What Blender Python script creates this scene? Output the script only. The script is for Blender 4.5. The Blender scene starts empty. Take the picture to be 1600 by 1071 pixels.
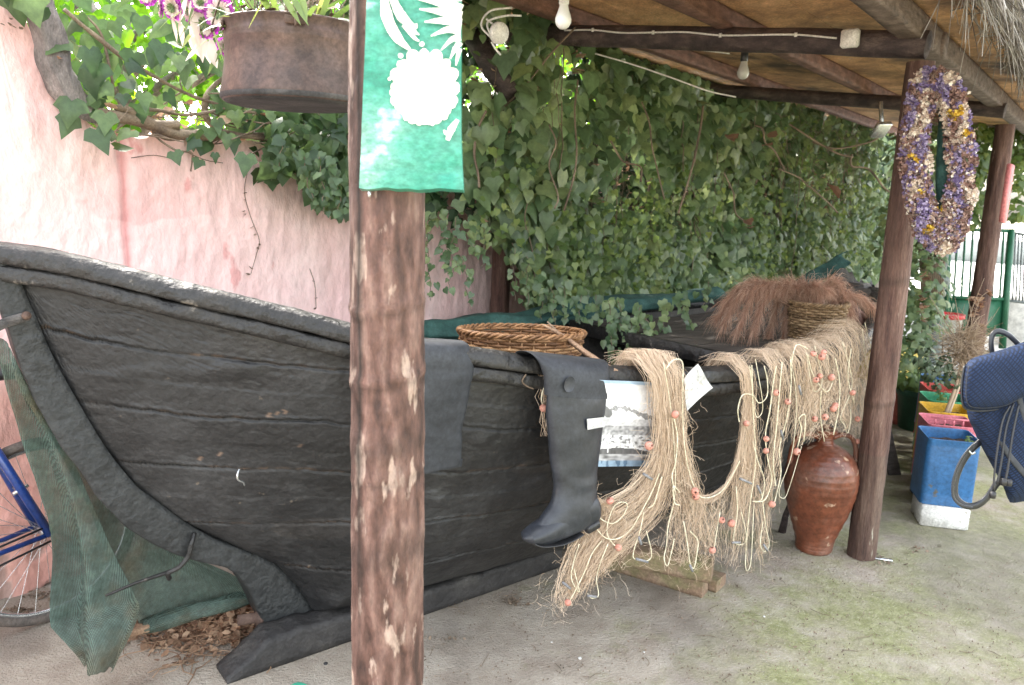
import bpy, math, random
import numpy as np
from mathutils import Vector, Matrix, noise

random.seed(7)
RND = random.Random(11)
sc = bpy.context.scene
COL = sc.collection

# ------------------------------------------------------------------ camera frame
F = 1220.0
PIT = math.radians(10.7)
ROL = math.radians(1.77)
CAM = np.array([0, 0, 1.6])
fw = np.array([0, math.cos(PIT), -math.sin(PIT)])
_r0 = np.array([1.0, 0, 0]); _u0 = np.array([0, math.sin(PIT), math.cos(PIT)])
CR = math.cos(ROL) * _r0 + math.sin(ROL) * _u0
CU = -math.sin(ROL) * _r0 + math.cos(ROL) * _u0

def ray(x, y): return fw + CR * (x - 800) / F - CU * (y - 535.5) / F
def P(x, y, Z): return CAM + ray(x, y) * Z                       # measured point at a known distance
def PG(x, y, z=0.0):
    d = ray(x, y); return CAM + d * ((z - 1.6) / d[2])            # measured point on a level plane
def PV(x, y, o, n):
    d = ray(x, y); n = np.array([n[0], n[1], 0.0]); o = np.array([o[0], o[1], 0.0])
    return CAM + d * (((o - CAM) @ n) / (d @ n))
_fw, _cr, _cu = fw.tolist(), CR.tolist(), CU.tolist()
def proj(v):
    x, y, z = float(v[0]), float(v[1]), float(v[2]) - 1.6; Z = x * _fw[0] + y * _fw[1] + z * _fw[2]
    return 800 + F * (x * _cr[0] + y * _cr[1] + z * _cr[2]) / Z, 535.5 - F * (x * _cu[0] + y * _cu[1] + z * _cu[2]) / Z, Z

cam_d = bpy.data.cameras.new("camera"); cam = bpy.data.objects.new("camera", cam_d); COL.objects.link(cam)
cam_d.sensor_width = 36; cam_d.lens = F / 1600 * 36; cam_d.clip_end = 600; cam_d.clip_start = 0.05
m = Matrix(((CR[0], CU[0], -fw[0], CAM[0]), (CR[1], CU[1], -fw[1], CAM[1]), (CR[2], CU[2], -fw[2], CAM[2]), (0, 0, 0, 1)))
cam.matrix_world = m
cam_d.dof.use_dof = True; cam_d.dof.focus_distance = 2.4; cam_d.dof.aperture_fstop = 5.6
sc.camera = cam

# ------------------------------------------------------------------ frames of the place
BO = np.array([-1.4, 2.12]); BA = np.array([.7915, .6112]); BN = np.array([.6112, -.7915])   # boat: bow, axis, side towards viewer
def bp(t, s, z):
    if s < 0: z = z - float(np.interp(t, [0, .25, .6, 1.2, 2.0, 2.8, 4.6], [0, .05, .13, .16, .09, .03, 0])) * min(1, -s / .4) * min(1, z)   # she lies a little over to the far side
    q = BO + BA * t + BN * s; return np.array([q[0], q[1], z])
RO = np.array([1.655, 3.40]); RE = np.array([.609, .793]); RK = np.array([-.793, .609])       # roof: front post, eave direction, towards wall
SL = .115
def rp(a, k, z=None, dz=0.0):
    q = RO + RE * a + RK * k
    return np.array([q[0], q[1], (2.2 + SL * k + dz) if z is None else z])
WK = 2.46                                                                                      # wall face is this far behind the posts
def wall_hit(x, y, off=0.0):
    o = RO + RK * (WK - off); return PV(x, y, o, RK)
def wall_uz(p):
    q = np.asarray(p[:2]) - RO; return q @ RE, p[2]
def wp(u, off, z):                                                                             # off = distance in front of the wall
    return rp(u, WK - off, z)

def lerp(a, b, t): return a + (b - a) * t
def interp(tab, t):
    return float(np.interp(t, [a for a, b in tab], [b for a, b in tab]))
def fn(x, y, z, s=1.0):
    return noise.noise(Vector((x * s, y * s, z * s)))
def fbm(x, y, z, s=1.0, o=4):
    return noise.fractal(Vector((x * s, y * s, z * s)), 1.0, 2.0, o)
def catmull(pts, n):
    pts = [np.asarray(p, float) for p in pts]
    if len(pts) < 3: return [lerp(pts[0], pts[-1], i / n) for i in range(n + 1)]
    ext = [2 * pts[0] - pts[1]] + pts + [2 * pts[-1] - pts[-2]]
    out = []; S = len(pts) - 1
    for i in range(n + 1):
        g = i / n * S; k = min(int(g), S - 1); t = g - k
        a, b, c, d = ext[k:k + 4]
        out.append(.5 * ((2 * b) + (c - a) * t + (2 * a - 5 * b + 4 * c - d) * t * t + (3 * b - a - 3 * c + d) * t ** 3))
    return out

ATTR = {'tar_coated_wood', 'old_brown_post', 'dark_brown_post', 'printed_picture', 'laminated_white_paper', 'pink_stucco'}
# ------------------------------------------------------------------ mesh builder
class MB:
    def __init__(s): s.v = []; s.f = []; s.c = []; s.col = None
    def add(s, vs, fs, col=None):
        b = len(s.v)
        s.v.extend([tuple(map(float, q)) for q in vs]); s.f.extend([tuple(b + i for i in f) for f in fs])
        cc = col if col is not None else (1, 1, 1)
        if isinstance(cc, list): s.c.extend(cc)
        else: s.c.extend([cc] * len(vs))
        return s
    def box(s, c, size, ax=None, col=None, bev=0.0):
        c = np.asarray(c, float); A = ax if ax is not None else np.eye(3)
        A = [np.asarray(a, float) for a in A]; h = [q / 2 for q in size]
        if bev <= 0:
            vs = [c + A[0] * h[0] * i + A[1] * h[1] * j + A[2] * h[2] * k for i in (-1, 1) for j in (-1, 1) for k in (-1, 1)]
            return s.add(vs, [(0, 1, 3, 2), (4, 6, 7, 5), (0, 4, 5, 1), (2, 3, 7, 6), (0, 2, 6, 4), (1, 5, 7, 3)], col)
        # chamfered along the A[2] axis edges and ends
        b = bev; ring = [(-h[0] + b, -h[1]), (h[0] - b, -h[1]), (h[0], -h[1] + b), (h[0], h[1] - b), (h[0] - b, h[1]), (-h[0] + b, h[1]), (-h[0], h[1] - b), (-h[0], -h[1] + b)]
        vs = []
        for z, k in ((-h[2], 1), (-h[2] + b, 0), (h[2] - b, 0), (h[2], 1)):
            for (x, y) in ring:
                if k: x *= (1 - b / h[0]); y *= (1 - b / h[1])
                vs.append(c + A[0] * x + A[1] * y + A[2] * z)
        fs = [tuple(range(7, -1, -1)), tuple(range(24, 32))]
        for r in range(3):
            for i in range(8):
                j = (i + 1) % 8; fs.append((r * 8 + i, r * 8 + j, r * 8 + 8 + j, r * 8 + 8 + i))
        return s.add(vs, fs, col)
    def tube(s, pts, rad, n=8, caps=True, col=None, jit=0.0):
        pts = [np.asarray(p, float) for p in pts]; N = len(pts)
        rr = rad if isinstance(rad, (list, tuple)) else [rad] * N
        if len(rr) != N: rr = [float(np.interp(i / (N - 1), np.linspace(0, 1, len(rr)), rr)) for i in range(N)]
        vs = []; up = None
        for i in range(N):
            d = pts[min(i + 1, N - 1)] - pts[max(i - 1, 0)]; l = np.linalg.norm(d); d = d / l if l > 1e-9 else np.array([0, 0, 1.])
            if up is None: up = np.array([0, 0, 1.]) if abs(d[2]) < .9 else np.array([1., 0, 0])
            a = np.cross(d, up); la = np.linalg.norm(a)
            if la < 1e-6: up = np.array([.3, 1, .2]); a = np.cross(d, up); la = np.linalg.norm(a)
            a /= la; b = np.cross(a, d); up = b
            for k in range(n):
                th = 2 * math.pi * k / n; r = rr[i] * (1 + (jit * fn(pts[i][0] * 9 + k, pts[i][1] * 9, pts[i][2] * 9) if jit else 0))
                vs.append(pts[i] + (a * math.cos(th) + b * math.sin(th)) * r)
        fs = [(i * n + k, i * n + (k + 1) % n, (i + 1) * n + (k + 1) % n, (i + 1) * n + k) for i in range(N - 1) for k in range(n)]
        if caps: fs += [tuple(range(n - 1, -1, -1)), tuple(range((N - 1) * n, N * n))]
        return s.add(vs, fs, col)
    def grid(s, fnc, nu, nv, closeu=False, closev=False, colf=None, flip=False):
        vs = []; cs = []
        for i in range(nu):
            for j in range(nv):
                q = fnc(i / (nu if closeu else nu - 1), j / (nv if closev else nv - 1)); vs.append(q)
                if colf: cs.append(colf(i / (nu - 1), j / (nv - 1)))
        fs = []
        for i in range(nu if closeu else nu - 1):
            for j in range(nv if closev else nv - 1):
                a = i * nv + j; b = ((i + 1) % nu) * nv + j; c = ((i + 1) % nu) * nv + (j + 1) % nv; d = i * nv + (j + 1) % nv
                fs.append((a, d, c, b) if flip else (a, b, c, d))
        return s.add(vs, fs, cs if colf else None)
    def lathe(s, prof, c, n=40, ax=None, jit=0.0, col=None):
        c = np.asarray(c, float); A = ax if ax is not None else np.eye(3); A = [np.asarray(a, float) for a in A]
        vs = []
        for (r, z) in prof:
            for k in range(n):
                th = 2 * math.pi * k / n; rr = r * (1 + jit * fn(math.cos(th) * 1.3, math.sin(th) * 1.3, z * 6))
                vs.append(c + A[0] * math.cos(th) * rr + A[1] * math.sin(th) * rr + A[2] * z)
        fs = [(i * n + k, i * n + (k + 1) % n, (i + 1) * n + (k + 1) % n, (i + 1) * n + k) for i in range(len(prof) - 1) for k in range(n)]
        return s.add(vs, fs, col)
    def build(s, name, mat, parent=None, smooth=True, solid=0.0, loc=None):
        me = bpy.data.meshes.new(name)
        o0 = np.array(parent.location if parent is not None else (loc if loc is not None else (0, 0, 0)), float)
        if parent is not None:
            pp = parent.parent
            while pp is not None: o0 = o0 + np.array(pp.location); pp = pp.parent
        V = np.array(s.v) - o0
        me.from_pydata(V.tolist(), [], s.f)
        if mat.name.split('.')[0] in ATTR:
            at = me.color_attributes.new("Col", 'FLOAT_COLOR', 'POINT')
            at.data.foreach_set("color", np.concatenate([np.array(s.c, float), np.ones((len(s.c), 1))], 1).ravel())
        me.materials.append(mat)
        if smooth: me.polygons.foreach_set("use_smooth", [True] * len(me.polygons))
        me.update()
        o = bpy.data.objects.new(name, me); COL.objects.link(o)
        if parent is not None: o.parent = parent
        elif loc is not None: o.location = loc
        if solid:
            md = o.modifiers.new("solid", 'SOLIDIFY'); md.thickness = solid; md.offset = 0
        return o

def empty(name, loc, label, cat, group=None):
    o = bpy.data.objects.new(name, None); COL.objects.link(o); o.location = tuple(float(q) for q in loc); o.empty_display_size = .05
    return tag(o, label, cat, group)
def tag(o, label=None, cat=None, group=None, kind=None):
    if label: o['label'] = label
    if cat: o['category'] = cat
    if group: o['group'] = group
    if kind: o['kind'] = kind
    return o
def tree_copy(o, parent=None):
    c = o.copy(); COL.objects.link(c); c.parent = parent
    for ch in [q for q in bpy.data.objects if q.parent == o]: tree_copy(ch, c)
    return c

# ------------------------------------------------------------------ materials
def mat(name, cols, scale=3.0, stretch=(1, 1, 1), rough=.7, bump=.3, bscale=None, bdist=.01, spots=None, spot_scale=20, spot_th=.62,
        metal=0.0, spec=.5, detail=8, island=0.0, trans=0.0, attr=False, rvar=0.0, big=None, big_scale=.8, big_th=.5, coat=0.0, sheen=0.0, wave=None, grain=.28, gscale=None, drip=0.0, holes=0.0):
    M = bpy.data.materials.new(name); M.use_nodes = True; N = M.node_tree.nodes; L = M.node_tree.links
    b = N['Principled BSDF']
    tc = N.new('ShaderNodeTexCoord'); mp = N.new('ShaderNodeMapping'); mp.inputs['Scale'].default_value = stretch
    L.new(tc.outputs['Object'], mp.inputs[0])
    nz = N.new('ShaderNodeTexNoise'); nz.inputs['Scale'].default_value = scale; nz.inputs['Detail'].default_value = detail; nz.inputs['Roughness'].default_value = .6
    L.new(mp.outputs[0], nz.inputs[0])
    rp_ = N.new('ShaderNodeValToRGB'); e = rp_.color_ramp.elements
    n = len(cols)
    while len(e) < n: e.new(.5)
    for i, c in enumerate(cols):
        e[i].position = .3 + .4 * i / max(1, n - 1); e[i].color = (*c, 1)
    src = nz.outputs['Fac']
    if wave:
        wv = N.new('ShaderNodeTexWave'); wv.wave_type = 'BANDS'; wv.bands_direction = 'X'
        wv.inputs['Scale'].default_value = wave[0]; wv.inputs['Distortion'].default_value = wave[1]; wv.inputs['Detail'].default_value = 3; wv.inputs['Detail Scale'].default_value = 1.5
        L.new(mp.outputs[0], wv.inputs[0])
        mx = N.new('ShaderNodeMath'); mx.operation = 'MULTIPLY_ADD'; mx.inputs[1].default_value = wave[2]
        L.new(wv.outputs['Fac'], mx.inputs[0])
        sb = N.new('ShaderNodeMath'); sb.operation = 'SUBTRACT'; sb.inputs[1].default_value = wave[2] / 2
        L.new(nz.outputs['Fac'], sb.inputs[0]); L.new(sb.outputs[0], mx.inputs[2]); src = mx.outputs[0]
    if island:
        g = N.new('ShaderNodeNewGeometry'); mx = N.new('ShaderNodeMix'); mx.data_type = 'FLOAT'; mx.inputs[0].default_value = island
        mr = N.new('ShaderNodeMapRange'); mr.inputs[3].default_value = .25; mr.inputs[4].default_value = .75
        L.new(g.outputs['Random Per Island'], mr.inputs[0]); L.new(src, mx.inputs[2]); L.new(mr.outputs[0], mx.inputs[3]); src = mx.outputs[0]
    L.new(src, rp_.inputs[0]); colr = rp_.outputs[0]
    def mixc(fac, a, c, mode='MIX'):
        mx = N.new('ShaderNodeMix'); mx.data_type = 'RGBA'; mx.blend_type = mode
        if isinstance(fac, float): mx.inputs[0].default_value = fac
        else: L.new(fac, mx.inputs[0])
        L.new(a, mx.inputs[6])
        if isinstance(c, tuple): mx.inputs[7].default_value = (*c, 1)
        else: L.new(c, mx.inputs[7])
        return mx.outputs[2]
    if big:
        nb = N.new('ShaderNodeTexNoise'); nb.inputs['Scale'].default_value = big_scale; nb.inputs['Detail'].default_value = 6; nb.inputs['Roughness'].default_value = .65
        L.new(tc.outputs['Object'], nb.inputs[0])
        mr = N.new('ShaderNodeMapRange'); mr.inputs[1].default_value = big_th - .07; mr.inputs[2].default_value = big_th + .1
        L.new(nb.outputs['Fac'], mr.inputs[0]); colr = mixc(mr.outputs[0], colr, big)
    if spots:
        ns = N.new('ShaderNodeTexNoise'); ns.inputs['Scale'].default_value = spot_scale; ns.inputs['Detail'].default_value = 5
        L.new(mp.outputs[0], ns.inputs[0])
        mr = N.new('ShaderNodeMapRange'); mr.inputs[1].default_value = spot_th; mr.inputs[2].default_value = spot_th + .05
        L.new(ns.outputs['Fac'], mr.inputs[0]); colr = mixc(mr.outputs[0], colr, spots)
    def mulc(colr, nscale, lo, hi, vec, det=5):
        ng = N.new('ShaderNodeTexNoise'); ng.inputs['Scale'].default_value = nscale; ng.inputs['Detail'].default_value = det; ng.inputs['Roughness'].default_value = .7
        L.new(vec, ng.inputs[0]); mr = N.new('ShaderNodeMapRange'); mr.inputs[1].default_value = .3; mr.inputs[2].default_value = .7; mr.inputs[3].default_value = lo; mr.inputs[4].default_value = hi
        L.new(ng.outputs['Fac'], mr.inputs[0]); return mixc(1.0, colr, mr.outputs[0], 'MULTIPLY')
    if grain and bump: colr = mulc(colr, gscale or min(160, scale * 16), 1 - grain, 1 + grain, mp.outputs[0]); colr = mulc(colr, scale * 2.7, 1 - grain * .7, 1 + grain * .7, mp.outputs[0])
    if drip:
        m2 = N.new('ShaderNodeMapping'); m2.inputs['Scale'].default_value = (14, 14, 1.2); L.new(tc.outputs['Object'], m2.inputs[0]); colr = mulc(colr, 1.0, 1 - drip, 1 + drip * .5, m2.outputs[0])
    if attr:
        at = N.new('ShaderNodeAttribute'); at.attribute_name = 'Col'
        colr = mixc(1.0, colr, at.outputs['Color'], 'MULTIPLY')
    L.new(colr, b.inputs['Base Color'])
    b.inputs['Roughness'].default_value = rough; b.inputs['Metallic'].default_value = metal
    b.inputs['Specular IOR Level'].default_value = spec
    if coat: b.inputs['Coat Weight'].default_value = coat; b.inputs['Coat Roughness'].default_value = .25
    if sheen: b.inputs['Sheen Weight'].default_value = sheen
    if rvar:
        mr = N.new('ShaderNodeMapRange'); mr.inputs[3].default_value = rough - rvar; mr.inputs[4].default_value = rough + rvar
        mr.inputs[1].default_value = .3; mr.inputs[2].default_value = .7
        L.new(nz.outputs['Fac'], mr.inputs[0]); L.new(mr.outputs[0], b.inputs['Roughness'])
    if bump:
        bn = N.new('ShaderNodeTexNoise'); bn.inputs['Scale'].default_value = bscale or scale * 6; bn.inputs['Detail'].default_value = 6
        L.new(mp.outputs[0], bn.inputs[0])
        bu = N.new('ShaderNodeBump'); bu.inputs['Strength'].default_value = bump; bu.inputs['Distance'].default_value = bdist * 2.2
        ad = N.new('ShaderNodeMath'); ad.operation = 'ADD'; L.new(bn.outputs['Fac'], ad.inputs[0]); L.new(src, ad.inputs[1])
        L.new(ad.outputs[0], bu.inputs['Height']); L.new(bu.outputs[0], b.inputs['Normal'])
    if trans:
        t = N.new('ShaderNodeBsdfTranslucent'); mx = N.new('ShaderNodeMixShader'); mx.inputs[0].default_value = trans
        hs = N.new('ShaderNodeHueSaturation'); hs.inputs['Hue'].default_value = .475; hs.inputs['Value'].default_value = 2.6; hs.inputs['Saturation'].default_value = 1.15
        L.new(colr, hs.inputs['Color']); L.new(hs.outputs[0], t.inputs[0])
        L.new(b.outputs[0], mx.inputs[1]); L.new(t.outputs[0], mx.inputs[2]); L.new(mx.outputs[0], N['Material Output'].inputs[0])
    return M

def paint(name, c, rough=.5, **k):
    d = tuple(q * .8 for q in c); return mat(name, [d, c, tuple(min(1, q * 1.12) for q in c)], rough=rough, **k)

m_tar = mat('tar_coated_wood', [(0.0113, 0.0113, 0.0123), (0.0174, 0.0174, 0.0185), (0.0266, 0.0262, 0.0262)], scale=5, stretch=(1, 1, 1.15), rough=.56, rvar=.14, bump=.6, bscale=34, bdist=.005, grain=.3, spots=(.09, .075, .06), spot_scale=26, spot_th=.71, attr=True, big=(.040, .040, .041), big_scale=2.2, big_th=.54, spec=.5)
m_tarrail = mat('worn_black_rail', [(0.0101, 0.0097, 0.0101), (0.0176, 0.0168, 0.0164), (0.0357, 0.0328, 0.0294)], scale=7, stretch=(1, 1, 1), rough=.5, rvar=.15, bump=.9, bscale=30, bdist=.006, grain=.5, spots=(.13, .115, .10), spot_scale=14, spot_th=.66, spec=.5)
m_stem = mat('tarred_stem', [(0.0158, 0.0174, 0.0184), (0.0237, 0.0258, 0.0267), (0.0325, 0.0347, 0.0352)], scale=5, rough=.58, rvar=.12, bump=.9, bscale=34, bdist=.005, grain=.4, spots=(.12, .1, .08), spot_scale=24, spot_th=.74)
m_inner = mat('dark_boat_inside', [(0.018, 0.018, 0.018), (0.045, 0.042, 0.0375), (0.075, 0.0675, 0.06)], scale=6, rough=.8, bump=.4)
m_deck = mat('weathered_deck_planks', [(0.035, 0.0294, 0.0252), (0.07, 0.0595, 0.0504), (0.119, 0.105, 0.091)], scale=5, stretch=(1, 4, 1), rough=.8, bump=.4)
m_post = mat('old_brown_post', [(0.046, 0.0213, 0.0159), (0.102, 0.0501, 0.0375), (0.148, 0.0795, 0.0625), (0.2237, 0.1356, 0.108)], scale=4.2, stretch=(5, 5, 1.7), rough=.70, bump=.9, bscale=9, bdist=.006, spots=(.36, .26, .21), spot_scale=5.5, spot_th=.60, wave=(1.5, 14, .20), grain=.28, gscale=30, attr=True)
m_post2 = mat('dark_brown_post', [(0.0335, 0.0163, 0.0124), (0.0856, 0.0403, 0.031), (0.1414, 0.0781, 0.0589), (0.2009, 0.1237, 0.0992)], scale=3.0, stretch=(7, 7, .9), rough=.75, bump=.6, bscale=20, bdist=.006, spots=(.42, .34, .28), spot_scale=7, spot_th=.67, attr=True)
m_darkbeam = mat('dark_stained_beam', [(0.0259, 0.0194, 0.0216), (0.0605, 0.0432, 0.0432), (0.1296, 0.0972, 0.0864)], scale=5, stretch=(2, 2, 4), rough=.7, bump=.4)
m_redbeam = mat('red_brown_rafter', [(0.077, 0.0385, 0.0275), (0.165, 0.0825, 0.0605), (0.264, 0.143, 0.11)], scale=5, stretch=(2, 2, 6), rough=.7, bump=.4, spots=(.03, .02, .015), spot_scale=9, spot_th=.68)
m_eave = mat('weathered_eave_beam', [(.06, .042, .033), (.14, .10, .08), (.24, .18, .15)], scale=5, stretch=(3, 3, 8), rough=.75, bump=.5)
m_pink = None
m_copper = mat('aged_copper', [(0.0263, 0.018, 0.0165), (0.0713, 0.0465, 0.0413), (0.1275, 0.0825, 0.0675), (0.165, 0.1275, 0.1125)], scale=5, rough=.5, rvar=.12, bump=.35, bscale=22, bdist=.004, metal=.45, big=(.06, .045, .042), big_scale=4, big_th=.56)
m_soot = mat('sooty_metal', [(.018, .018, .020), (.04, .04, .043), (.085, .08, .078)], scale=9, rough=.7, bump=.6, bscale=40, bdist=.004)
m_rubber = mat('grey_rubber', [(0.0236, 0.0262, 0.031), (0.0312, 0.034, 0.0404), (0.0401, 0.0437, 0.0507)], scale=4, rough=.62, bump=.15, bscale=90, bdist=.001, spots=(.12, .12, .12), spot_scale=30, spot_th=.72, spec=.4)
m_rubber_d = mat('dark_rubber', [(0.0189, 0.0214, 0.0268), (0.0257, 0.0288, 0.0364), (0.0346, 0.0381, 0.0467)], scale=4, rough=.42, rvar=.06, bump=.15, bscale=60, bdist=.001, spec=.5)
m_wicker = mat('golden_wicker', [(0.12, 0.0525, 0.0188), (0.285, 0.1425, 0.06), (0.4125, 0.24, 0.1125)], scale=18, rough=.6, bump=.4, bscale=90, bdist=.002, island=.7)
m_wicker2 = mat('pale_wicker', [(0.112, 0.068, 0.032), (0.24, 0.152, 0.076), (0.336, 0.232, 0.128)], scale=18, rough=.7, bump=.4, island=.7)
m_net = mat('tan_netting', [(0.5283, 0.3826, 0.2643), (0.7104, 0.5478, 0.4007), (0.8197, 0.6696, 0.52)], scale=6, rough=.85, bump=0, island=.8, trans=.0)
m_rope = mat('cream_rope', [(0.551, 0.494, 0.342), (0.703, 0.646, 0.475), (0.779, 0.7315, 0.57)], scale=20, rough=.75, bump=.5, bscale=200, bdist=.002)
m_float = mat('salmon_float', [(0.4105, 0.1607, 0.1147), (0.5669, 0.2525, 0.1913), (0.6452, 0.3672, 0.2933)], scale=25, rough=.6, bump=.3, island=.5)
m_lead = mat('grey_lead', [(.12, .12, .13), (.22, .22, .23), (.3, .3, .3)], scale=25, rough=.55, bump=.2)
m_clay = mat('glazed_terracotta', [(0.0949, 0.027, 0.0131), (0.1811, 0.0558, 0.0281), (0.2501, 0.09, 0.0488)], scale=3, rough=.42, rvar=.12, bump=.3, bscale=26, bdist=.004, spots=(.40, .26, .18), spot_scale=15, spot_th=.64, coat=.08, big=(.17, .085, .06), big_scale=5, big_th=.55, grain=.3)
m_wood = mat('raw_brown_timber', [(.17, .10, .06), (.30, .19, .12), (.40, .28, .18)], scale=6, stretch=(2, 2, 3), rough=.75, bump=.4)
m_greywood = mat('greyed_timber', [(.055, .05, .048), (.10, .092, .088), (.17, .15, .14)], scale=6, stretch=(2, 2, 6), rough=.8, bump=.5, bdist=.005)
m_skid = mat('tar_smeared_skid', [(0.0203, 0.0189, 0.0189), (0.0338, 0.0315, 0.0306), (0.0585, 0.054, 0.0495)], scale=8, rough=.7, bump=.6, bscale=40, bdist=.006)
m_whiteplastic = mat('white_plastic', [(.62, .61, .58), (.72, .71, .68), (.78, .77, .74)], scale=9, rough=.4, bump=.05)
m_bulb = mat('frosted_bulb', [(.70, .70, .66), (.78, .78, .74), (.82, .82, .80)], scale=9, rough=.25, bump=0)
m_glassb = mat('dusty_clear_bulb', [(.32, .31, .28), (.42, .41, .38), (.5, .5, .46)], scale=9, rough=.15, bump=0, coat=.5)
m_silver = mat('brushed_silver', [(.45, .47, .48), (.6, .62, .63), (.7, .72, .72)], scale=9, rough=.25, bump=.05, metal=.8)
m_black = mat('black_plastic', [(.010, .010, .011), (.018, .018, .02), (.03, .03, .032)], scale=9, rough=.4, bump=.1)
m_rust = mat('rusted_iron', [(.035, .022, .018), (.085, .05, .038), (.15, .10, .075)], scale=16, rough=.75, bump=.5, bscale=60, bdist=.003)
m_blue = paint('blue_tin_paint', (0.0315, 0.126, 0.294), .45, scale=4, bump=.2, bscale=18, bdist=.004, spots=(.10, .10, .09), spot_scale=17, spot_th=.66)
m_pinkt = paint('pink_tin_paint', (0.576, 0.16, 0.2), .5, scale=5, bump=.15, spots=(.75, .5, .45), spot_scale=14, spot_th=.68)
m_yel = paint('yellow_tin_paint', (0.64, 0.368, 0.024), .5, scale=5, bump=.15)
m_grn = paint('green_tin_paint', (0.045, 0.3, 0.15), .5, scale=5, bump=.15)
m_red = paint('red_tin_paint', (0.464, 0.056, 0.04), .5, scale=5, bump=.15)
m_dkgreen = paint('dark_green_pot', (0.0098, 0.0595, 0.0315), .45, scale=5, bump=.15)
m_coral = paint('coral_clay', (0.496, 0.136, 0.104), .6, scale=7, bump=.2, spots=(.10, .12, .05), spot_scale=9, spot_th=.63)
m_board = mat('green_painted_board', [(0.0093, 0.1683, 0.1075), (0.0234, 0.2431, 0.1636), (0.0748, 0.3085, 0.2291), (0.2104, 0.3646, 0.2992)], scale=4.5, stretch=(1, 1, 1.6), rough=.42, rvar=.1, bump=.5, bscale=24, bdist=.004, spots=(.34, .70, .62), spot_scale=9, spot_th=.63)
m_cream = mat('cream_paint', [(0.72, 0.684, 0.522), (0.792, 0.774, 0.666), (0.828, 0.819, 0.756)], scale=12, rough=.5, bump=.3)
m_leaf = mat('ivy_leaf', [(0.0509, 0.0928, 0.0437), (0.0907, 0.1465, 0.0698), (0.1419, 0.2004, 0.0952), (0.2269, 0.2737, 0.1189)], scale=1.4, rough=.36, bump=.2, bscale=60, bdist=.002, island=.62, trans=.22, spec=.45)
m_leafl = mat('ivy_leaf_dark', [(.022, .050, .022), (.040, .078, .034), (.062, .11, .045), (.11, .17, .065)], scale=1.4, rough=.42, bump=.2, bscale=60, bdist=.002, island=.62, trans=.25, spec=.45)
m_leaf2 = mat('ivy_leaf_small', [(0.0515, 0.0963, 0.0308), (0.0859, 0.1407, 0.0448), (0.1373, 0.2, 0.0616), (0.2147, 0.2666, 0.0896)], scale=1.4, rough=.45, bump=0, island=.65, trans=.28)
m_treeleaf = mat('backlit_leaf', [(0.032, 0.096, 0.016), (0.056, 0.152, 0.024), (0.104, 0.224, 0.032)], scale=1.4, rough=.5, bump=0, island=.6, trans=.5)
m_deadleaf = mat('dead_leaf', [(0.13, 0.075, 0.045), (0.26, 0.165, 0.1), (0.42, 0.3, 0.2)], scale=2, rough=.75, bump=.2, island=.8, trans=.15)
m_twig = mat('pale_vine', [(0.08, 0.056, 0.04), (0.176, 0.128, 0.088), (0.288, 0.224, 0.16)], scale=8, rough=.8, bump=.5, bscale=50, bdist=.003)
m_bark = mat('grey_vine_bark', [(.10, .085, .08), (.22, .19, .18), (.38, .33, .31)], scale=6, stretch=(2, 2, .8), rough=.85, bump=.7, bscale=30, bdist=.006)
m_straw = mat('grey_thatch', [(0.12, 0.1, 0.08), (0.272, 0.248, 0.216), (0.432, 0.408, 0.376)], scale=5, rough=.85, bump=0, island=.85)
m_plume = mat('reddish_dry_grass', [(0.2325, 0.137, 0.0927), (0.3875, 0.2579, 0.1814), (0.5115, 0.3869, 0.2982)], scale=4, rough=.85, bump=0, island=.8, trans=.25)
m_purple = mat('dried_purple_flower', [(0.1365, 0.0945, 0.2079), (0.273, 0.21, 0.3591), (0.441, 0.378, 0.4914)], scale=10, rough=.8, bump=0, island=.9, trans=.1)
m_creamfl = mat('dried_cream_flower', [(0.4219, 0.3187, 0.2531), (0.6188, 0.525, 0.4312), (0.75, 0.6938, 0.6094)], scale=10, rough=.8, bump=0, island=.9, trans=.1)
m_yelfl = mat('dried_yellow_flower', [(0.4125, 0.231, 0.0165), (0.5775, 0.363, 0.033), (0.66, 0.4785, 0.0825)], scale=10, rough=.8, bump=0, island=.9)
m_brnfl = mat('dried_brown_flower', [(0.1365, 0.0735, 0.0578), (0.273, 0.1575, 0.126), (0.42, 0.2835, 0.2415)], scale=10, rough=.85, bump=0, island=.9)
m_magenta = mat('magenta_petal', [(0.21, 0.021, 0.196), (0.315, 0.049, 0.294), (0.406, 0.112, 0.378)], scale=12, rough=.6, bump=0, attr=False, island=.6, trans=.2)
m_whitepetal = mat('pale_petal', [(0.448, 0.368, 0.304), (0.56, 0.496, 0.432), (0.656, 0.608, 0.56)], scale=12, rough=.6, bump=0, island=.6, trans=.25)
m_teal = mat('teal_cloth', [(0.0112, 0.042, 0.0385), (0.021, 0.07, 0.0595), (0.042, 0.112, 0.098)], scale=9, rough=.8, bump=.3)
m_soil = mat('dark_soil', [(.03, .02, .015), (.07, .045, .035), (.12, .085, .06)], scale=20, rough=.9, bump=.8, bscale=60)
m_whiteblock = mat('whitewashed_block', [(.55, .53, .50), (.68, .67, .64), (.76, .75, .73)], scale=6, rough=.75, bump=.5, bscale=24, bdist=.006, spots=(.25, .23, .17), spot_scale=9, spot_th=.62)
m_iron = mat('grey_green_iron', [(.045, .060, .055), (.10, .12, .11), (.19, .21, .20)], scale=10, rough=.45, bump=.2, metal=.3)
m_gate = paint('green_gate_paint', (0.016, 0.104, 0.052), .5, scale=4, bump=.1)
m_greybar = paint('grey_bar_paint', (.16, .18, .18), .5, scale=4, bump=.1)
m_blueframe = paint('blue_bicycle_paint', (0.016, 0.048, 0.208), .3, scale=6, bump=.05, coat=.4)
m_tyre = mat('worn_tyre', [(.05, .045, .04), (.10, .085, .075), (.16, .13, .11)], scale=12, rough=.85, bump=.3)
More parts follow.
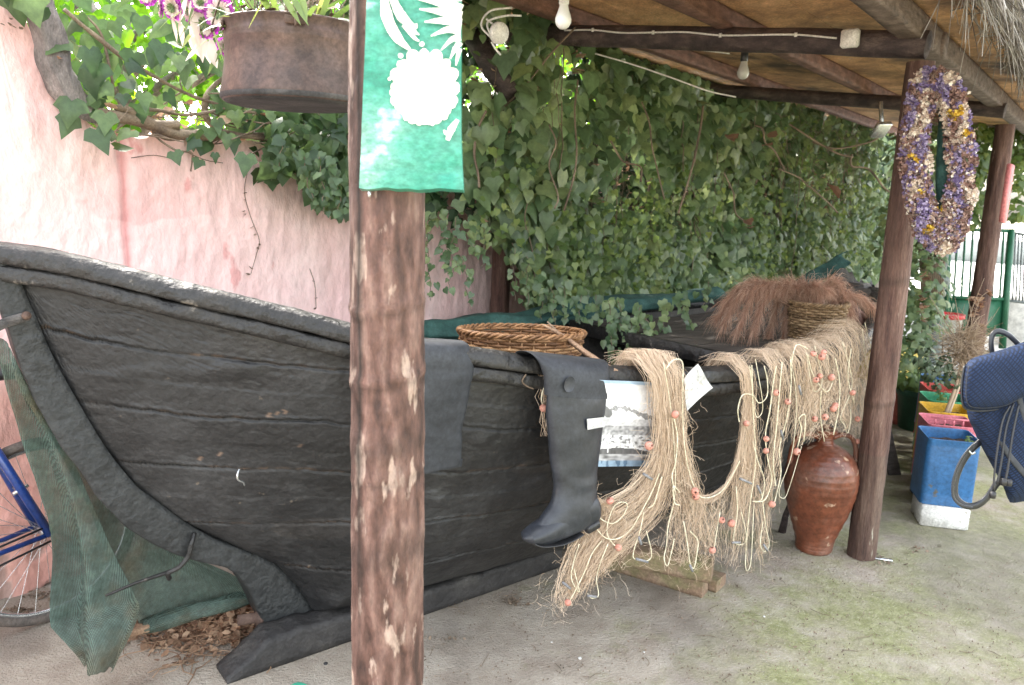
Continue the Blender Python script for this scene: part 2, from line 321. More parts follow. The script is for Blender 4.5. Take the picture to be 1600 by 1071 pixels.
m_leather = mat('black_leather', [(.008, .009, .012), (.015, .016, .02), (.03, .032, .036)], scale=10, rough=.32, bump=.15, bscale=120, bdist=.001)
m_pale_house = mat('pale_plaster', [(.62, .60, .56), (.72, .70, .66), (.78, .77, .73)], scale=1, rough=.8, bump=.2)
m_attr = mat('printed_picture', [(0.8075, 0.8075, 0.8075), (0.85, 0.85, 0.85)], scale=1, rough=.3, bump=.05, bscale=3, attr=True)
m_whitepaper = mat('laminated_white_paper', [(0.544, 0.544, 0.544), (0.5848, 0.5848, 0.5848)], scale=3, rough=.3, bump=.1, bscale=8, attr=True)
m_bucketred = paint('red_rim_plastic', (.55, .03, .035), .4, scale=4, bump=.05)
m_palered = paint('pale_red_sign', (0.578, 0.187, 0.187), .5, scale=4, bump=.1)
m_yellowwall = mat('yellow_painted_kerb', [(.45, .33, .07), (.62, .48, .12), (.72, .60, .24)], scale=6, rough=.8, bump=.4)

def m_pinkwall():
    M = mat('pink_stucco', [(.86, .57, .54), (.90, .65, .62), (.92, .71, .68)], scale=2.5, stretch=(1, 1, .6), rough=.85, bump=.8, bscale=16, bdist=.010, grain=.07, gscale=60, drip=.09,
            big=(.90, .61, .59), big_scale=1.7, big_th=.55, spots=(.78, .42, .40), spot_scale=9, spot_th=.67, attr=True)
    return M
m_pink = m_pinkwall()

def m_net_green():
    M = mat('green_shade_cloth', [(0.0525, 0.0863, 0.075), (0.0825, 0.1237, 0.105), (0.135, 0.1725, 0.15)], scale=3, rough=.8, bump=.2, big=(.10, .095, .06), big_scale=3.5, big_th=.55, trans=.3)
    N = M.node_tree.nodes; L = M.node_tree.links
    tc = N.new('ShaderNodeTexCoord'); mp = N.new('ShaderNodeMapping'); L.new(tc.outputs['Object'], mp.inputs[0])
    mp.inputs['Rotation'].default_value = (0, 0, math.radians(-52))
    b = N['Principled BSDF']
    w = N.new('ShaderNodeTexWave'); w.inputs['Scale'].default_value = 80; w.inputs['Distortion'].default_value = 1.2; w.inputs['Detail'].default_value = 2
    L.new(mp.outputs[0], w.inputs[0])
    w2 = N.new('ShaderNodeTexWave'); w2.bands_direction = 'Z'; w2.inputs['Scale'].default_value = 95; w2.inputs['Distortion'].default_value = 1
    L.new(mp.outputs[0], w2.inputs[0])
    mu = N.new('ShaderNodeMath'); mu.operation = 'MULTIPLY'; L.new(w.outputs['Fac'], mu.inputs[0]); L.new(w2.outputs['Fac'], mu.inputs[1])
    old = b.inputs['Base Color'].links[0].from_socket
    mr = N.new('ShaderNodeMapRange'); mr.inputs[3].default_value = .7; mr.inputs[4].default_value = 1.9; L.new(mu.outputs[0], mr.inputs[0])
    mx = N.new('ShaderNodeMix'); mx.data_type = 'RGBA'; mx.blend_type = 'MULTIPLY'; mx.inputs[0].default_value = 1
    L.new(old, mx.inputs[6]); L.new(mr.outputs[0], mx.inputs[7]); L.new(mx.outputs[2], b.inputs['Base Color'])
    out = N['Material Output']; sh = out.inputs[0].links[0].from_socket; tr = N.new('ShaderNodeBsdfTransparent'); ms = N.new('ShaderNodeMixShader'); m3 = N.new('ShaderNodeMapRange'); m3.inputs[1].default_value = .0; m3.inputs[2].default_value = .35; m3.inputs[3].default_value = .55; m3.inputs[4].default_value = .0
    L.new(mu.outputs[0], m3.inputs[0]); L.new(m3.outputs[0], ms.inputs[0]); L.new(sh, ms.inputs[1]); L.new(tr.outputs[0], ms.inputs[2]); L.new(ms.outputs[0], out.inputs[0])
    return M
m_gnet = m_net_green()

def m_denim():
    M = mat('navy_woven_fabric', [(0.009, 0.018, 0.048), (0.015, 0.029, 0.072), (0.023, 0.042, 0.095)], scale=4, rough=.75, bump=.1, spec=.18, gscale=140)
    N = M.node_tree.nodes; L = M.node_tree.links; b = N['Principled BSDF']
    tc = N.new('ShaderNodeTexCoord'); mp = N.new('ShaderNodeMapping'); mp.inputs['Rotation'].default_value = (0, math.radians(45), 0); L.new(tc.outputs['Object'], mp.inputs[0])
    ch = N.new('ShaderNodeTexBrick'); ch.inputs['Scale'].default_value = 48; ch.inputs['Mortar Size'].default_value = .06; ch.offset = .0
    sw = N.new('ShaderNodeSeparateXYZ'); cb = N.new('ShaderNodeCombineXYZ'); L.new(mp.outputs[0], sw.inputs[0]); L.new(sw.outputs[0], cb.inputs[0]); L.new(sw.outputs[2], cb.inputs[1])
    L.new(cb.outputs[0], ch.inputs[0])
    bu = N.new('ShaderNodeBump'); bu.inputs['Strength'].default_value = .6; bu.inputs['Distance'].default_value = .003; bu.invert = True
    L.new(ch.outputs['Fac'], bu.inputs['Height']); L.new(bu.outputs[0], b.inputs['Normal'])
    old = b.inputs['Base Color'].links[0].from_socket
    mx = N.new('ShaderNodeMix'); mx.data_type = 'RGBA'; L.new(ch.outputs['Fac'], mx.inputs[0]); L.new(old, mx.inputs[6]); mx.inputs[7].default_value = (.008, .013, .028, 1)
    L.new(mx.outputs[2], b.inputs['Base Color'])
    return M
m_navy = m_denim()

def m_ground_():
    M = bpy.data.materials.new('mossy_concrete'); M.use_nodes = True; N = M.node_tree.nodes; L = M.node_tree.links; b = N['Principled BSDF']
    tc = N.new('ShaderNodeTexCoord')
    def nz(s, d=8, r=.6):
        n = N.new('ShaderNodeTexNoise'); n.inputs['Scale'].default_value = s; n.inputs['Detail'].default_value = d; n.inputs['Roughness'].default_value = r
        L.new(tc.outputs['Object'], n.inputs[0]); return n.outputs['Fac']
    def ramp(src, st):
        r = N.new('ShaderNodeValToRGB'); e = r.color_ramp.elements
        while len(e) < len(st): e.new(.5)
        for i, (p_, c) in enumerate(st): e[i].position = p_; e[i].color = (*c, 1) if isinstance(c, tuple) else (c, c, c, 1)
        L.new(src, r.inputs[0]); return r.outputs[0]
    def mix(f, a, c, mode='MIX'):
        mx = N.new('ShaderNodeMix'); mx.data_type = 'RGBA'; mx.blend_type = mode
        if isinstance(f, float): mx.inputs[0].default_value = f
        else: L.new(f, mx.inputs[0])
        L.new(a, mx.inputs[6]); L.new(c, mx.inputs[7]); return mx.outputs[2]
    def math_(op, a, c):
        q = N.new('ShaderNodeMath'); q.operation = op; q.use_clamp = True
        for i, v in enumerate((a, c)):
            if isinstance(v, float): q.inputs[i].default_value = v
            else: L.new(v, q.inputs[i])
        return q.outputs[0]
    conc = ramp(nz(5), [(.3, (.29, .235, .185)), (.5, (.40, .345, .28)), (.7, (.50, .445, .375))])
    moss = ramp(nz(30), [(.3, (.19, .195, .08)), (.55, (.30, .305, .15)), (.75, (.41, .41, .25))])
    sx = N.new('ShaderNodeSeparateXYZ'); L.new(tc.outputs['Object'], sx.inputs[0])
    gx = N.new('ShaderNodeMapRange'); gx.inputs[1].default_value = -.7; gx.inputs[2].default_value = .5; gx.inputs[3].default_value = -.20; gx.inputs[4].default_value = .075
    L.new(sx.outputs[0], gx.inputs[0])
    gy = N.new('ShaderNodeMapRange'); gy.inputs[1].default_value = 2.6; gy.inputs[2].default_value = 4.2; gy.inputs[3].default_value = .03; gy.inputs[4].default_value = -.10
    # moss prefers the open strip in front of the boat: use distance across the yard
    dt = N.new('ShaderNodeVectorMath'); dt.operation = 'DOT_PRODUCT'; dt.inputs[1].default_value = (-.793, .609, 0); L.new(tc.outputs['Object'], dt.inputs[0])
    L.new(dt.outputs['Value'], gy.inputs[0]); gy.inputs[1].default_value = .5; gy.inputs[2].default_value = 1.4
    s = N.new('ShaderNodeMath'); s.operation = 'ADD'; L.new(gx.outputs[0], s.inputs[0]); L.new(gy.outputs[0], s.inputs[1])
    s1 = N.new('ShaderNodeMath'); s1.operation = 'ADD'; L.new(s.outputs[0], s1.inputs[0]); L.new(nz(2.6, 10, .74), s1.inputs[1])
    mf = ramp(s1.outputs[0], [(.46, 0.0), (.66, 1.0)])
    c = mix(mf, conc, moss)
    c = mix(ramp(nz(140, 3), [(.60, 0.0), (.68, .55)]), c, ramp(nz(60), [(.4, (.52, .50, .44)), (.6, (.6, .58, .52))]))
    c = mix(ramp(nz(90, 4), [(.30, .75), (.38, 0.0)]), c, ramp(nz(50), [(.4, (.10, .09, .06)), (.6, (.15, .13, .09))]))
    c = mix(ramp(nz(1.1, 5), [(.40, .55), (.52, 0.0)]), c, ramp(nz(9), [(.4, (.17, .145, .12)), (.6, (.27, .235, .20))]))
    L.new(c, b.inputs['Base Color']); b.inputs['Roughness'].default_value = .9
    bu = N.new('ShaderNodeBump'); bu.inputs['Strength'].default_value = .8; bu.inputs['Distance'].default_value = .02
    q = N.new('ShaderNodeMath'); q.operation = 'ADD'; L.new(nz(22), q.inputs[0]); L.new(nz(120, 4), q.inputs[1]); L.new(q.outputs[0], bu.inputs['Height'])
    L.new(bu.outputs[0], b.inputs['Normal'])
    return M
m_ground = m_ground_()
m_street = mat('pale_street_concrete', [(.50, .49, .46), (.60, .59, .56), (.68, .67, .64)], scale=1, rough=.9, bump=.1)

# ------------------------------------------------------------------ setting: ground, street
g = MB()
def gr(u, v):
    x = math.sinh((u - .5) * 9) * 4; y = math.sinh((v - .5) * 9) * 4 + 4
    return (x, y, .006 * fbm(x, y, 0, 1.5) if abs(x) < 12 else 0)
g.grid(gr, 160, 160)
tag(g.build('ground', m_ground), kind='structure')
s = MB()
c0 = rp(6.6, 0, 0); 
E3 = np.array([RE[0], RE[1], 0]); K3 = np.array([RK[0], RK[1], 0]); Z3 = np.array([0, 0, 1.])
s.grid(lambda u, v: rp(6.6, 0, .014) + E3 * u * 60 + K3 * (v - .5) * 80, 30, 30)
tag(s.build('street', m_street), kind='structure')

# ------------------------------------------------------------------ lean-to: pink wall
TOP = [(-260, -560), (-60, -330), (0, -40), (28, 8), (52, 60), (80, 118), (108, 168), (150, 200), (205, 214), (300, 208), (420, 225), (560, 235), (700, 232)]
prof = [wall_uz(wall_hit(*q)) for q in TOP]
topz = [(-6, prof[0][1])] + [(u, z) for u, z in prof] + [(-.2, 2.02), (5.2, 2.0)]
topz = sorted(topz)
useam = wall_uz(wall_hit(196, 330))[0]; UBK = wall_uz(wall_hit(110, 820))[0] + .15
U0, U1 = -4.6, .75
def wallf(u, v):
    U = lerp(U0, U1, u); zt = interp(topz, U) + .018 * fbm(U * 7, 0, 3); z = v * zt
    d = .005 * fbm(U, z, 0, 3) + .0035 * max(0, noise.noise(Vector((U * 9, z * 4.5, 12))) - .25) * 4 + .006 * fbm(U * 2.2, z * .9, 4, 6) + .0025 * noise.noise(Vector((U * 22, z * 14, 1)))
    d -= .022 * math.exp(-((U - useam - .015 * fbm(z * 3, 1, 1)) / .012) ** 2)
    if U > useam: d += .012
    low = max(0, .34 - z) * 3
    d -= .02 * low * (noise.noise(Vector((U * 9, z * 9, 2))) > .05)
    return wp(U, d, z)
def wallc(u, v):
    U = lerp(U0, U1, u); z = v * interp(topz, U)
    n = noise.noise(Vector((U * 9, z * 9, 2)))
    if z < .34 and n > .02 + (z - .1) * 1.6: return (.55, .50, .45)
    k = 1 - .28 * math.exp(-((U - useam) / .014) ** 2)
    k *= 1 - .22 * max(0, noise.noise(Vector((U * 3, z * 1.0, 7)))) * (1 if z > interp(topz, U) - .35 else .3)
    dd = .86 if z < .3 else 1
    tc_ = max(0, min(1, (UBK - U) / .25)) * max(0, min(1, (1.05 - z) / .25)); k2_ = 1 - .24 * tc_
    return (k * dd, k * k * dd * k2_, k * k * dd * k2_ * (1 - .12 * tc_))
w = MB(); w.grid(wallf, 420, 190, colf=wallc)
w.grid(lambda u, v: wp(lerp(U0, U1, u), -.22 * v, interp(topz, lerp(U0, U1, u)) + .018 * fbm(lerp(U0, U1, u) * 7, 0, 3)), 200, 4)
w.grid(lambda u, v: wp(lerp(U0, U1, u), -.22, interp(topz, lerp(U0, U1, u)) * v), 60, 4)
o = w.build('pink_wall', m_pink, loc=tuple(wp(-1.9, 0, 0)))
tag(o, 'rough pink stucco wall with broken top edge behind the bow of the boat', 'wall')
m_stone = mat('shade_toned_rubble', [(0.072, 0.06, 0.048), (0.156, 0.132, 0.108), (0.24, 0.204, 0.168)], scale=4, rough=.95, bump=.8, bscale=12, bdist=.03)  # dark colour stands in for the shade between the ivy leaves
w = MB(); w.grid(lambda u, v: wp(lerp(.75, 13, u), .02 * fbm(u * 30, v * 9, 1), v * 2.05), 120, 30)
w.grid(lambda u, v: wp(lerp(.75, 13, u), -.2 * v, 2.05), 20, 3)
w.grid(lambda u, v: wp(lerp(.75, 13, u), -.2, 2.05 * v), 20, 3)
w.grid(lambda u, v: wp(13, -.2 * u, 2.05 * v), 3, 3)
tag(w.build('garden_wall', m_stone, loc=tuple(wp(3, 0, 0))), 'wall behind the curtain of ivy, coloured dark as shade for its gaps', 'wall')

# ------------------------------------------------------------------ posts
def post(name, base, top, r0, r1, material, label, seed=0, knots=(), group=None, flat=None, cat='post'):
    base = np.asarray(base, float); top = np.asarray(top, float); H = np.linalg.norm(top - base)
    root = empty(name, base, label, cat, group)
    nz_ = int(H / .012); nt = 56
    d = (top - base) / H; a = np.array([1., 0, 0]); a -= d * (a @ d); a /= np.linalg.norm(a); b = np.cross(d, a)
    def f(u, v):
        th = u * 2 * math.pi; z = v * H; r = lerp(r0, r1, v)
        c, s_ = math.cos(th), math.sin(th)
        k = 1 + .02 * noise.noise(Vector((c * 5, s_ * 5, z * 22 + seed))) + .05 * fbm(c * 1.2 + seed, s_ * 1.2, z * 1.6) + .03 * fbm(c * 3, s_ * 3 + seed, z * 9) + .020 * noise.noise(Vector((c * 14, s_ * 14, z * 3 + seed)))
        for (kz, kw, ka) in knots: k += ka * math.exp(-((z - kz - .012 * c - .008 * fn(c * 2, s_ * 2, kz * 9)) / kw) ** 2)
        if name == 'support_post':
            k -= .09 * math.exp(-((th - 4.12 + .05 * fn(z * 3, 1, 1)) / .05) ** 2) * min(1, max(0, (z - .75) * 3)); k += .035 * (2.6 < th < 4.05)
        return base + d * z + (a * c + b * s_) * r * k
    def cf(u, v):
        th = u * 2 * math.pi; z = v * H; q = 1.0
        for (kz, kw, ka) in knots: q *= 1 - .35 * math.exp(-((z - kz + .014 - .012 * math.cos(th)) / (kw * .7)) ** 2)
        side = .5 + .5 * math.cos(th - math.pi)       # left side darker
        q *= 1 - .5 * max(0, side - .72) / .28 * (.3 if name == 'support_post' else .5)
        n = noise.noise(Vector((math.cos(th) * 2, math.sin(th) * 2, z * 1.2 + seed)))
        q *= 1 - .22 * max(0, n)
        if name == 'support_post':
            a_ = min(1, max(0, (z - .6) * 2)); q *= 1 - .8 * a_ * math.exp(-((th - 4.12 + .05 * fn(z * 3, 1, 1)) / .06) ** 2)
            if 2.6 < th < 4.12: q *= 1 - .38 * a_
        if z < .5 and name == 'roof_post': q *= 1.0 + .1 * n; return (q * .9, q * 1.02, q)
        return (q, q, q)
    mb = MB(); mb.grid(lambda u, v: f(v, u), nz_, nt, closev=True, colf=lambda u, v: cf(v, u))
    mb.add([top + d * .001], []) 
    mb.build('trunk', material, root)
    e = MB(); e.lathe([(0.0005, 0), (r1 * .97, 0)], top, 24, ax=[a, b, d]); e.build('cut_end', m_eave, root)
    return root

npb = P(605, 900, 1.62); npb[2] = 0
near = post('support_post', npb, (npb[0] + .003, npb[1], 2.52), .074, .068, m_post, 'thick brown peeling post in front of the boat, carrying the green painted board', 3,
            knots=[(1.385, .008, .06), (1.245, .009, .055), (1.12, .03, .03), (.9, .05, .03), (1.05, .008, .03)], flat=None)
p1 = post('roof_post', (RO[0], RO[1], 0), (RO[0] + .0, RO[1], 2.19), .062, .055, m_post2, 'leaning dark brown roof post right beside the clay jar', 9, knots=[(.75, .02, .04), (1.3, .03, .03)])
farb = rp(2.9, 0, 0)
p2 = post('roof_post', farb, (farb[0], farb[1], 2.19), .070, .062, m_post2, 'distant dark roof post with a red sign on it, behind the potted bush', 15, knots=[(1.0, .03, .04)])
wa = wall_hit(780, 430, .14)
post('wall_post', (wa[0], wa[1], 0), (wa[0] + .02, wa[1], 2.42), .062, .055, m_post2, 'reddish brown post against the pink wall behind the golden basket', 22)
wb = wall_hit(1165, 415, .22)
post('wall_post', (wb[0], wb[1], 0), (wb[0], wb[1], 2.42), .062, .055, m_post2, 'dark post in the ivy behind the dry red grass', 27)
# white corner strip (metal angle) at foot of the right post
r = MB(); q0 = PG(1356, 872, .0); q1 = PG(1394, 878, .0)
r.box((q0 + q1) / 2 + Z3 * .006, (np.linalg.norm(q1 - q0), .02, .004), ax=[(q1 - q0) / np.linalg.norm(q1 - q0), np.cross(Z3, (q1 - q0) / np.linalg.norm(q1 - q0)), Z3])
r.box(q0 + Z3 * .055, (.004, .02, .10)); r.box(q0 + Z3 * .055 - CR * .012, (.004, .016, .1))
tag(r.build('metal_bracket', m_silver, loc=tuple(q0)), 'small grey metal angle at the foot of the leaning roof post', 'bracket')

# ------------------------------------------------------------------ roof
roof = empty('lean_to_roof', rp(1, 1, 2.3), 'lean-to roof of brown boards, dark beams and thatch over the boat', 'roof')
A0 = -1.4; A1 = 7.6  # far end runs on unseen past the far post, added to shade the ivy
m_ply = mat('stained_plywood', [(0.2656, 0.1406, 0.0656), (0.5625, 0.3202, 0.1562), (0.75, 0.4688, 0.25)], scale=2.0, stretch=(3.2, 1.2, 1), rough=.7, bump=.4, bscale=30, bdist=.003,
            big=(.06, .035, .022), big_scale=1.1, big_th=.56, spots=(.44, .36, .28), spot_scale=7, spot_th=.70)
edges = [-.24, .50, 1.45, 2.52]
for i in range(3):
    for j in range(6):
        c = MB(); ka, kb = edges[i] + .004, edges[i + 1] - .004; aa = lerp(A0, A1, j / 6) + .003; ab = lerp(A0, A1, (j + 1) / 6) - .003
        ctr = (rp(aa, ka, dz=.20) + rp(ab, kb, dz=.20)) / 2
        kd = np.array([RK[0], RK[1], SL]); kd /= np.linalg.norm(kd)
        c.box(ctr, (ab - aa, (kb - ka) * math.sqrt(1 + SL * SL), .015), ax=[E3, kd, np.cross(E3, kd)])
        c.build('ceiling_panel', m_ply, roof, smooth=False)
def beam(a0, k0, a1, k1, dz, w_, h_, material, nm, rr=False, over=0):
    p0 = rp(a0, k0, dz=dz); p1_ = rp(a1, k1, dz=dz); d = p1_ - p0; l = np.linalg.norm(d); d /= l
    sd = np.cross(Z3, d); sd /= np.linalg.norm(sd); up = np.cross(d, sd)
    mb = MB(); n = 40
    def f(u, v):
        th = v * 2 * math.pi; c, s_ = math.cos(th), math.sin(th)
        if rr: x, y = c * w_ / 2, s_ * h_ / 2
        else:
            k = max(abs(c), abs(s_)); k = (k ** .85); x, y = c / k * w_ / 2, s_ / k * h_ / 2
        q = p0 + d * (u * l); j = 1 + .05 * fbm(q[0] * 3 + c, q[1] * 3 + s_, 1)
        return q + sd * x * j + up * y * j + up * .006 * fbm(u * 4, a0, 2)
    mb.grid(f, n, 24, closev=True, flip=True)
    mb.add([p0] + [mb.v[i] for i in range(24)], [(0, (i % 24) + 1, ((i + 1) % 24) + 1) for i in range(24)])
    b0 = (n - 1) * 24; mb.add([p1_] + [mb.v[b0 + i] for i in range(24)], [(0, ((i + 1) % 24) + 1, (i % 24) + 1) for i in range(24)])
    return mb.build(nm, material, roof)
beam(0, -.02, .0, 2.44, .06, .11, .11, m_darkbeam, 'tie_beam', True)
beam(2.62, -.02, 2.62, 2.44, .06, .11, .10, m_darkbeam, 'tie_beam', True)
beam(-1.36, -.02, -1.36, 2.44, .06, .11, .10, m_darkbeam, 'tie_beam', True)
beam(A0, .86, A1, .86, .145, .075, .085, m_redbeam, 'rafter')
beam(A0, 1.72, A1, 1.72, .145, .075, .085, m_redbeam, 'rafter')
beam(A0, 2.40, A1, 2.40, .145, .075, .085, m_darkbeam, 'rafter')
beam(-2.9, .04, A1, .04, .125, .095, .10, m_eave, 'eave_beam')
cap = MB(); cap.lathe([(.0005, 0), (.05, 0), (.052, -.01)], rp(0, -.085, dz=.06), 20, ax=[E3, Z3, np.cross(E3, Z3)]); cap.build('beam_end', m_eave, roof)
# cross beam over the near post
beam(-2.66, -.02, -2.66, 2.44, .30, .11, .10, m_darkbeam, 'tie_beam', True)
# short brace under the far end of the first tie beam
br = MB(); br.tube([P(742, 58, 4.25), P(768, 105, 4.2), P(800, 150, 4.15)], [.065, .06, .055], 12, jit=.1)
br.build('brace', m_darkbeam, roof)
# thatch on the eave
th = MB(); R2 = random.Random(5)
for i in range(5200):
    a = R2.uniform(A0, 5.0); k = R2.uniform(-.34, -.2); l = R2.uniform(.15, .42)
    p = rp(a, k, dz=.20 + R2.uniform(-.01, .13))
    dr = -K3 * R2.uniform(.3, 1) + E3 * R2.gauss(.1, .55) + Z3 * R2.gauss(-.35, .35); dr /= np.linalg.norm(dr)
    cv = np.array([R2.gauss(0, .05), R2.gauss(0, .05), -R2.uniform(.0, .13)])
    th.tube([p - dr * l * .3, p + dr * l * .25, p + dr * l * .7 + cv], [.0028, .0024, .0012], 3, caps=False)
for i in range(90):
    a = R2.uniform(-.9, 2.2); p = rp(a, R2.uniform(-.25, -.15), dz=.19)
    dr = -K3 * R2.uniform(-.2, 1) + E3 * R2.gauss(0, .6) - Z3 * R2.uniform(.3, 1.2); dr /= np.linalg.norm(dr); l = R2.uniform(.1, .3)
    th.tube([p, p + dr * l * .5 + E3 * R2.gauss(0, .02), p + dr * l], [.0025, .002, .001], 3, caps=False)
th.build('thatch', m_straw, roof)
tb = MB(); tb.grid(lambda u, v: rp(lerp(A0, A1, u), lerp(-.24, 2.6, v), dz=.235 + .03 * fbm(u * 40, v * 20, 0)), 120, 50)
tb.build('thatch_underlay', m_straw, roof)

# ------------------------------------------------------------------ wiring and lamps
def wire(name, pts, r, material, label, parts=None, cat='cable'):
    mb = MB(); mb.tube(catmull(pts, len(pts) * 8), r, 6); o = mb.build(name, material, loc=tuple(pts[0])); return tag(o, label, cat)
bx0, bx1 = 905, 1322
pts = []
for i in range(9):
    t = i / 8; q = rp(0, lerp(1.75, .33, t), dz=.06) - E3 * .062 + Z3 * (.012 + .006 * math.sin(i * 2.1)); pts.append(q)
cb = empty('wall_cable', pts[0], 'white cable clipped along the dark tie beam into the square junction box', 'cable')
mb = MB(); mb.tube(catmull(pts, 60), .0045, 6); mb.build('wire', m_whiteplastic, cb)
for i in (1, 3, 5, 7):
    mb = MB(); mb.box(pts[i], (.012, .008, .018), ax=[K3, E3, Z3]); mb.build('clip', m_whiteplastic, cb)
jb = MB(); q = rp(0, .27, dz=.065) - E3 * .075
jb.box(q, (.075, .075, .035), ax=[K3, Z3, E3], bev=.008); tag(jb.build('junction_box', m_whiteplastic, loc=tuple(q)), 'square white junction box on the dark tie beam', 'junction box')
def roofpt(x, y, dz=.18): 
    N = np.array([-SL * RK[0], -SL * RK[1], 1]); O = rp(0, 0, dz=dz); d = ray(x, y); return CAM + d * (((O - CAM) @ N) / (d @ N))
wire('ceiling_cable', [roofpt(x, y) for x, y in [(700, 5), (722, 10), (745, 18), (760, 35), (815, 20), (850, 26), (900, 42), (950, 55), (1040, 72), (1140, 84)]], .0045, m_whiteplastic, 'white cable crossing the brown board ceiling behind the hanging bulb')
wire('ceiling_cable', [P(x, y, 4.4) for x, y in [(930, 84), (985, 100), (1050, 122), (1105, 142), (1150, 152)]], .0045, m_whiteplastic, 'pale cable running down over the ivy below the tie beam')
# round junction disc with loops
q = P(778, 52, 3.55); rt = empty('round_junction', q, 'round white wiring box with looped cables above the ivy', 'junction box')
dv = np.array([.55, -.8, -.2]); dv /= np.linalg.norm(dv); a_ = np.cross(dv, Z3); a_ /= np.linalg.norm(a_); b_ = np.cross(a_, dv)
mb = MB(); mb.lathe([(.0005, -.03), (.03, -.03), (.03, .0), (.048, .0), (.048, .018), (.044, .024), (.0005, .026)], q, 28, ax=[a_, b_, dv]); mb.build('disc', m_whiteplastic, rt)
for k, pp in enumerate([[(800, 12), (765, 18), (752, 40), (768, 60)], [(815, 25), (790, 25), (762, 35), (768, 58)], [(768, 66), (774, 76), (782, 86)], [(760, 30), (770, 38), (775, 46)]]):
    mb = MB(); mb.tube(catmull([P(x, y, 3.57) for x, y in pp], 24), .005, 6); mb.build('wire', m_whiteplastic, rt)
# bulbs
def bulb(x, y, Z, sc_, material, label, capm):
    c = P(x, y, Z); rt = empty('light_bulb', c, label, 'bulb')
    pr = [(.0005, -.030), (.012, -.028), (.022, -.020), (.029, -.006), (.030, .006), (.027, .018), (.021, .034), (.017, .048), (.016, .056)]
    mb = MB(); mb.lathe([(r_ * sc_, z_ * sc_) for r_, z_ in pr], c, 28); mb.build('glass', material, rt)
    mb = MB(); mb.lathe([(.016 * sc_, .056 * sc_), (.0185 * sc_, .058 * sc_), (.0185 * sc_, .12 * sc_), (.0005, .121 * sc_)], c, 20); mb.build('lamp_holder', capm, rt)
    mb = MB(); mb.tube([c + Z3 * .12 * sc_, c + Z3 * (.12 * sc_ + .2)], .003, 5); mb.build('wire', m_whiteplastic, rt)
    return rt
bulb(880, 33, 2.85, 1.0, m_bulb, 'frosted white bulb hanging below the board ceiling at the top', m_whiteplastic)
bulb(1161, 115, 3.9, 1.0, m_glassb, 'dusty clear bulb hanging between the two dark tie beams', m_black)
q = P(1376, 203, 4.6); rt = empty('floodlight', q, 'small silver floodlight under the far end of the roof', 'floodlight')
mb = MB(); ax_ = [CR, np.array([.2, -.6, .75]) / .98, np.array([0, -.75, -.6]) / .96]
mb.box(q, (.085, .10, .035), ax=ax_, bev=.006); mb.build('housing', m_silver, rt)
mb = MB(); mb.tube([q, q + Z3 * .05, q + Z3 * .16 - CR * .02], .012, 6); mb.build('bracket', m_silver, rt)
# ------------------------------------------------------------------ boat
BL = 4.6
def hb(t):
    x = min(1, abs(t - 2.45) / (2.45 if t < 2.45 else 2.15)); return .03 + .73 * (1 - x ** 2.2)
ZS = [(-.1, 1.45), (0, 1.43), (.14, 1.407), (.38, 1.336), (.57, 1.284), (.81, 1.212), (1.17, 1.129), (1.38, 1.087), (1.64, 1.04), (2.0, 1.0), (2.4, .975), (2.8, .975), (3.3, 1.0), (3.8, 1.03), (4.2, 1.07), (4.6, 1.12)]
_zs = [interp(ZS, i * .01) for i in range(-10, 470)]
_k = np.hanning(21); _k /= _k.sum(); _zz = np.convolve(np.pad(_zs, 10, mode='edge'), _k, 'valid')
def zs(t): return float(np.interp(t, [i * .01 for i in range(-10, 470)], _zz))
RAB = [(.015, 1.38), (.043, 1.305), (.069, 1.216), (.148, .988), (.218, .823), (.29, .695), (.341, .636), (.436, .532), (.608, .396), (.72, .313), (.797, .201), (.848, .10)]
BOT = RAB + [(1.0, .085), (4.0, .085), (4.25, .35), (4.42, .7), (4.56, 1.15)]
def pathpos(path, f):
    n = len(path) - 1; g_ = f * n; k = min(int(g_), n - 1); t = g_ - k; return lerp(path[k][0], path[k + 1][0], t), lerp(path[k][1], path[k + 1][1], t)
def arc(path):
    L_ = [0]
    for i in range(1, len(path)): L_.append(L_[-1] + math.hypot(path[i][0] - path[i - 1][0], path[i][1] - path[i - 1][1]))
    return L_
def onpath(path, f):
    L_ = arc(path); x = f * L_[-1]
    return float(np.interp(x, L_, [a for a, b in path])), float(np.interp(x, L_, [b for a, b in path]))
KEEL = [(.848, .10), (.95, .085), (4.0, .085)]; STERN = [(4.0, .085), (4.25, .35), (4.42, .7), (4.56, 1.15)]
def bottom(i):
    if i < .30: return onpath(RAB, i / .30)
    if i < .86: return onpath(KEEL, (i - .30) / .56)
    return onpath(STERN, (i - .86) / .14)
SEAMS = [(1.19, .875), (.985, .755), (.80, .62), (.56, .47), (.34, .30)]
def hull_raw(i, v, inset=0.0):
    tt = BL * i; tb, zb = bottom(i); zt = zs(tt); W = hb(tt) - inset
    p = interp([(0, .95), (.12, .80), (.3, .58), (.5, .47), (.8, .55), (1, .9)], i)
    hb0 = .035 if inset == 0 else .01
    s_ = hb0 + (W - hb0) * v ** p
    return lerp(tb, tt, v), s_, lerp(zb, zt, v ** 1.08)
def seamd(t, z):
    d = 9; n = 0
    for k, (z0, z1) in enumerate(SEAMS):
        f = min(1, max(0, (t - .1) / 2.3)); zz = lerp(z0, z1, f ** .8) + .010 * fbm(t * 4, k * 7.7, 0) + .005 * noise.noise(Vector((t * 24, k, 0))) + .003 * noise.noise(Vector((t * 70, k, 4)))
        if abs(z - zz) < abs(d): d = z - zz; n = k
    return d, n
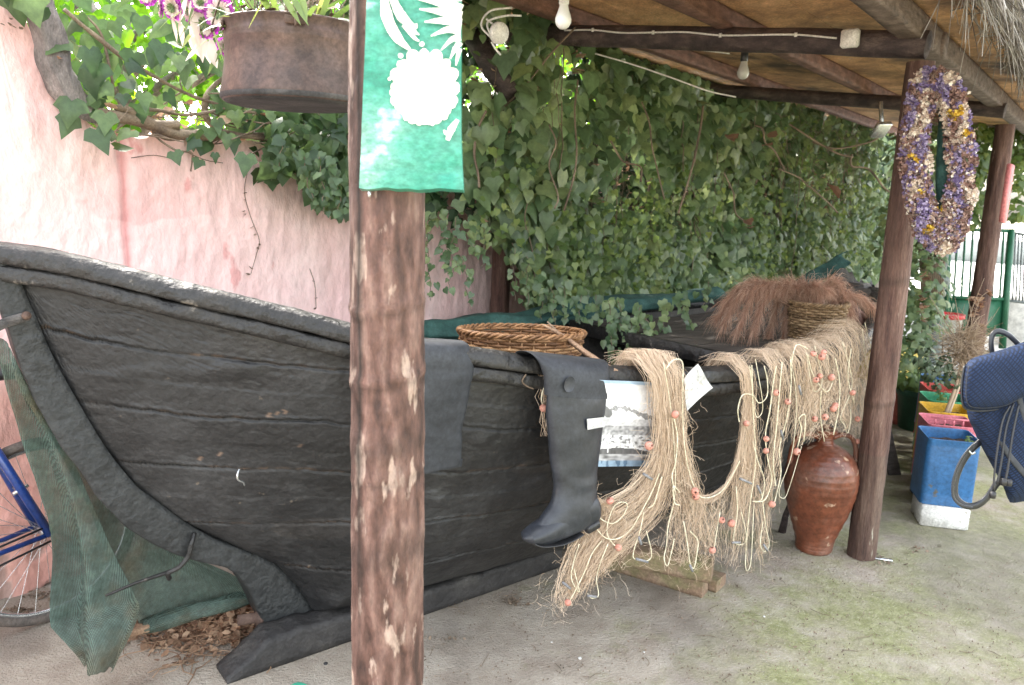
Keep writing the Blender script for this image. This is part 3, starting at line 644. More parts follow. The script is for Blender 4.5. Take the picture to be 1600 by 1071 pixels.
def hull_pt(i, v):
    t, s_, z = hull_raw(i, v)
    d, n = seamd(t, z)
    big = noise.noise(Vector((t * 1.6, z * 2, n * 5)))
    act = max(0, .35 + noise.noise(Vector((t * 3.5, n * 9.1, 3))) * 1.5)
    disp = -.011 * math.exp(-((d + .001) / .0038) ** 2) * (.6 + act) + .012 * math.exp(-((d - .007) / .0042) ** 2) * act * .8
    disp += .0022 * fbm(t * 3, z * 4, n * 3) + .0010 * fbm(t * 14, z * 20, n) * (2.0 if z < .72 else .6) + .0009 * noise.noise(Vector((t * 70, z * 80, 5))) 
    rough_top = max(0, min(1, (z - (zs(t) - .28)) / .1)); disp += .0025 * rough_top * noise.noise(Vector((t * 110, z * 120, 2)))
    lump = noise.noise(Vector((t * 5, z * 8, 40)))
    if lump > .38: disp += .05 * (lump - .38)
    crk = abs(noise.noise(Vector((t * 7, z * 11, 90))))
    if crk < .03: disp -= .003 * (1 - crk / .03)
    disp += .0015 * ((n % 2) * 2 - 1) + .004 * max(0, noise.noise(Vector((t * 16, z * 18, 70))) - .2) * (1 if z < .8 else .4)
    k2 = abs(noise.noise(Vector((t * 2.2, z * 24 + 3 * noise.noise(Vector((t * 4, z * 3, 2))), 55))))
    if k2 < .04 and noise.noise(Vector((t * 2, z * 3, 77))) > .18: disp -= .0035 * (1 - k2 / .04)
    return t, s_ + disp, z
def hull_col(i, v):
    t, s_, z = hull_raw(i, v); d, n = seamd(t, z)
    act = noise.noise(Vector((t * 5, n * 9.1, 13)))
    q = math.exp(-((d - .003) / .0034) ** 2) * max(0, min(1, (act + .08) * 3.2)) * max(0, min(1, .5 + 2 * noise.noise(Vector((t * 38, n, 3)))))
    for (ct, cz) in ((.62, .93), (.64, .935), (.66, .94), (.50, .80), (.45, .79), (.71, .82), (.95, .9)):
        if (t - ct) ** 2 + ((z - cz) * .7) ** 2 < .000035: q = 1.4
    g_ = 1 + .45 * noise.noise(Vector((t * 2.2, z * 3.5, 1.5)))
    c = lerp(np.array([g_, g_, g_]), np.array([4.2, 2.9, 2.1]), q)
    if z < .8 and noise.noise(Vector((t * 2.5, z * 5, 60))) > .45: c = c * np.array([1.5, 1.4, 1.3])
    if z < .35: c = c * (1 + .35 * (.35 - z) / .35)
    return tuple(c)
boat = empty('wooden_boat', bp(2.3, 0, 0), 'old black tarred wooden fishing boat propped along the pink wall', 'boat')
h = MB(); h.grid(lambda u, v: bp(*(lambda q: (q[0], q[1], q[2]))(hull_pt(u ** 1.05, v))), 560, 190, colf=lambda u, v: hull_col(u ** 1.05, v), flip=True)
h.grid(lambda u, v: bp(*(lambda q: (q[0], -q[1], q[2]))(hull_raw(u, v))), 120, 30)
h.build('hull', m_tar, boat)
h = MB()
for sg in (1, -1):
    h.grid(lambda u, v: bp(*(lambda q: (q[0], sg * (q[1]), q[2] + .0))(hull_raw(u * .985 + .008, v, .035))), 120, 30, flip=(sg < 0))
h.grid(lambda u, v: bp(lerp(1.1, 4.0, u), lerp(-1, 1, v) * (.42 - .30 * abs(2 * u - 1) ** 2), .36), 40, 6)
for tr in [.6, .95, 1.3, 1.65, 2.0, 2.35, 2.7]:
    for sg in (1, -1):
        h.tube([bp(tr, sg * (hull_raw(tr / BL, v, .05)[1]), hull_raw(tr / BL, v)[2] - .01) for v in (.35, .5, .7, .85, .97)], .02, 6)
h.build('hull_lining', m_inner, boat)
def sweep(prof_, side, t0, t1, n, mb, f=None, closed=True):
    K = len(prof_)
    def g_(u, v):
        t = lerp(t0, t1, u); k = int(round(v * K)) % K if closed else int(round(v * (K - 1)))
        ds, dz = prof_[k]
        # sheer normal in plan
        e = .01; dw = (hb(t + e) - hb(t - e)) / (2 * e)
        nl = math.hypot(1, dw); wob = .003 * fbm(t * 5, k * .4, side) + .0022 * noise.noise(Vector((t * 26, k * .6, 2))) + .0012 * noise.noise(Vector((t * 90, k * 1.3, 8))) - .005 * max(0, noise.noise(Vector((t * 8, k * .5, 20))) - .3)
        return bp(t - dw / nl * (ds + wob) , side * (hb(t) + (ds + wob) / nl), zs(t) + dz + wob)
    mb.grid(g_, n, K, closev=closed, flip=(side > 0))
    m0 = mb.v[-n * K:-n * K + K]; m1 = mb.v[-K:]
    mb.add(m0, [tuple(range(K))] if side > 0 else [tuple(range(K - 1, -1, -1))]); mb.add(m1, [tuple(range(K - 1, -1, -1))] if side > 0 else [tuple(range(K))])
railp = [(.030 * math.cos(a) * 1.15 + .0, .028 * math.sin(a) - .020) for a in [math.pi * 2 * k / 14 for k in range(14)]]
railp = [(-.05, -.048), (-.052, -.02), (-.048, -.004), (-.035, .002), (-.01, .004), (.014, .001), (.024, -.005), (.030, -.014), (.033, -.028), (.034, -.042), (.031, -.048), (.024, -.050), (.0, -.050)]
for sd in (1, -1):
    mb = MB(); sweep(railp, sd, -.03, 4.5, 520 if sd > 0 else 90, mb); mb.build('gunwale', m_tarrail, boat)
mb = MB(); sweep([(-.01, -.0515), (.020, -.052), (.026, -.058), (.028, -.085), (.024, -.096), (.012, -.100), (-.01, -.100)], 1, -.0, 4.5, 520, mb)
mb.build('rub_rail', m_tarrail, boat)
# stem: outer edge / inner edge in the centre plane
OUT = [(-.045, 1.405), (-.035, 1.34), (-.012, 1.256), (.012, 1.14), (.034, 1.051), (.081, .904), (.161, .738), (.196, .66), (.281, .538), (.389, .443), (.50, .375), (.565, .338), (.62, .254), (.655, .15), (.705, .02)]
INN = [(.02, 1.41), (.03, 1.37), (.046, 1.305), (.072, 1.216), (.10, 1.12), (.150, .988), (.220, .823), (.292, .695), (.343, .636), (.438, .532), (.53, .45), (.61, .396), (.722, .313), (.80, .201), (.90, .02)]
def prismstrip(out, inn, hw, mb, nn=90, sd=0):
    o_ = catmull([np.array(q) for q in out], nn); i_ = catmull([np.array(q) for q in inn], nn)
    K = 14
    def g_(u, v):
        k = int(round(u * nn)); a = o_[k]; b = i_[k]; j = int(round(v * K)) % K
        loop = [(0, -.9), (0, -.3), (0, .3), (0, .9), (.06, 1), (.3, 1), (.55, 1), (.8, 1), (1, 1), (1, .2), (1, -.2), (1, -1), (.5, -1), (.06, -1)]
        f, s_ = loop[j]; q = lerp(a, b, f)
        w_ = .0028 * fbm(q[0] * 14, q[1] * 14, s_ + sd) + .0012 * noise.noise(Vector((q[0] * 70, q[1] * 70, s_)))
        return bp(q[0] - (w_ * 1.5 if f == 0 else 0), s_ * hw + (w_ if s_ > 0 else -w_), q[1])
    mb.grid(g_, nn + 1, K, closev=True)
    for q0_ in (0, nn):
        b0_ = len(mb.v) - 0
        vs = [g_(q0_ / nn, j / K) for j in range(K)]; mb.add(vs, [tuple(range(K)) if q0_ else tuple(range(K - 1, -1, -1))])
mb = MB(); prismstrip(OUT, INN, .055, mb); mb.build('stem', m_stem, boat)
mb = MB(); prismstrip([(4.50, 1.13), (4.54, 1.12), (4.60, 1.05), (4.56, .8), (4.44, .45), (4.3, .2), (4.15, .02)], [(4.44, 1.13), (4.45, 1.1), (4.46, 1.0), (4.42, .75), (4.28, .42), (4.1, .18), (3.95, .02)], .05, mb, 50, 4); mb.build('stern_post', m_greywood, boat)
mb = MB()
mb.box(bp(2.45, 0, .055), (3.3, .10, .09), ax=[np.array([*BA, 0]), np.array([*BN, 0]), Z3], bev=.01); mb.build('keel', m_tar, boat)
# iron fittings on the stem
mb = MB(); q0 = bp(.035, .066, 1.232); q1 = bp(-.16, .075, 1.195)
pl = [bp(.05, .060, 1.235), bp(.0, .062, 1.222), bp(-.05, .060, 1.200), bp(-.14, .055, 1.180)]
for a, b in zip(pl[:-1], pl[1:]):
    d = (b - a); l = np.linalg.norm(d); d /= l; mb.box((a + b) / 2, (l * 1.04, .006, .026), ax=[d, np.array([*BN, 0]), np.cross(d, np.array([*BN, 0]))])
o = mb.build('iron_strap', m_greywood, boat)
mb = MB(); mb.lathe([(.0005, .012), (.008, .010), (.012, .004), (.012, 0)], bp(.045, .064, 1.237), 14, ax=[np.array([*BA, 0]), Z3, np.array([*BN, 0])]); mb.build('bolt', m_rust, o)
mb = MB(); mb.tube(catmull([bp(.455, .06, .50), bp(.44, .075, .47), bp(.43, .07, .43), bp(.40, .07, .40), bp(.37, .06, .385), bp(.375, .05, .36)], 30), .008, 8, jit=.2); mb.tube([bp(.39, .06, .39), bp(.28, .05, .375), bp(.19, .045, .355)], [.007, .005, .004], 6); mb.build('iron_hook', m_tarrail, boat)
mb = MB(); mb.tube(catmull([bp(.41, .10, .70), bp(.40, .13, .68), bp(.41, .14, .655), bp(.43, .135, .645), bp(.44, .12, .64)], 20), .0045, 6)
mb = MB(); hk = [PV(374, 733, BO + BN * .30, BN), PV(371, 742, BO + BN * .31, BN), PV(372, 750, BO + BN * .31, BN), PV(380, 754, BO + BN * .30, BN), PV(382, 759, BO + BN * .29, BN)]
mb.tube(catmull(hk, 20), .0035, 6); mb.build('bent_nail', m_silver, boat)
mb = MB(); c = PV(404, 965, BO + BN * .02, BN); dv = np.array([-.85, -.5, .1]); dv /= np.linalg.norm(dv); a_ = np.cross(dv, Z3); a_ /= np.linalg.norm(a_); b_ = np.cross(a_, dv)
mb.lathe([(.0005, .035), (.009, .035), (.012, .04), (.018, .04), (.018, -.02), (.03, -.02), (.03, -.04)], c + dv * .03, 18, ax=[a_, b_, dv]); mb.build('drain_pipe', m_rust, boat)
BT = float((P(815, 516, 3.02)[:2] - BO) @ BA)
# aft deck and thwarts
dk = MB()
for k in range(8):
    s0, s1 = -.74 + .185 * k, -.74 + .185 * (k + 1) - .006
    def g_(u, v):
        t = lerp(2.70, 4.40, u); s_ = lerp(s0, s1, v); lim = hb(t) - .045
        return bp(t, max(-lim, min(lim, s_)), .925 + .15 * max(0, (t - 3.3)) ** 2 + .002 * fbm(t * 5, s_ * 30, k))
    dk.grid(g_, 24, 3)
o = dk.build('aft_deck', m_deck, boat)
mb = MB(); mb.box(bp(2.69, 0, .895), (.03, 1.40, .07), ax=[np.array([*BA, 0]), np.array([*BN, 0]), Z3], bev=.005); mb.build('deck_beam', m_tarrail, boat)
mb = MB(); mb.box(bp(BT, 0, .80), (.24, 2 * hb(BT) - .1, .035), ax=[np.array([*BA, 0]), np.array([*BN, 0]), Z3], bev=.006); mb.build('thwart', m_deck, boat)
mb = MB(); mb.box(bp(1.0, 0, .93), (.18, .84, .03), ax=[np.array([*BA, 0]), np.array([*BN, 0]), Z3], bev=.006); mb.build('thwart', m_deck, boat)

# skid timber and chocks on the ground
sk0, sk1 = PG(352, 1066, .0), PG(872, 884, .0); d = sk1 - sk0; l = np.linalg.norm(d); d /= l; sdv = np.cross(Z3, d)
sk = MB()
def skf(u, v):
    th_ = v * 2 * math.pi; c, s_ = math.cos(th_), math.sin(th_); k = max(abs(c), abs(s_)) ** .9
    w_, h_ = .115, interp([(0, .015), (.05, .06), (.10, .115), (.5, .10), (1, .09)], u)
    q = sk0 + d * u * l
    return q + sdv * (c / k * w_ / 2 + .035) * (1 + .07 * fbm(u * 20, v * 5, 0)) + Z3 * max(.001, (h_ / 2 + s_ / k * h_ / 2) * (1 + .1 * fbm(u * 25, v * 3, 4)))
sk.grid(skf, 120, 24, closev=True, flip=True)
sk.add([skf(0, j / 24) for j in range(24)], [tuple(range(24))])
tag(sk.build('skid_timber', m_skid, loc=tuple(sk0)), 'long tar smeared timber lying under the keel of the boat', 'timber')
def timber(x0, y0, x1, y1, w_, h_, z0, material, label, name='timber_block', group='timber chocks under the boat'):
    a = PG(x0, y0, z0); b = PG(x1, y1, z0); d = b - a; l = np.linalg.norm(d); d /= l; sd = np.cross(Z3, d)
    mb = MB(); K = 24
    def f(u, v):
        th_ = v * 2 * math.pi; c, s_ = math.cos(th_), math.sin(th_); k = max(abs(c), abs(s_)) ** .94; k2 = 1 + .03 * fbm(u * 5 + x0, c * 2, s_ * 2)
        return a + d * u * l + sd * (c / k * w_ / 2) * k2 + Z3 * (h_ / 2 + s_ / k * h_ / 2 * k2)
    mb.grid(f, 30, K, closev=True, flip=True)
    mb.add([f(0, j / K) for j in range(K)], [tuple(range(K))]); mb.add([f(1, j / K) for j in range(K)], [tuple(range(K - 1, -1, -1))])
    return tag(mb.build(name, material, loc=tuple(a)), label, 'timber', group)
m_blk = mat('mossy_timber', [(0.144, 0.09, 0.0585), (0.243, 0.162, 0.108), (0.324, 0.234, 0.162)], scale=6, rough=.8, bump=.5, bdist=.005, big=(.17, .17, .07), big_scale=5, big_th=.60)
timber(944, 882, 1101, 930, .075, .085, 0, m_blk, 'lower front timber chock lying on the concrete under the net', 'timber_block')
timber(985, 872, 1126, 920, .10, .05, 0, m_blk, 'flat timber chock behind the front one', 'timber_block')
timber(970, 877, 1112, 905, .09, .08, .088, m_blk, 'topmost timber chock stacked under the hull', 'timber_block')
tq = PG(1222, 832, 0); mb = MB(); mb.tube([tq, tq + Z3 * .09 + CR * .01, tq + Z3 * .3 + CR * .08], [.02, .016, .014], 8); tag(mb.build('boat_prop', m_darkbeam, loc=tuple(tq)), 'thin dark prop beside the clay jar under the hull', 'prop')

# point on the curtain that hangs just outside the near gunwale
def PC(x, y, off=.05):
    d = ray(x, y); lo = .5
    k = .8
    while k < 8:
        q = CAM + d * k; r_ = q[:2] - BO; t = r_ @ BA; s_ = r_ @ BN
        if -.3 < t < 5 and s_ <= hb(max(0, min(4.6, t))) + off: return q
        k += .004
    return CAM + d * 4.0
def overrail(x, y, out=.05, n=3):
    """points going over the rail inward from a pixel on the rail top"""
    return None
def PC(x, y, off=.05):
    X = (x - 800) / F; Y = (y - 535.5) / F
    dx = _fw[0] + _cr[0] * X - _cu[0] * Y; dy = _fw[1] + _cr[1] * X - _cu[1] * Y; dz = _fw[2] + _cr[2] * X - _cu[2] * Y
    a = 1.4 * .6112 - 2.12 * -.7915; b = dx * .6112 + dy * -.7915; c = .5
    for _ in range(8):
        k = (c - a) / b; t = (dx * k + 1.4) * .7915 + (dy * k - 2.12) * .6112; c = .5 * c + .5 * (hb(max(0, min(4.6, t))) + off)
    return np.array([dx * k, dy * k, 1.6 + dz * k])
BA3 = np.array([*BA, 0]); BN3 = np.array([*BN, 0])

# ------------------------------------------------------------------ rubber boot and wader leg over the gunwale
def loft(rows, plane_o, th, mb, sup=2.0, K=28, wob=.003, endcap=True):
    secs = []
    for (lx, ly, rx, ry, t_, off) in rows:
        l_ = PV(lx, ly, plane_o + BN3 * off, BN3); r_ = PV(rx, ry, plane_o + BN3 * off, BN3)
        secs.append((np.concatenate([(l_ + r_) / 2, (r_ - l_) / 2, [t_]])))
    n = len(secs) * 7; S = catmull(secs, n)
    base = len(mb.v)
    def f(u, v):
        q = S[int(round(u * n))]; th_ = v * 2 * math.pi; c, s_ = math.cos(th_), math.sin(th_)
        c = math.copysign(abs(c) ** (2 / sup), c); s_ = math.copysign(abs(s_) ** (2 / sup), s_)
        p = q[:3] + q[3:6] * c + BN3 * q[6] * s_
        return p + BN3 * (wob * fbm(p[0] * 6, p[1] * 6, p[2] * 6) * 2 + .0022 * noise.noise(Vector((p[0] * 9, p[1] * 9, p[2] * 30))) + .0018 * noise.noise(Vector((p[0] * 26 + p[2] * 14, p[1] * 26, p[2] * 22))))
    mb.grid(f, n + 1, K, closev=True, flip=False)
    if endcap:
        for u in (0, 1):
            r_ = [f(u, j / K) for j in range(K)]; c = sum(r_) / K
            mb.add([c] + r_, [(0, j + 1, (j + 1) % K + 1) for j in range(K)])
po = PC(900, 575, .065)
bo_ = empty('rubber_boot', po, 'tall grey rubber boot hanging upside over the gunwale, toe pointing left', 'boot')
mb = MB()
loft([(815, 600, 900, 600, .014, -.15), (805, 560, 915, 565, .014, -.13), (812, 549, 935, 561, .018, -.085), (830, 553, 948, 566, .02, -.03), (845, 570, 951, 580, .024, .004), (851, 590, 950, 598, .028, .01),
      (853, 618, 946, 622, .030, .01)], po, 0, mb, 2.4)
mb.build('folded_cuff', m_rubber, bo_)
mb = MB()
loft([(856, 606, 945, 608, .026, .01), (855, 640, 944, 640, .032, .012), (859, 690, 937, 690, .036, .015), (864, 735, 931, 735, .038, .02), (867, 762, 929, 762, .040, .022), (862, 786, 930, 790, .044, .026), (853, 800, 930, 806, .046, .028),
      (838, 822, 915, 822, .046, .03), (828, 838, 880, 836, .040, .03), (826, 846, 860, 846, .03, .03)], po, 0, mb, 2.2)
mb.build('boot_leg', m_rubber_d, bo_)
mb = MB()
def foot(u, v):
    X = [(930, 776, 812), (925, 770, 818), (908, 772, 822), (890, 782, 832), (872, 797, 840), (852, 811, 846), (836, 822, 849), (824, 832, 848), (819, 839, 845)]
    wz = [.030, .042, .046, .046, .046, .048, .044, .034, .012]
    g_ = u * (len(X) - 1); k = min(int(g_), len(X) - 2); t = g_ - k
    x, y0, y1 = [lerp(a, b, t) for a, b in zip(X[k], X[k + 1])]; th_ = lerp(wz[k], wz[k + 1], t)
    a = PV(x, y0, po + BN3 * .03, BN3); b = PV(x, y1, po + BN3 * .03, BN3); c_ = (a + b) / 2; h_ = (a - b) / 2
    an = v * 2 * math.pi; c, s_ = math.cos(an), math.sin(an)
    return c_ + h_ * math.copysign(abs(c) ** .85, c) + BN3 * th_ * s_
mb.grid(foot, 50, 26, closev=True)
for u_ in (0, 1):
    r_ = [foot(u_, j / 26) for j in range(26)]; c = sum(r_) / 26; mb.add([c + BA3 * (.012 if u_ == 0 else -.006)] + r_, [(0, j + 1, (j + 1) % 26 + 1) for j in range(26)])
mb.build('boot_foot', m_rubber_d, bo_)
mb = MB(); 
def sole(u, v):
    X = [(820, 841), (834, 848), (856, 846), (880, 839), (899, 829)]; Q = catmull([PV(x, y, po + BN3 * .03, BN3) for x, y in X], 30)
    wz = interp([(0, .012), (.2, .040), (.6, .050), (1, .044)], u); an = v * 2 * math.pi
    return Q[int(round(u * 30))] + BN3 * wz * math.cos(an) + Z3 * .006 * math.sin(an)
mb.grid(sole, 31, 16, closev=True)
hl = (PV(903, 822, po + BN3 * .03, BN3) + PV(930, 812, po + BN3 * .03, BN3)) / 2
mb.box(hl - Z3 * .004, (.058, .08, .028), ax=[(BA3 + Z3 * .22) / 1.024, BN3, np.cross((BA3 + Z3 * .22) / 1.024, BN3)], bev=.005); mb.build('sole', m_black, bo_)
mb = MB(); lab = [PV(x, y, po + BN3 * (.042 + .004 * j), BN3) for j, (x, y) in enumerate([(917, 657), (947, 650), (947, 668), (918, 672)])]
mb.grid(lambda u, v: lerp(lerp(PV(917, 655, po + BN3 * .0555, BN3), PV(945, 652, po + BN3 * .040, BN3), u), lerp(PV(918, 672, po + BN3 * .0555, BN3), PV(945, 667, po + BN3 * .040, BN3), u), v), 8, 4)
mb.build('white_label', m_whitepaper, bo_)
mb = MB(); c = PV(890, 601, po + BN3 * .043, BN3); mb.lathe([(.0005, .003), (.020, .0025), (.023, 0)], c, 24, ax=[BA3, Z3 * 1.1, -np.cross(BA3, Z3)]); mb.build('round_patch', m_rubber_d, bo_)

po2 = PC(700, 545, .035)
wl = empty('wader_leg', po2, 'flat grey rubber wader leg folded over the gunwale behind the front post', 'wader')
mb = MB()
loft([(560, 590, 690, 590, .008, -.16), (560, 545, 700, 548, .010, -.13), (572, 526, 716, 533, .014, -.075), (575, 528, 730, 537, .018, -.02), (578, 545, 738, 556, .020, .006), (582, 575, 739, 580, .018, .012), (588, 620, 732, 620, .016, .012),
      (592, 665, 722, 665, .014, .010), (596, 700, 720, 700, .013, .008), (600, 745, 719, 722, .012, .006), (603, 754, 717, 727, .009, .006)], po2, 0, mb, 3.0, wob=.006)
mb.build('rubber_leg', m_rubber, wl)
mb = MB(); loft([(688, 724, 722, 716, .006, -.004), (689, 735, 721, 728, .006, -.004)], po2, 0, mb, 3.0); mb.build('hem_tab', m_rubber, wl)

# ------------------------------------------------------------------ printed picture and paper
def quad(tl, tr, br_, bl, offs, base, nu, nv, mb, colf=None, curl=.0):
    Q = [PV(x, y, base + BN3 * o_, BN3) for (x, y), o_ in zip((tl, tr, br_, bl), offs)]
    def f(u, v):
        p = lerp(lerp(Q[0], Q[1], u), lerp(Q[3], Q[2], u), v); return p + BN3 * (curl * (math.sin(u * 5 + 1) * .5 + (2 * v - 1) ** 2 * .5))
    mb.grid(f, nu, nv, colf=colf)
def piccol(u, v):
    n = lambda a, b, s=0: noise.noise(Vector((u * a, v * b, s)))
    c = .93
    if v < .035: return (.45, .60, .78)
    if v > .93: return (.30, .42, .55) if n(20, 2) > -.1 else (.12, .2, .3)
    if v < .52:
        c = .95
        hill = .36 + .05 * math.sin(u * 7 + 1) - .10 * (u < .45) * max(0, 1 - abs(u - .18) / .22) + .02 * n(30, 3)
        if abs(v - hill) < .03 * max(.1, .5 + n(14, 3, 2)) + .006: c = .35 + .2 * n(50, 50)
        for (a, b, r_) in ((.32, .34, .05), (.38, .38, .045), (.14, .30, .04)):
            if math.hypot((u - a) * .8, v - b) < r_: c = .22
        if v > .44: c = .72 + .2 * n(30, 40)
    elif v < .63: c = .42 + .35 * n(26, 30)
    elif v < .78:
        c = .82 + .5 * n(30, 24, 3)
        if n(18, 40, 4) > .18: c = .25
    elif v < .85:
        c = .14 + .07 * n(30, 8) if v > .78 + .05 * (2 * u - 1.1) ** 2 else .85
    else: c = .42 + .4 * n(9, 40, 5)
    if abs(u - .42) < .008 and .6 < v < .84: c = .8
    c = max(.03, min(.95, c)); return (c, c * 1.0, c * 1.03)
pb = PC(985, 597, .052)
mb = MB(); quad((905, 592), (1030, 598), (1012, 729), (896, 729), (.0, .0, -.03, -.03), pb, 110, 120, mb, colf=lambda u, v: piccol(u, v), curl=.006)
o = mb.build('picture_print', m_attr, loc=tuple(pb)); tag(o, 'black and white harbour photo print fixed on the hull between boot and net', 'picture')
mb = MB(); wpb = PC(1090, 600, .052)
def papc(u, v):
    if .18 < v < .34 and .12 < u < .7 and noise.noise(Vector((u * 60, round(v * 26) * 3.3, 0))) > .15 and (v * 26) % 1 < .4: return (.35, .32, .2)
    if (v > .86 and u > .8) or noise.noise(Vector((u * 8, v * 8, 1))) > .45: return (.62, .62, .64)
    return (1, 1, .998)
quad((1088, 568), (1113, 606), (1073, 642), (1066, 592), (.0, .004, .012, .012), wpb, 40, 60, mb, colf=papc, curl=.008)
tag(mb.build('paper_sheet', m_whitepaper, loc=tuple(wpb)), 'tilted white laminated paper sheet stuck on the gunwale beside the net', 'paper')

# ------------------------------------------------------------------ fishing net
net = empty('fishing_net', PC(1150, 700, .06), 'tan fishing net with ropes and salmon floats draped over the gunwale', 'fishing net')
RN = random.Random(21)
def resamp(g_, n):
    return catmull([np.array(q, float) for q in g_], n)
def bundle(mb, guides, n, spread, M=18, wrap=True, rad=(.0004, .0007), offr=(.04, .10), lmin=.72, zoff=0.0):
    G = [resamp(g_, M) for g_ in guides]
    nc = max(3, int((len(G) - 1) * 3.2)); CC = [(i + RN.uniform(.2, .8)) / nc * (len(G) - 1) for i in range(nc)]; CW = [RN.uniform(.25, 1) for _ in CC]
    for _ in range(n):
        u = RN.choices(CC, CW)[0] + RN.gauss(0, .085) if RN.random() < .8 else RN.random() * (len(G) - 1)
        u = min(len(G) - 1.001, max(0, u)); k = min(int(u), len(G) - 2); t = u - k
        sp = spread * RN.uniform(.3, 1.2); cut = RN.uniform(650, 700); ph = RN.uniform(0, 99); ln = RN.uniform(lmin, 1.04)
        of = RN.uniform(*offr); pts = []
        for i in range(M + 1):
            f = i / M * ln * M; j = min(int(f), M - 1); r_ = f - j
            a = lerp(G[k][j], G[k][j + 1], r_); b = lerp(G[k + 1][j], G[k + 1][j + 1], r_); q = lerp(a, b, t)
            vv = i / M
            q = q + np.array([fn(vv * 3.2, ph, 0) * sp * 1.7 + fn(vv * 12, ph, 2) * sp * .75, fn(vv * 3, ph, 5) * sp * .8 * vv])
            if q[0] > 1222 and q[1] > cut: break
            pts.append(PC(q[0], q[1], of + .02 * fn(vv * 4, ph, 9)))
        if len(pts) < 3: continue
        if wrap:
            p0 = pts[0].copy(); t0 = (p0[:2] - BO) @ BA; tp = zs(t0) + .012
            p0[2] = max(p0[2], tp - .03); hh = RN.random() ** 2 * .028; wi = RN.uniform(.0, .10)
            pts = [p0 - BN3 * (of + wi + .03) - Z3 * RN.uniform(.0, .12), p0 - BN3 * (of + wi * .5) + Z3 * (.004 + hh) + BA3 * RN.gauss(0, .015), p0 - BN3 * (of * .5 + .01) + Z3 * (.010 + hh)] + pts[1:]
        mb.tube(pts, RN.uniform(*rad), 3, caps=False)
mb = MB()
GA = [[(1010, 572), (1024, 620), (1024, 700), (990, 758), (935, 790), (902, 840), (876, 895), (864, 940)],
      [(1022, 568), (1032, 630), (1032, 712), (1000, 780), (950, 815), (915, 862), (893, 910), (885, 948)],
      [(1032, 567), (1040, 640), (1042, 722), (1020, 790), (975, 828), (938, 868), (914, 905), (902, 930)],
      [(1045, 566), (1050, 640), (1054, 722), (1040, 790), (1008, 835), (985, 855), (965, 865), (950, 872)]]
bundle(mb, GA, 330, 13, rad=(.00045, .00075))
GB = [[(1036, 567), (1044, 640), (1052, 715), (1052, 775), (1042, 820), (1035, 850), (1035, 870)],
      [(1052, 567), (1058, 640), (1066, 715), (1076, 775), (1080, 820), (1080, 860), (1078, 885)],
      [(1068, 570), (1067, 640), (1076, 715), (1092, 775), (1108, 820), (1118, 855), (1122, 880)]]
bundle(mb, GB, 170, 13, lmin=.55)
bundle(mb, [[(922, 772), (935, 795), (925, 830), (905, 870), (880, 925)], [(935, 780), (955, 800), (950, 835), (930, 875), (915, 930)], [(935, 782), (970, 808), (980, 830), (965, 860), (945, 890)]], 260, 8, wrap=False, rad=(.00045, .00075))
rim = [(1078, 768), (1100, 774), (1125, 764), (1146, 735), (1158, 690), (1164, 640), (1168, 600)]
bundle(mb, [[(x, y), (lerp(x, 1060 + i * 24, .4), y + (885 - y) * .35), (lerp(x, 1060 + i * 24, .8), y + (885 - y) * .7), (1060 + i * 24, 885)] for i, (x, y) in enumerate(rim)], 190, 11, wrap=False, lmin=.45)
bundle(mb, [rim, [(x - 2, y + 14) for x, y in rim]], 90, 4, wrap=False, lmin=.95)
GC = [[(1156, 573), (1162, 640), (1156, 720), (1140, 800), (1128, 870)], [(1172, 571), (1178, 640), (1180, 720), (1172, 800), (1165, 880)]]
bundle(mb, GC, 130, 10, lmin=.5)
GD = [[(1205, 566), (1208, 640), (1200, 730), (1190, 800), (1180, 870)], [(1225, 562), (1232, 640), (1222, 730), (1205, 800), (1202, 865)],
      [(1250, 553), (1256, 620), (1246, 690), (1228, 740), (1222, 780)], [(1272, 549), (1275, 610), (1272, 660), (1262, 700), (1250, 730)]]
bundle(mb, GD, 230, 14, lmin=.4)
GE = [[(1255, 551), (1262, 600), (1264, 640), (1264, 670), (1262, 690)], [(1290, 548), (1294, 600), (1292, 630), (1290, 660), (1290, 684)],
      [(1318, 535), (1322, 600), (1320, 650), (1322, 665), (1322, 688)], [(1338, 518), (1344, 570), (1346, 620), (1346, 665), (1346, 695)], [(1350, 508), (1360, 545), (1366, 590), (1366, 640), (1362, 700)]]
bundle(mb, GE, 330, 15, lmin=.42)
# slack cross threads between neighbouring folds
for _ in range(520):
    G = RN.choice([GA, GA, GB, GD, GE, GE]); k = RN.randrange(len(G) - 1); j = RN.randrange(1, min(len(G[k]), len(G[k + 1])) - 1); f = RN.random(); u0_, u1_ = RN.random(), RN.random()
    def gp_(u, f): return lerp(lerp(np.array(G[k][j], float), np.array(G[k][j + 1], float), f), lerp(np.array(G[k + 1][j], float), np.array(G[k + 1][j + 1], float), f), u)
    a_, b_ = gp_(u0_, f), gp_(u1_, min(1, f + RN.gauss(0, .25)))
    if max(a_[0], b_[0]) > 1222 and max(a_[1], b_[1]) > 680: continue
    q_ = catmull([a_, (a_ + b_) / 2 + np.array([RN.gauss(0, 4), RN.uniform(2, 14)]), b_], 7); mb.tube([PC(x, y, .085 + .02 * math.sin(i)) for i, (x, y) in enumerate(q_)], .0006, 3, caps=False)
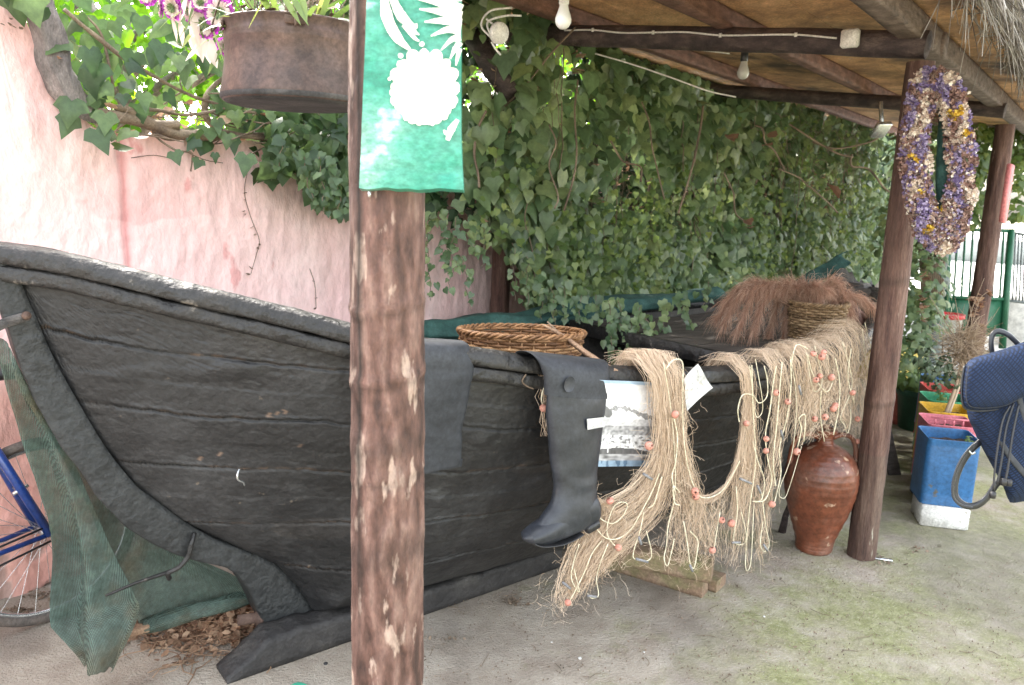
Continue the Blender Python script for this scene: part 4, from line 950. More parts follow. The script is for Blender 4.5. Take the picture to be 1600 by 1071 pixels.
# loose frizz
for _ in range(900):
    gset = RN.choice([GA, GA, GB, GD, GE]); G = RN.choice(gset); q = np.array(G[RN.randrange(1, len(G))]) + np.array([RN.gauss(0, 14), RN.gauss(0, 22)])
    if q[0] > 1205 and q[1] > 660: continue
    p = PC(q[0], q[1], RN.uniform(.05, .12)); pts = [p]
    dr = np.array([RN.gauss(0, 1), RN.gauss(0, 1), RN.gauss(-.3, 1)]); dr /= np.linalg.norm(dr)
    for i in range(4):
        dr = dr + np.array([RN.gauss(0, .5), RN.gauss(0, .5), RN.gauss(-.1, .5)]); dr /= np.linalg.norm(dr); pts.append(pts[-1] + dr * RN.uniform(.008, .02))
    mb.tube(pts, .0005, 3, caps=False)
mb.build('netting', m_net, net)
def ropef(pp, r=.0034, off=.10, n=None):
    r = r * .68
    G = resamp(pp, n or len(pp) * 7); pts = [PC(q[0], q[1], off + .008 * fn(i * .2, pp[0][0], 0)) for i, q in enumerate(G)]
    mb = MB(); mb.tube(pts, r, 6); return mb.build('rope', m_rope, net)
ROPES = [
    [(1040, 578), (1052, 563), (1066, 566), (1067, 600), (1067, 660), (1072, 715), (1084, 760), (1098, 778), (1125, 770), (1143, 745), (1156, 720)],
    [(1052, 650), (1058, 680), (1056, 720), (1050, 745), (1055, 770)],
    [(1155, 660), (1153, 640), (1160, 618), (1176, 618), (1186, 630), (1198, 620), (1199, 595), (1194, 572)],
    [(1213, 572), (1208, 600), (1203, 640), (1196, 680), (1200, 720), (1206, 750), (1196, 780), (1180, 785)],
    [(1222, 566), (1218, 610), (1214, 660), (1208, 720), (1212, 760)],
    [(1235, 562), (1236, 600), (1230, 650), (1218, 700), (1220, 740), (1210, 786)],
    [(1262, 555), (1270, 585), (1290, 612), (1300, 600), (1302, 585)],
    [(1246, 700), (1252, 670), (1248, 655), (1258, 650), (1256, 690)],
    [(925, 795), (940, 812), (958, 818), (974, 805), (980, 788), (966, 786), (955, 800), (948, 830), (956, 848), (966, 856)],
    [(925, 818), (945, 840), (965, 842), (985, 828), (1002, 800), (1018, 770), (1030, 740)],
    [(940, 845), (925, 865), (915, 890), (898, 925), (888, 942)],
    [(950, 850), (938, 880), (932, 905), (935, 930), (925, 935), (918, 928)],
    [(905, 850), (896, 880), (893, 905), (905, 925), (897, 890)],
    [(1006, 800), (1000, 830), (990, 862), (992, 874), (1012, 876), (1018, 864), (1010, 830)],
    [(1034, 745), (1026, 775), (1020, 790), (1012, 794)],
    [(1068, 815), (1074, 850), (1078, 880), (1084, 888), (1088, 870), (1090, 845), (1078, 830)],
    [(1125, 800), (1120, 830), (1116, 858)],
    [(1150, 760), (1152, 800), (1146, 840), (1150, 850), (1162, 850), (1166, 835), (1158, 800)],
    [(1190, 770), (1196, 820), (1202, 850), (1195, 862), (1188, 850), (1192, 815)],
    [(1176, 690), (1184, 720), (1194, 750), (1190, 780), (1176, 784)],
    [(1305, 560), (1312, 600), (1310, 640), (1302, 680)], [(1330, 545), (1325, 590), (1335, 630)], [(1283, 610), (1282, 650), (1288, 690)],
    [(1062, 770), (1052, 760), (1054, 785), (1062, 790)], [(1236, 570), (1244, 540), (1262, 545)],
    [(852, 600), (846, 622), (850, 640)],
]
for i, r_ in enumerate(ROPES): ropef(r_, r=RN.choice([.0030, .0035, .0027]), off=.105 if i != 25 else .03)
RAUTO = 7
for i in range(RAUTO):
    G = RN.choice([GA, GB, GD, GE, GE, GC]); k = RN.randrange(len(G) - 1); u = RN.random()
    g_ = [lerp(np.array(a, float), np.array(b, float), u) for a, b in zip(G[k], G[k + 1])]
    c = RN.randrange(2, len(g_) + 1); w_ = RN.uniform(4, 12)
    pp = [q + np.array([RN.gauss(0, 4), 0]) for q in g_[:c]]; pp += [pp[-1] + np.array([w_ * .7, 12]), pp[-1] + np.array([w_ * 1.5, -8])] + ([q + np.array([w_ * 1.5, -10]) for q in g_[max(0, c - 2):c - 1]])
    ropef(pp, r=RN.choice([.0022, .0028]), off=.10)
FL = [(1055, 648), (1166, 662), (1213, 614), (1231, 628), (1197, 686), (1197, 705), (1273, 655), (1287, 551), (1271, 553), (1284, 558), (1281, 588), (1275, 594), (1332, 614), (1302, 639), (1305, 634), (1289, 652), (1087, 776), (1086, 768), (1113, 860),
      (966, 856), (887, 942), (1128, 813), (1143, 818), (1206, 788), (1245, 706), (1340, 655), (1014, 697), (1299, 590), (1340, 690), (953, 783)]
for (x, y) in FL:
    c = PC(x, y, .112); mb = MB(); r_ = RN.uniform(.0115, .0155)
    d_ = np.array([RN.gauss(0, 1), RN.gauss(0, 1), RN.gauss(0, 1)]); d_ /= np.linalg.norm(d_); a_ = np.cross(d_, [0, .3, 1]); a_ /= np.linalg.norm(a_)
    mb.lathe([(.004 if a in (0, 10) else r_ * math.sin(math.pi * (a / 10 * .86 + .07)), -r_ * math.cos(math.pi * (a / 10 * .86 + .07)) * .93) for a in range(11)], c, 16, ax=[a_, np.cross(d_, a_), d_])
    mb.build('float', m_float, net)
for (x, y, dx, dy) in [(1003, 876, 18, 5), (1012, 745, 14, 9), (1165, 752, 18, 8), (1186, 765, 5, 12), (1150, 848, 12, 0), (925, 932, 14, 2), (1080, 888, 4, 10), (1196, 856, 6, 10), (1250, 610, 3, 14), (1222, 680, 4, 14), (1000, 845, 4, 12), (885, 915, 12, 10)]:
    a = PC(x - dx / 2, y - dy / 2, .11); b = PC(x + dx / 2, y + dy / 2, .11); mb = MB(); mb.tube([a, b], .0045, 8); mb.build('lead_weight', m_lead, net)
# small knotted scrap with float behind the boot
mb = MB()
for i in range(26):
    x = 850 + RN.gauss(0, 3); pts = [PC(x + RN.gauss(0, 3) + 3 * math.sin(k * 1.3 + i), y, .02) for k, y in enumerate([582, 600, 620, 640, 660, 682])]; mb.tube(pts[:RN.randrange(3, 7)], .0008, 3, caps=False)
scr = empty('net_scrap', PC(850, 640, .02), 'short scrap of net with one float hanging left of the boot', 'net scrap'); mb.build('netting', m_net, scr)
mb = MB(); mb.lathe([(.0005, -.013), (.009, -.01), (.013, 0), (.009, .01), (.0005, .013)], PC(849, 638, .03), 14); mb.build('float', m_float, scr)
mb = MB(); mb.tube(catmull([PC(x, y, .03) for x, y in [(822, 585), (816, 596), (824, 604), (834, 608)]], 16), .003, 5); mb.build('rope_end', m_twig, scr)

# ------------------------------------------------------------------ baskets, sticks, dry grass
def basket(c, r0, r1, h, n, rows, material, label, tilt=0.0):
    rt = empty('wicker_basket', c, label, 'basket'); mb = MB()
    tl = lambda q: (q[0], q[1], q[2] - tilt * (q[1] - c[1]) * max(0, (q[2] - c[2]) / h))
    for i in range(rows):
        z0 = h * i / rows; r_ = lerp(r0, r1, (i + .5) / rows) ; K = n * 4
        pts = []
        for k in range(K + 1):
            th_ = 2 * math.pi * k / K; w_ = math.sin(th_ * n / 2 + (math.pi if i % 2 else 0)) * h / rows * .55
            pts.append(c + np.array([(r_ + w_) * math.cos(th_), (r_ + w_) * math.sin(th_), z0 + h / rows * .5 + .003 * fn(k * .3, i, 0)]))
        mb.tube(pts, h / rows * .5, 5, caps=False)
    mb.v = [tl(q) for q in mb.v]; mb.build('weave', material, rt)
    mb = MB()
    for k in range(n):
        th_ = 2 * math.pi * (k + .5) / n; d_ = np.array([math.cos(th_), math.sin(th_), 0]); mb.tube([c + d_ * r0, c + d_ * r1 + Z3 * h], .003, 5)
    mb.v = [tl(q) for q in mb.v]; mb.build('stakes', material, rt)
    mb = MB()
    for s_ in range(3):
        pts = [c + np.array([(r1 + .004 + .007 * math.cos(k * .9 + s_ * 2.1)) * math.cos(2 * math.pi * k / 120), (r1 + .004 + .007 * math.cos(k * .9 + s_ * 2.1)) * math.sin(2 * math.pi * k / 120), h + .006 + .007 * math.sin(k * .9 + s_ * 2.1)]) for k in range(121)]
        mb.tube(pts, .0055, 5, caps=False)
    mb.v = [tl(q) for q in mb.v]; mb.build('rim', material, rt)
    mb = MB(); mb.lathe([(.0005, .006), (r0, .006)], c, 40); mb.build('base', material, rt)
    return rt
bc = P(815, 516, 3.02); bt = (bc[:2] - BO) @ BA; bs = (bc[:2] - BO) @ BN
print('basket t,s,z', bt, bs, bc[2])
for o in bpy.data.objects:
    pass
basket(np.array([bc[0], bc[1], .83]), .195, .238, max(.1, bc[2] - .84), 34, 22, m_wicker, 'golden wicker basket inside the boat, left of the boot', tilt=.075)
def stick(pts, r, label, name='stick', material=m_wood, cat='stick', group=None):
    mb = MB(); mb.tube(catmull(pts, len(pts) * 6), r, 8, jit=.25); return tag(mb.build(name, material, loc=tuple(pts[0])), label, cat, group)
stick([P(848, 508, 2.95), P(880, 525, 2.87), P(918, 553, 2.75), P(962, 582, 2.62)], [.004, .007, .009, .011], 'thicker of two sticks leaning from the basket on the gunwale')
stick([P(855, 503, 2.96), P(890, 535, 2.86), P(925, 562, 2.74), P(950, 575, 2.66)], [.003, .004, .005, .006], 'thinner dark stick leaning from the golden basket', material=m_twig)

b2 = PG(1272, 528, .95)
basket(b2 + Z3 * .0, .115, .135, .17, 26, 13, m_wicker2, 'pale wicker basket on the aft deck behind the dry red grass')
dg = empty('dry_grass_bunch', b2 + Z3 * .1, 'bunch of reddish dry plume grass spilling over the aft deck', 'dry grass')
ZD = float((b2 - CAM) @ fw) - .05
R4 = random.Random(4)
PL = [((1240, 478), (1172, 448), (1128, 512)), ((1242, 478), (1190, 448), (1150, 522)), ((1245, 480), (1205, 452), (1175, 522)), ((1246, 482), (1225, 446), (1200, 528)), ((1250, 484), (1240, 450), (1225, 532)),
      ((1256, 484), (1256, 448), (1248, 535)), ((1262, 486), (1275, 450), (1268, 530)), ((1280, 490), (1305, 442), (1330, 495)), ((1275, 490), (1295, 440), (1312, 505)), ((1290, 490), (1330, 462), (1375, 488)),
      ((1235, 476), (1185, 440), (1135, 470)), ((1240, 474), (1215, 446), (1165, 455)), ((1250, 474), (1240, 447), (1205, 450)), ((1262, 478), (1265, 450), (1290, 452)), ((1238, 480), (1165, 450), (1118, 498)), ((1262, 482), (1250, 450), (1230, 500))]
for pi_, (a, b, c) in enumerate(PL):
    Zp = ZD + R4.uniform(-.10, .12); sp_ = [P(*a, ZD + .02), P(*b, (ZD + Zp) / 2 + .0), P(*c, Zp)]
    spn = catmull(sp_, 30); mb = MB(); mb.tube(spn[:24], [.003, .0012], 4)
    for _ in range(1100):
        f = R4.uniform(.25, 1); i = min(29, int(f * 30)); p = spn[i]; tg = spn[min(30, i + 1)] - spn[max(0, i - 1)]; tg /= np.linalg.norm(tg)
        l = R4.uniform(.05, .13) * (1.1 - .4 * f); dr = tg * .7 + np.array([R4.gauss(0, .38), R4.gauss(0, .38), R4.gauss(-.1, .38)])
        p1_ = p + dr * l * .5; p2_ = p + dr * l * .9 - Z3 * l * .45; wv = np.array([R4.gauss(0, 1), R4.gauss(0, 1), R4.gauss(0, 1)]); wv = wv / np.linalg.norm(wv) * .0008
        b0_ = len(mb.v); mb.add([p - wv, p + wv, p1_ + wv, p1_ - wv, p2_], [(0, 1, 2, 3), (3, 2, 4)])
    mb.build('plume', m_plume, dg)

# ------------------------------------------------------------------ green shade cloth: on the far gunwale and under the bow
mb = MB()
def far_tarp(u, v):
    t = lerp(1.55, 3.75, u); an = v * 2 * math.pi; R_ = .035 + .045 * (.5 + .5 * fbm(t * 2.2, 1, 1)) + .02 * math.sin(min(1, u * 1.1) * math.pi)
    q = bp(t, -(hb(t) - .01), zs(t) + .015 + .03 * fbm(t * 1.4, 4, 4))
    fold = 1 + .28 * noise.noise(Vector((t * 3, math.cos(an) * 2.2, math.sin(an) * 2.2)))
    return q + BN3 * R_ * 1.3 * fold * math.cos(an) + Z3 * R_ * .8 * fold * math.sin(an)
mb.grid(far_tarp, 150, 28, closev=True)
tl_ = empty('green_tarp', bp(2.2, -hb(2.2), 1.0), 'dark green shade cloth rolled along the far gunwale and tied up to the stern', 'tarp'); mb.build('rolled_cloth', m_teal, tl_)
Lp = [(1150, 490), (1190, 480), (1240, 462), (1290, 440), (1322, 418)]; Up = [(1150, 480), (1190, 462), (1240, 444), (1285, 418), (1323, 392)]
LL = [P(x, y, 4.75 + .05 * i) for i, (x, y) in enumerate(Lp)]; UU = [P(x, y, 4.85 + .05 * i) for i, (x, y) in enumerate(Up)]
cl, cu = catmull(LL, 40), catmull(UU, 40)
mb = MB(); mb.grid(lambda u, v: lerp(cl[int(round(u * 40))], cu[int(round(u * 40))], v) + Z3 * .012 * fbm(u * 5, v * 3, 0) - K3 * (.03 * math.sin(v * 7 + u * 6)), 41, 12); mb.build('raised_cloth', m_teal, tl_, solid=.003)
# dark ragged stern boards beneath the cloth
mb = MB()
hp = catmull([P(1262, 470, 4.8), P(1290, 448, 4.85), P(1315, 420, 4.9), P(1340, 440, 4.9), P(1365, 470, 4.9), P(1388, 500, 4.9)], 50)
lp = catmull([P(1262, 492, 4.8), P(1290, 490, 4.82), P(1318, 490, 4.85), P(1338, 500, 4.85), P(1358, 510, 4.85), P(1378, 520, 4.85)], 50)
mb.grid(lambda u, v: lerp(hp[int(round(u * 50))], lp[int(round(u * 50))], v) + Z3 * .035 * fbm(u * 22, v, 0) * (1 - v) + BN3 * .02 * fbm(u * 9, v * 9, 2), 51, 14); mb.build('stern_boards', m_inner, boat, solid=.012)
mb = MB(); mb.tube(catmull([P(1318, 462, 4.35), P(1326, 478, 4.3), P(1340, 510, 4.2), P(1352, 545, 4.1)], 24), [.03, .038, .042, .04], 12, jit=.3)
mb.tube(catmull([P(1330, 480, 4.28), P(1345, 492, 4.3), P(1362, 510, 4.3)], 12), [.02, .018, .014], 8, jit=.3)
tag(mb.build('driftwood_branch', m_redbeam, loc=tuple(P(1340, 510, 4.2))), 'reddish forked driftwood branch at the stern end of the net', 'branch')

nb = empty('shade_cloth', PG(140, 1040), 'green shade cloth hanging from the bow down to the concrete', 'shade cloth')
rowsL = [(-12, 520), (8, 590), (45, 700), (78, 800), (86, 880), (84, 960), (88, 990), (128, 1046)]
rowsR = [(18, 545), (45, 610), (95, 690), (135, 780), (168, 860), (200, 930), (214, 965), (172, 1052)]
zc = [2.16, 2.2, 2.28, 2.38, 2.44, 2.46, 2.44, 2.40]
Lc = catmull([P(x, y, z) for (x, y), z in zip(rowsL, zc)], 70); Rc = catmull([P(x, y, z - .02) for (x, y), z in zip(rowsR, zc)], 70)
for q in Lc + Rc: q[2] = max(q[2], .012)
mb = MB()
def cl1(u, v):
    i = int(round(v * 70)); p = lerp(Lc[i], Rc[i], u); a = .012 + .03 * v
    p = p + (-fw) * (a * math.sin(u * 9 + v * 3.5 + 1.5 * fn(u * 2, v * 3, 0)) + .012 * fbm(u * 3, v * 6, 2))
    p[2] = max(.008 + .01 * u, p[2] + (.014 * noise.noise(Vector((u * 14, 0, 0))) if v > .97 else 0)); return p
mb.grid(cl1, 60, 71); mb.build('hanging_cloth', m_gnet, nb, solid=.0015)
rl2 = [(20, 560), (48, 640), (100, 720), (140, 800), (172, 880), (205, 945), (222, 985)]
rr2 = [(26, 560), (60, 640), (130, 725), (210, 815), (300, 870), (375, 905), (392, 935)]
zz2 = [2.24, 2.32, 2.42, 2.50, 2.55, 2.58, 2.58]
L2 = catmull([P(x, y, z) for (x, y), z in zip(rl2, zz2)], 60); Rr2 = catmull([P(x, y, z + .20) for (x, y), z in zip(rr2, [2.05, 2.1, 2.2, 2.32, 2.45, 2.55, 2.62])], 60)
mb = MB()
def cl2(u, v):
    i = int(round(v * 60)); p = lerp(L2[i], Rr2[i], u) + fw * (.03 * math.sin(u * math.pi) * 2 + .012 * fbm(u * 4, v * 5, 6)); p[2] = max(.02, p[2]); return p
mb.grid(cl2, 50, 61); mb.build('hanging_cloth', m_gnet, nb, solid=.0015)
ra, rb = L2[-1], Rr2[-1]; mb = MB()
rp_pts = catmull([ra + Z3 * .01, lerp(ra, rb, .5) + Z3 * .008, rb + Z3 * .005], 40)
mb.tube(rp_pts, [.022, .028, .025, .03, .024], 14, jit=.5); mb.build('rolled_hem', m_gnet, nb)
mb = MB(); q = L2[-1] + Z3 * .008; d_ = (ra - rb) / np.linalg.norm(ra - rb); s_ = np.cross(d_, Z3); s_ /= np.linalg.norm(s_)
mb.box(q + d_ * .01 - fw * .01, (.07, .032, .026), ax=[d_, s_, np.cross(d_, s_)], bev=.003); mb.build('batten', m_wood, nb)

# leaf litter and twigs under the stem
lt = MB(); R5 = random.Random(8)
def deadleaf(mb, p, sz, R_):
    a = R_.uniform(0, 6.28); d_ = np.array([math.cos(a), math.sin(a), R_.gauss(0, .35)]); s_ = np.array([-math.sin(a), math.cos(a), R_.gauss(0, .35)]); up = np.cross(d_, s_); c = R_.uniform(-.4, .5)
    pts = [(-.5, 0, 0), (-.2, .28, c), (.15, .3, c), (.5, 0, 0), (.15, -.3, c), (-.2, -.28, c), (0, 0, -.05)]
    mb.add([p + (d_ * x + s_ * y + up * z * .4) * sz for x, y, z in pts], [(6, 0, 1), (6, 1, 2), (6, 2, 3), (6, 3, 4), (6, 4, 5), (6, 5, 0)])
for _ in range(1500):
    x = R5.gauss(335, 62); y = R5.gauss(972, 24)
    if x > 425 or x < 190 or y < 925 + (400 - x) * .12: continue
    p = PG(x, y, 0); h_ = .05 * math.exp(-((x - 370) / 50) ** 2) * math.exp(-((y - 965) / 30) ** 2)
    deadleaf(lt, p + Z3 * (.006 + R5.random() * (h_ + .008)), R5.uniform(.015, .04), R5)
for _ in range(260):
    x = R5.gauss(320, 65); y = R5.gauss(985, 24)
    if x > 430 or y < 938: continue
    p = PG(x, y, 0) + Z3 * .008; a = R5.uniform(0, 6.28); pts = [p]
    for k in range(4): a += R5.gauss(0, .5); pts.append(pts[-1] + np.array([math.cos(a), math.sin(a), R5.gauss(0, .15)]) * R5.uniform(.015, .05)); pts[-1][2] = max(.004, pts[-1][2])
    lt.tube(pts, R5.uniform(.0012, .0025), 4, caps=False)
tag(lt.build('leaf_litter', m_deadleaf, loc=tuple(PG(330, 975))), 'pile of dead brown leaves and twigs under the bow', 'leaf litter', kind='stuff')
lt = MB()
for _ in range(900):
    x = R5.uniform(560, 1600); y = R5.uniform(880, 1069)
    p = PG(x, y, 0) + Z3 * .004
    if R5.random() < .55: lt.lathe([(.0005, .003), (.002, .001), (.0025, -.002)], p + Z3 * .001, 5)
    else: deadleaf(lt, p, R5.uniform(.004, .012), R5)
for _ in range(46):
    p = PG(R5.uniform(560, 1600), R5.uniform(890, 1069), 0) + Z3 * .004; a = R5.uniform(0, 6.28); pts = [p]
    for k in range(3): a += R5.gauss(0, .4); pts.append(pts[-1] + np.array([math.cos(a), math.sin(a), 0]) * R5.uniform(.008, .03))
    lt.tube(pts, .0011, 4, caps=False)
for (cx, cy, n_) in [(798, 941, 50), (770, 905, 15), (1385, 880, 30), (1350, 868, 40), (700, 1000, 12), (1440, 860, 18), (60, 930, 50), (30, 955, 60)]:
    for _ in range(n_):
        p = PG(cx + R5.gauss(0, 14), cy + R5.gauss(0, 4), 0) + Z3 * .005; deadleaf(lt, p, R5.uniform(.006, .02), R5)
tag(lt.build('ground_debris', m_twig, loc=tuple(PG(900, 980))), 'scattered bits of bark, grit and leaf on the mossy concrete', 'debris', kind='stuff')
pb_ = MB(); 
for (x, y, r_) in [(906, 1030, .008), (1194, 964, .005), (862, 1004, .004), (1006, 1020, .005), (509, 1038, .008)]:
    q = PG(x, y, 0); mb = MB(); mb.lathe([(.0005, r_ * .9), (r_ * .7, r_ * .7), (r_, .2 * r_), (r_ * .8, 0)], q, 8, jit=.4)
    tag(mb.build('pebble', m_whiteblock if x != 509 else m_black, loc=tuple(q)), 'tiny pebble lying on the mossy concrete in the foreground', 'pebble', 'pebbles on the concrete')
mb = MB(); q = PG(465, 1082, 0); mb.lathe([(.0005, .022), (.024, .020), (.036, .010), (.038, 0)], q, 24); tag(mb.build('plastic_cap', paint('mint_plastic', (.08, .55, .35), .3, scale=4, bump=0), loc=tuple(q)), 'mint green plastic lid on the concrete at the bottom edge', 'lid')

# ------------------------------------------------------------------ bicycle leaning on the wall
bkq = PG(84, 968, 0); ub = float((bkq[:2] - RO) @ RE); offb = WK - float((bkq[:2] - RO) @ RK)
print('bike u, off', ub, offb)
def bk(u, z, o_=0.0): return wp(ub + u, offb - .06 * z / .7 + o_, z)
bike = empty('bicycle', bk(-.5, 0), 'blue bicycle leaning on the pink wall behind the bow, only its rear showing', 'bicycle')
R_ = .345
for (du, nm) in ((0, 'wheel'), (-1.04, 'wheel')):
    cpt = bk(du, R_)
    ux = E3; uz = bk(0, 1) - bk(0, 0); uz /= np.linalg.norm(uz); ctr = bk(0, R_ * 1.0)
    ctr = bk(du, 0) + uz * R_
    mb = MB(); mb.tube([ctr + (ux * math.cos(a) + uz * math.sin(a)) * (R_ - .018) for a in [2 * math.pi * k / 90 for k in range(91)]], .018, 10, caps=False); wh = mb.build('wheel', m_tyre, bike)
    mb = MB(); mb.tube([ctr + (ux * math.cos(a) + uz * math.sin(a)) * (R_ - .040) for a in [2 * math.pi * k / 90 for k in range(91)]], .008, 8, caps=False); mb.build('rim', m_silver, wh)
    ny = np.cross(ux, uz); mb = MB()
    for k in range(32):
        a = 2 * math.pi * k / 32; a2 = a + (.35 if k % 2 else -.35); sd = .03 if k % 4 < 2 else -.03
        mb.tube([ctr + (ux * math.cos(a2) + uz * math.sin(a2)) * .02 + ny * sd, ctr + (ux * math.cos(a) + uz * math.sin(a)) * (R_ - .042)], .0011, 4, caps=False)
    mb.build('spokes', m_silver, wh)
    mb = MB(); mb.tube([ctr - ny * .045, ctr + ny * .045], .018, 12); mb.build('hub', m_silver, wh)
hub = bk(0, R_); bb = bk(-.46, .29); st = bk(-.17, .80); hd0 = bk(-1.10 + .12, .62); hd1 = bk(-.97, .80); fh = bk(-1.04, R_)
for (a, b, r_) in [(bb, st, .016), (bb, hd0, .018), (st * .92 + bb * .08, hd1, .016), (hd0 - (hd1 - hd0) * .2, hd1 + (hd1 - hd0) * .3, .019)]:
    mb = MB(); mb.tube([a, b], r_, 12); mb.build('frame_tube', m_blueframe, bike)
ny = np.cross(E3, Z3)
for sg in (1, -1):
    mb = MB(); mb.tube([bb + ny * .03 * sg, hub + ny * .055 * sg], .009, 10); mb.build('chain_stay', m_blueframe, bike)
    mb = MB(); mb.tube([st + ny * .018 * sg, hub + ny * .058 * sg], .016, 10); mb.build('seat_stay', m_blueframe, bike)
    mb = MB(); mb.tube([hd0 + ny * .02 * sg, fh + ny * .05 * sg], .011, 10); mb.build('fork', m_blueframe, bike)
mb = MB(); mb.tube([bb + (bb - st) * .0 + Z3 * .02 + ny * .06, hub + Z3 * .035 + ny * .06], .004, 6); mb.tube([bb - Z3 * .06 + ny * .06, hub - Z3 * .025 + ny * .06], .004, 6); mb.build('chain', m_black, bike)
mb = MB(); mb.tube([st, st + (st - bb) * .25], .013, 8); mb.build('seat_post', m_silver, bike)
mb = MB(); c = st + (st - bb) * .27; mb.grid(lambda u, v: c + E3 * ((u - .5) * .27) + ny * (math.cos(v * 6.283) * lerp(.09, .02, 1 - u)) + Z3 * (math.sin(v * 6.283) * .025), 14, 14, closev=True); mb.build('saddle', m_black, bike)
mb = MB(); hb_ = hd1 + (hd1 - hd0) * .4; mb.tube(catmull([hb_ - ny * .27 + E3 * .12, hb_ - ny * .2, hb_, hb_ + ny * .1, hb_ + ny * .12 + E3 * .14], 20), .011, 8); mb.build('handlebar', m_silver, bike)
mb = MB(); mid = lerp(st, hub, .62); mb.tube([mid + ny * .05, mid - ny * .05], .009, 8); mb.tube([mid + ny * .04 - E3 * .03, mid + ny * .04 + E3 * .02 + Z3 * .02], .007, 6); mb.build('brake', m_silver, bike)

# ------------------------------------------------------------------ clay jar
jc = PG(1280, 852, 0); jc = jc + np.array([-.045, -.045, 0])
ZJ = float((jc - CAM) @ fw)
jr = empty('clay_jar', jc, 'glossy brown clay jar with two handles beside the leaning post', 'jar')
S_ = .575
jp = [(.0005, .0), (.072, .0), (.080, .012), (.082, .03), (.088, .06), (.108, .12), (.132, .19), (.150, .26), (.158, .315), (.157, .36), (.146, .405), (.124, .44), (.094, .466), (.064, .482), (.044, .492), (.036, .503), (.034, .522), (.037, .535), (.048, .543), (.050, .551), (.046, .557), (.036, .556), (.028, .545), (.026, .50), (.0005, .48)]
pr = [q * np.array([1.03, 1.06]) for q in catmull([np.array(q) for q in jp[1:-1]], 110)]
mb = MB(); mb.lathe([(.0005, 0)] + [(max(.001, q[0] + .0012 * math.sin(i * 1.9)), q[1]) for i, q in enumerate(pr)] + [(.0005, .49)], jc, 56, jit=.006); mb.build('body', m_clay, jr)
for sg in (1, -1):
    d_ = CR * np.array([1, 1, 0]); d_ /= np.linalg.norm(d_); d_ = d_ * sg
    mb = MB(); JS = np.array([1.03, 1.03, 1.06]); pts = catmull([jc + d_ * .034 + Z3 * .520, jc + d_ * .075 + Z3 * .533, jc + d_ * .118 + Z3 * .520, jc + d_ * .140 + Z3 * .48, jc + d_ * .146 + Z3 * .43, jc + d_ * .143 + Z3 * .395], 30); pts = [jc + (q - jc) * JS for q in pts]
    mb.tube(pts, [.014, .012, .0115, .012, .014, .018], 10, jit=.1); mb.build('handle', m_clay, jr)
mb = MB(); mb.lathe([(.0005, .612), (.012, .61), (.018, .60), (.016, .588), (.0005, .58)], jc, 20); mb.build('stopper', m_clay, jr)

# ------------------------------------------------------------------ coloured tins and pots
def rrect(w_, r_, n=6):
    out = []
    for cx, cy, a0 in ((1, 1, 0), (-1, 1, 90), (-1, -1, 180), (1, -1, 270)):
        for k in range(n + 1):
            a = math.radians(a0 + 90 * k / n); out.append((cx * (w_ / 2 - r_) + r_ * math.cos(a), cy * (w_ / 2 - r_) + r_ * math.sin(a)))
    return out
TD = np.array([.50, .866, 0]); TS = np.array([.866, -.50, 0]); TS = np.array([.97, -.243, 0]); TD = np.array([.243, .97, 0])
def tin(c, w_, h_, material, label, z0=0.0, slots=False, name='planter_tin'):
    rt = empty(name, c + Z3 * z0, label, 'planter', 'coloured tin planters in a row'); R_ = rrect(w_, .028); K = len(R_)
    R2_ = rrect(w_ - .008, .024)
    prof_ = [(1.0, 0, 0), (1.0, .004, 0), (.985, .012, 0), (.985, .05, 0), (.978, .055, 0), (.985, .06, 0), (.985, h_ - .04, 0), (.978, h_ - .035, 0), (.985, h_ - .03, 0), (.985, h_ - .008, 0), (1.0, h_ - .004, 0), (1.0, h_, 0), (.965, h_ + .0, 0), (.955, h_ - .006, 0), (.955, h_ - .09, 0)]
    mb = MB(); vs = []; fs = []
    for i, (k, z, _) in enumerate(prof_):
        for j, (x, y) in enumerate(R_):
            dn = .003 * fbm(x * 9 + c[0], y * 9 + c[1], z * 7) if 0 < i < 10 else 0
            vs.append(c + Z3 * (z0 + z) + TS * x * (k + dn * 6) + TD * y * (k + dn * 6))
    for i in range(len(prof_) - 1):
        for j in range(K): fs.append((i * K + j, i * K + (j + 1) % K, (i + 1) * K + (j + 1) % K, (i + 1) * K + j))
    mb.add(vs, fs); mb.add([c + Z3 * (z0 + .001)] + [c + Z3 * (z0 + .001) + TS * x * .99 + TD * y * .99 for x, y in R_], [(0, (j + 1) % K + 1, j + 1) for j in range(K)])
    mb.build('can', material, rt, smooth=True)
    mb = MB(); mb.grid(lambda u, v: c + Z3 * (z0 + h_ - .055 + .012 * fbm(u * 5, v * 5, c[0])) + TS * (u - .5) * w_ * .93 + TD * (v - .5) * w_ * .93, 16, 16); mb.build('soil', m_soil, rt)
    if slots:
        mb = MB()
        for k in range(5):
            for a_, b_ in ((TS, TD),): mb.box(c - TD * (w_ / 2 - .006) + TS * (-.09 + .045 * k) + Z3 * (z0 + h_ + .016), (.008, .004, .034), ax=[TS, TD, Z3])
        mb.box(c - TD * (w_ / 2 - .006) + Z3 * (z0 + h_ + .036), (w_ * .9, .006, .008), ax=[TS, TD, Z3]); mb.build('cut_rim', material, rt)
    return rt
t0 = PG(1471, 826, 0) + TD * .10 + TS * .01
def block(c, sz, label, material=m_whiteblock, name='concrete_block', grp='blocks under the tins'):
    mb = MB(); mb.box(c + Z3 * sz[2] / 2, sz, ax=[TS, TD, Z3], bev=.008); return tag(mb.build(name, material, loc=tuple(c)), label, 'block', grp)
block(t0, (.225, .20, .115), 'whitewashed block under the front blue tin')
TW = .245
RD = np.array([.46, .888, 0])
tin(t0 + TD * .03 + TS * .0, TW, .345, m_blue, 'front blue tin planter standing on a white block', z0=.118)
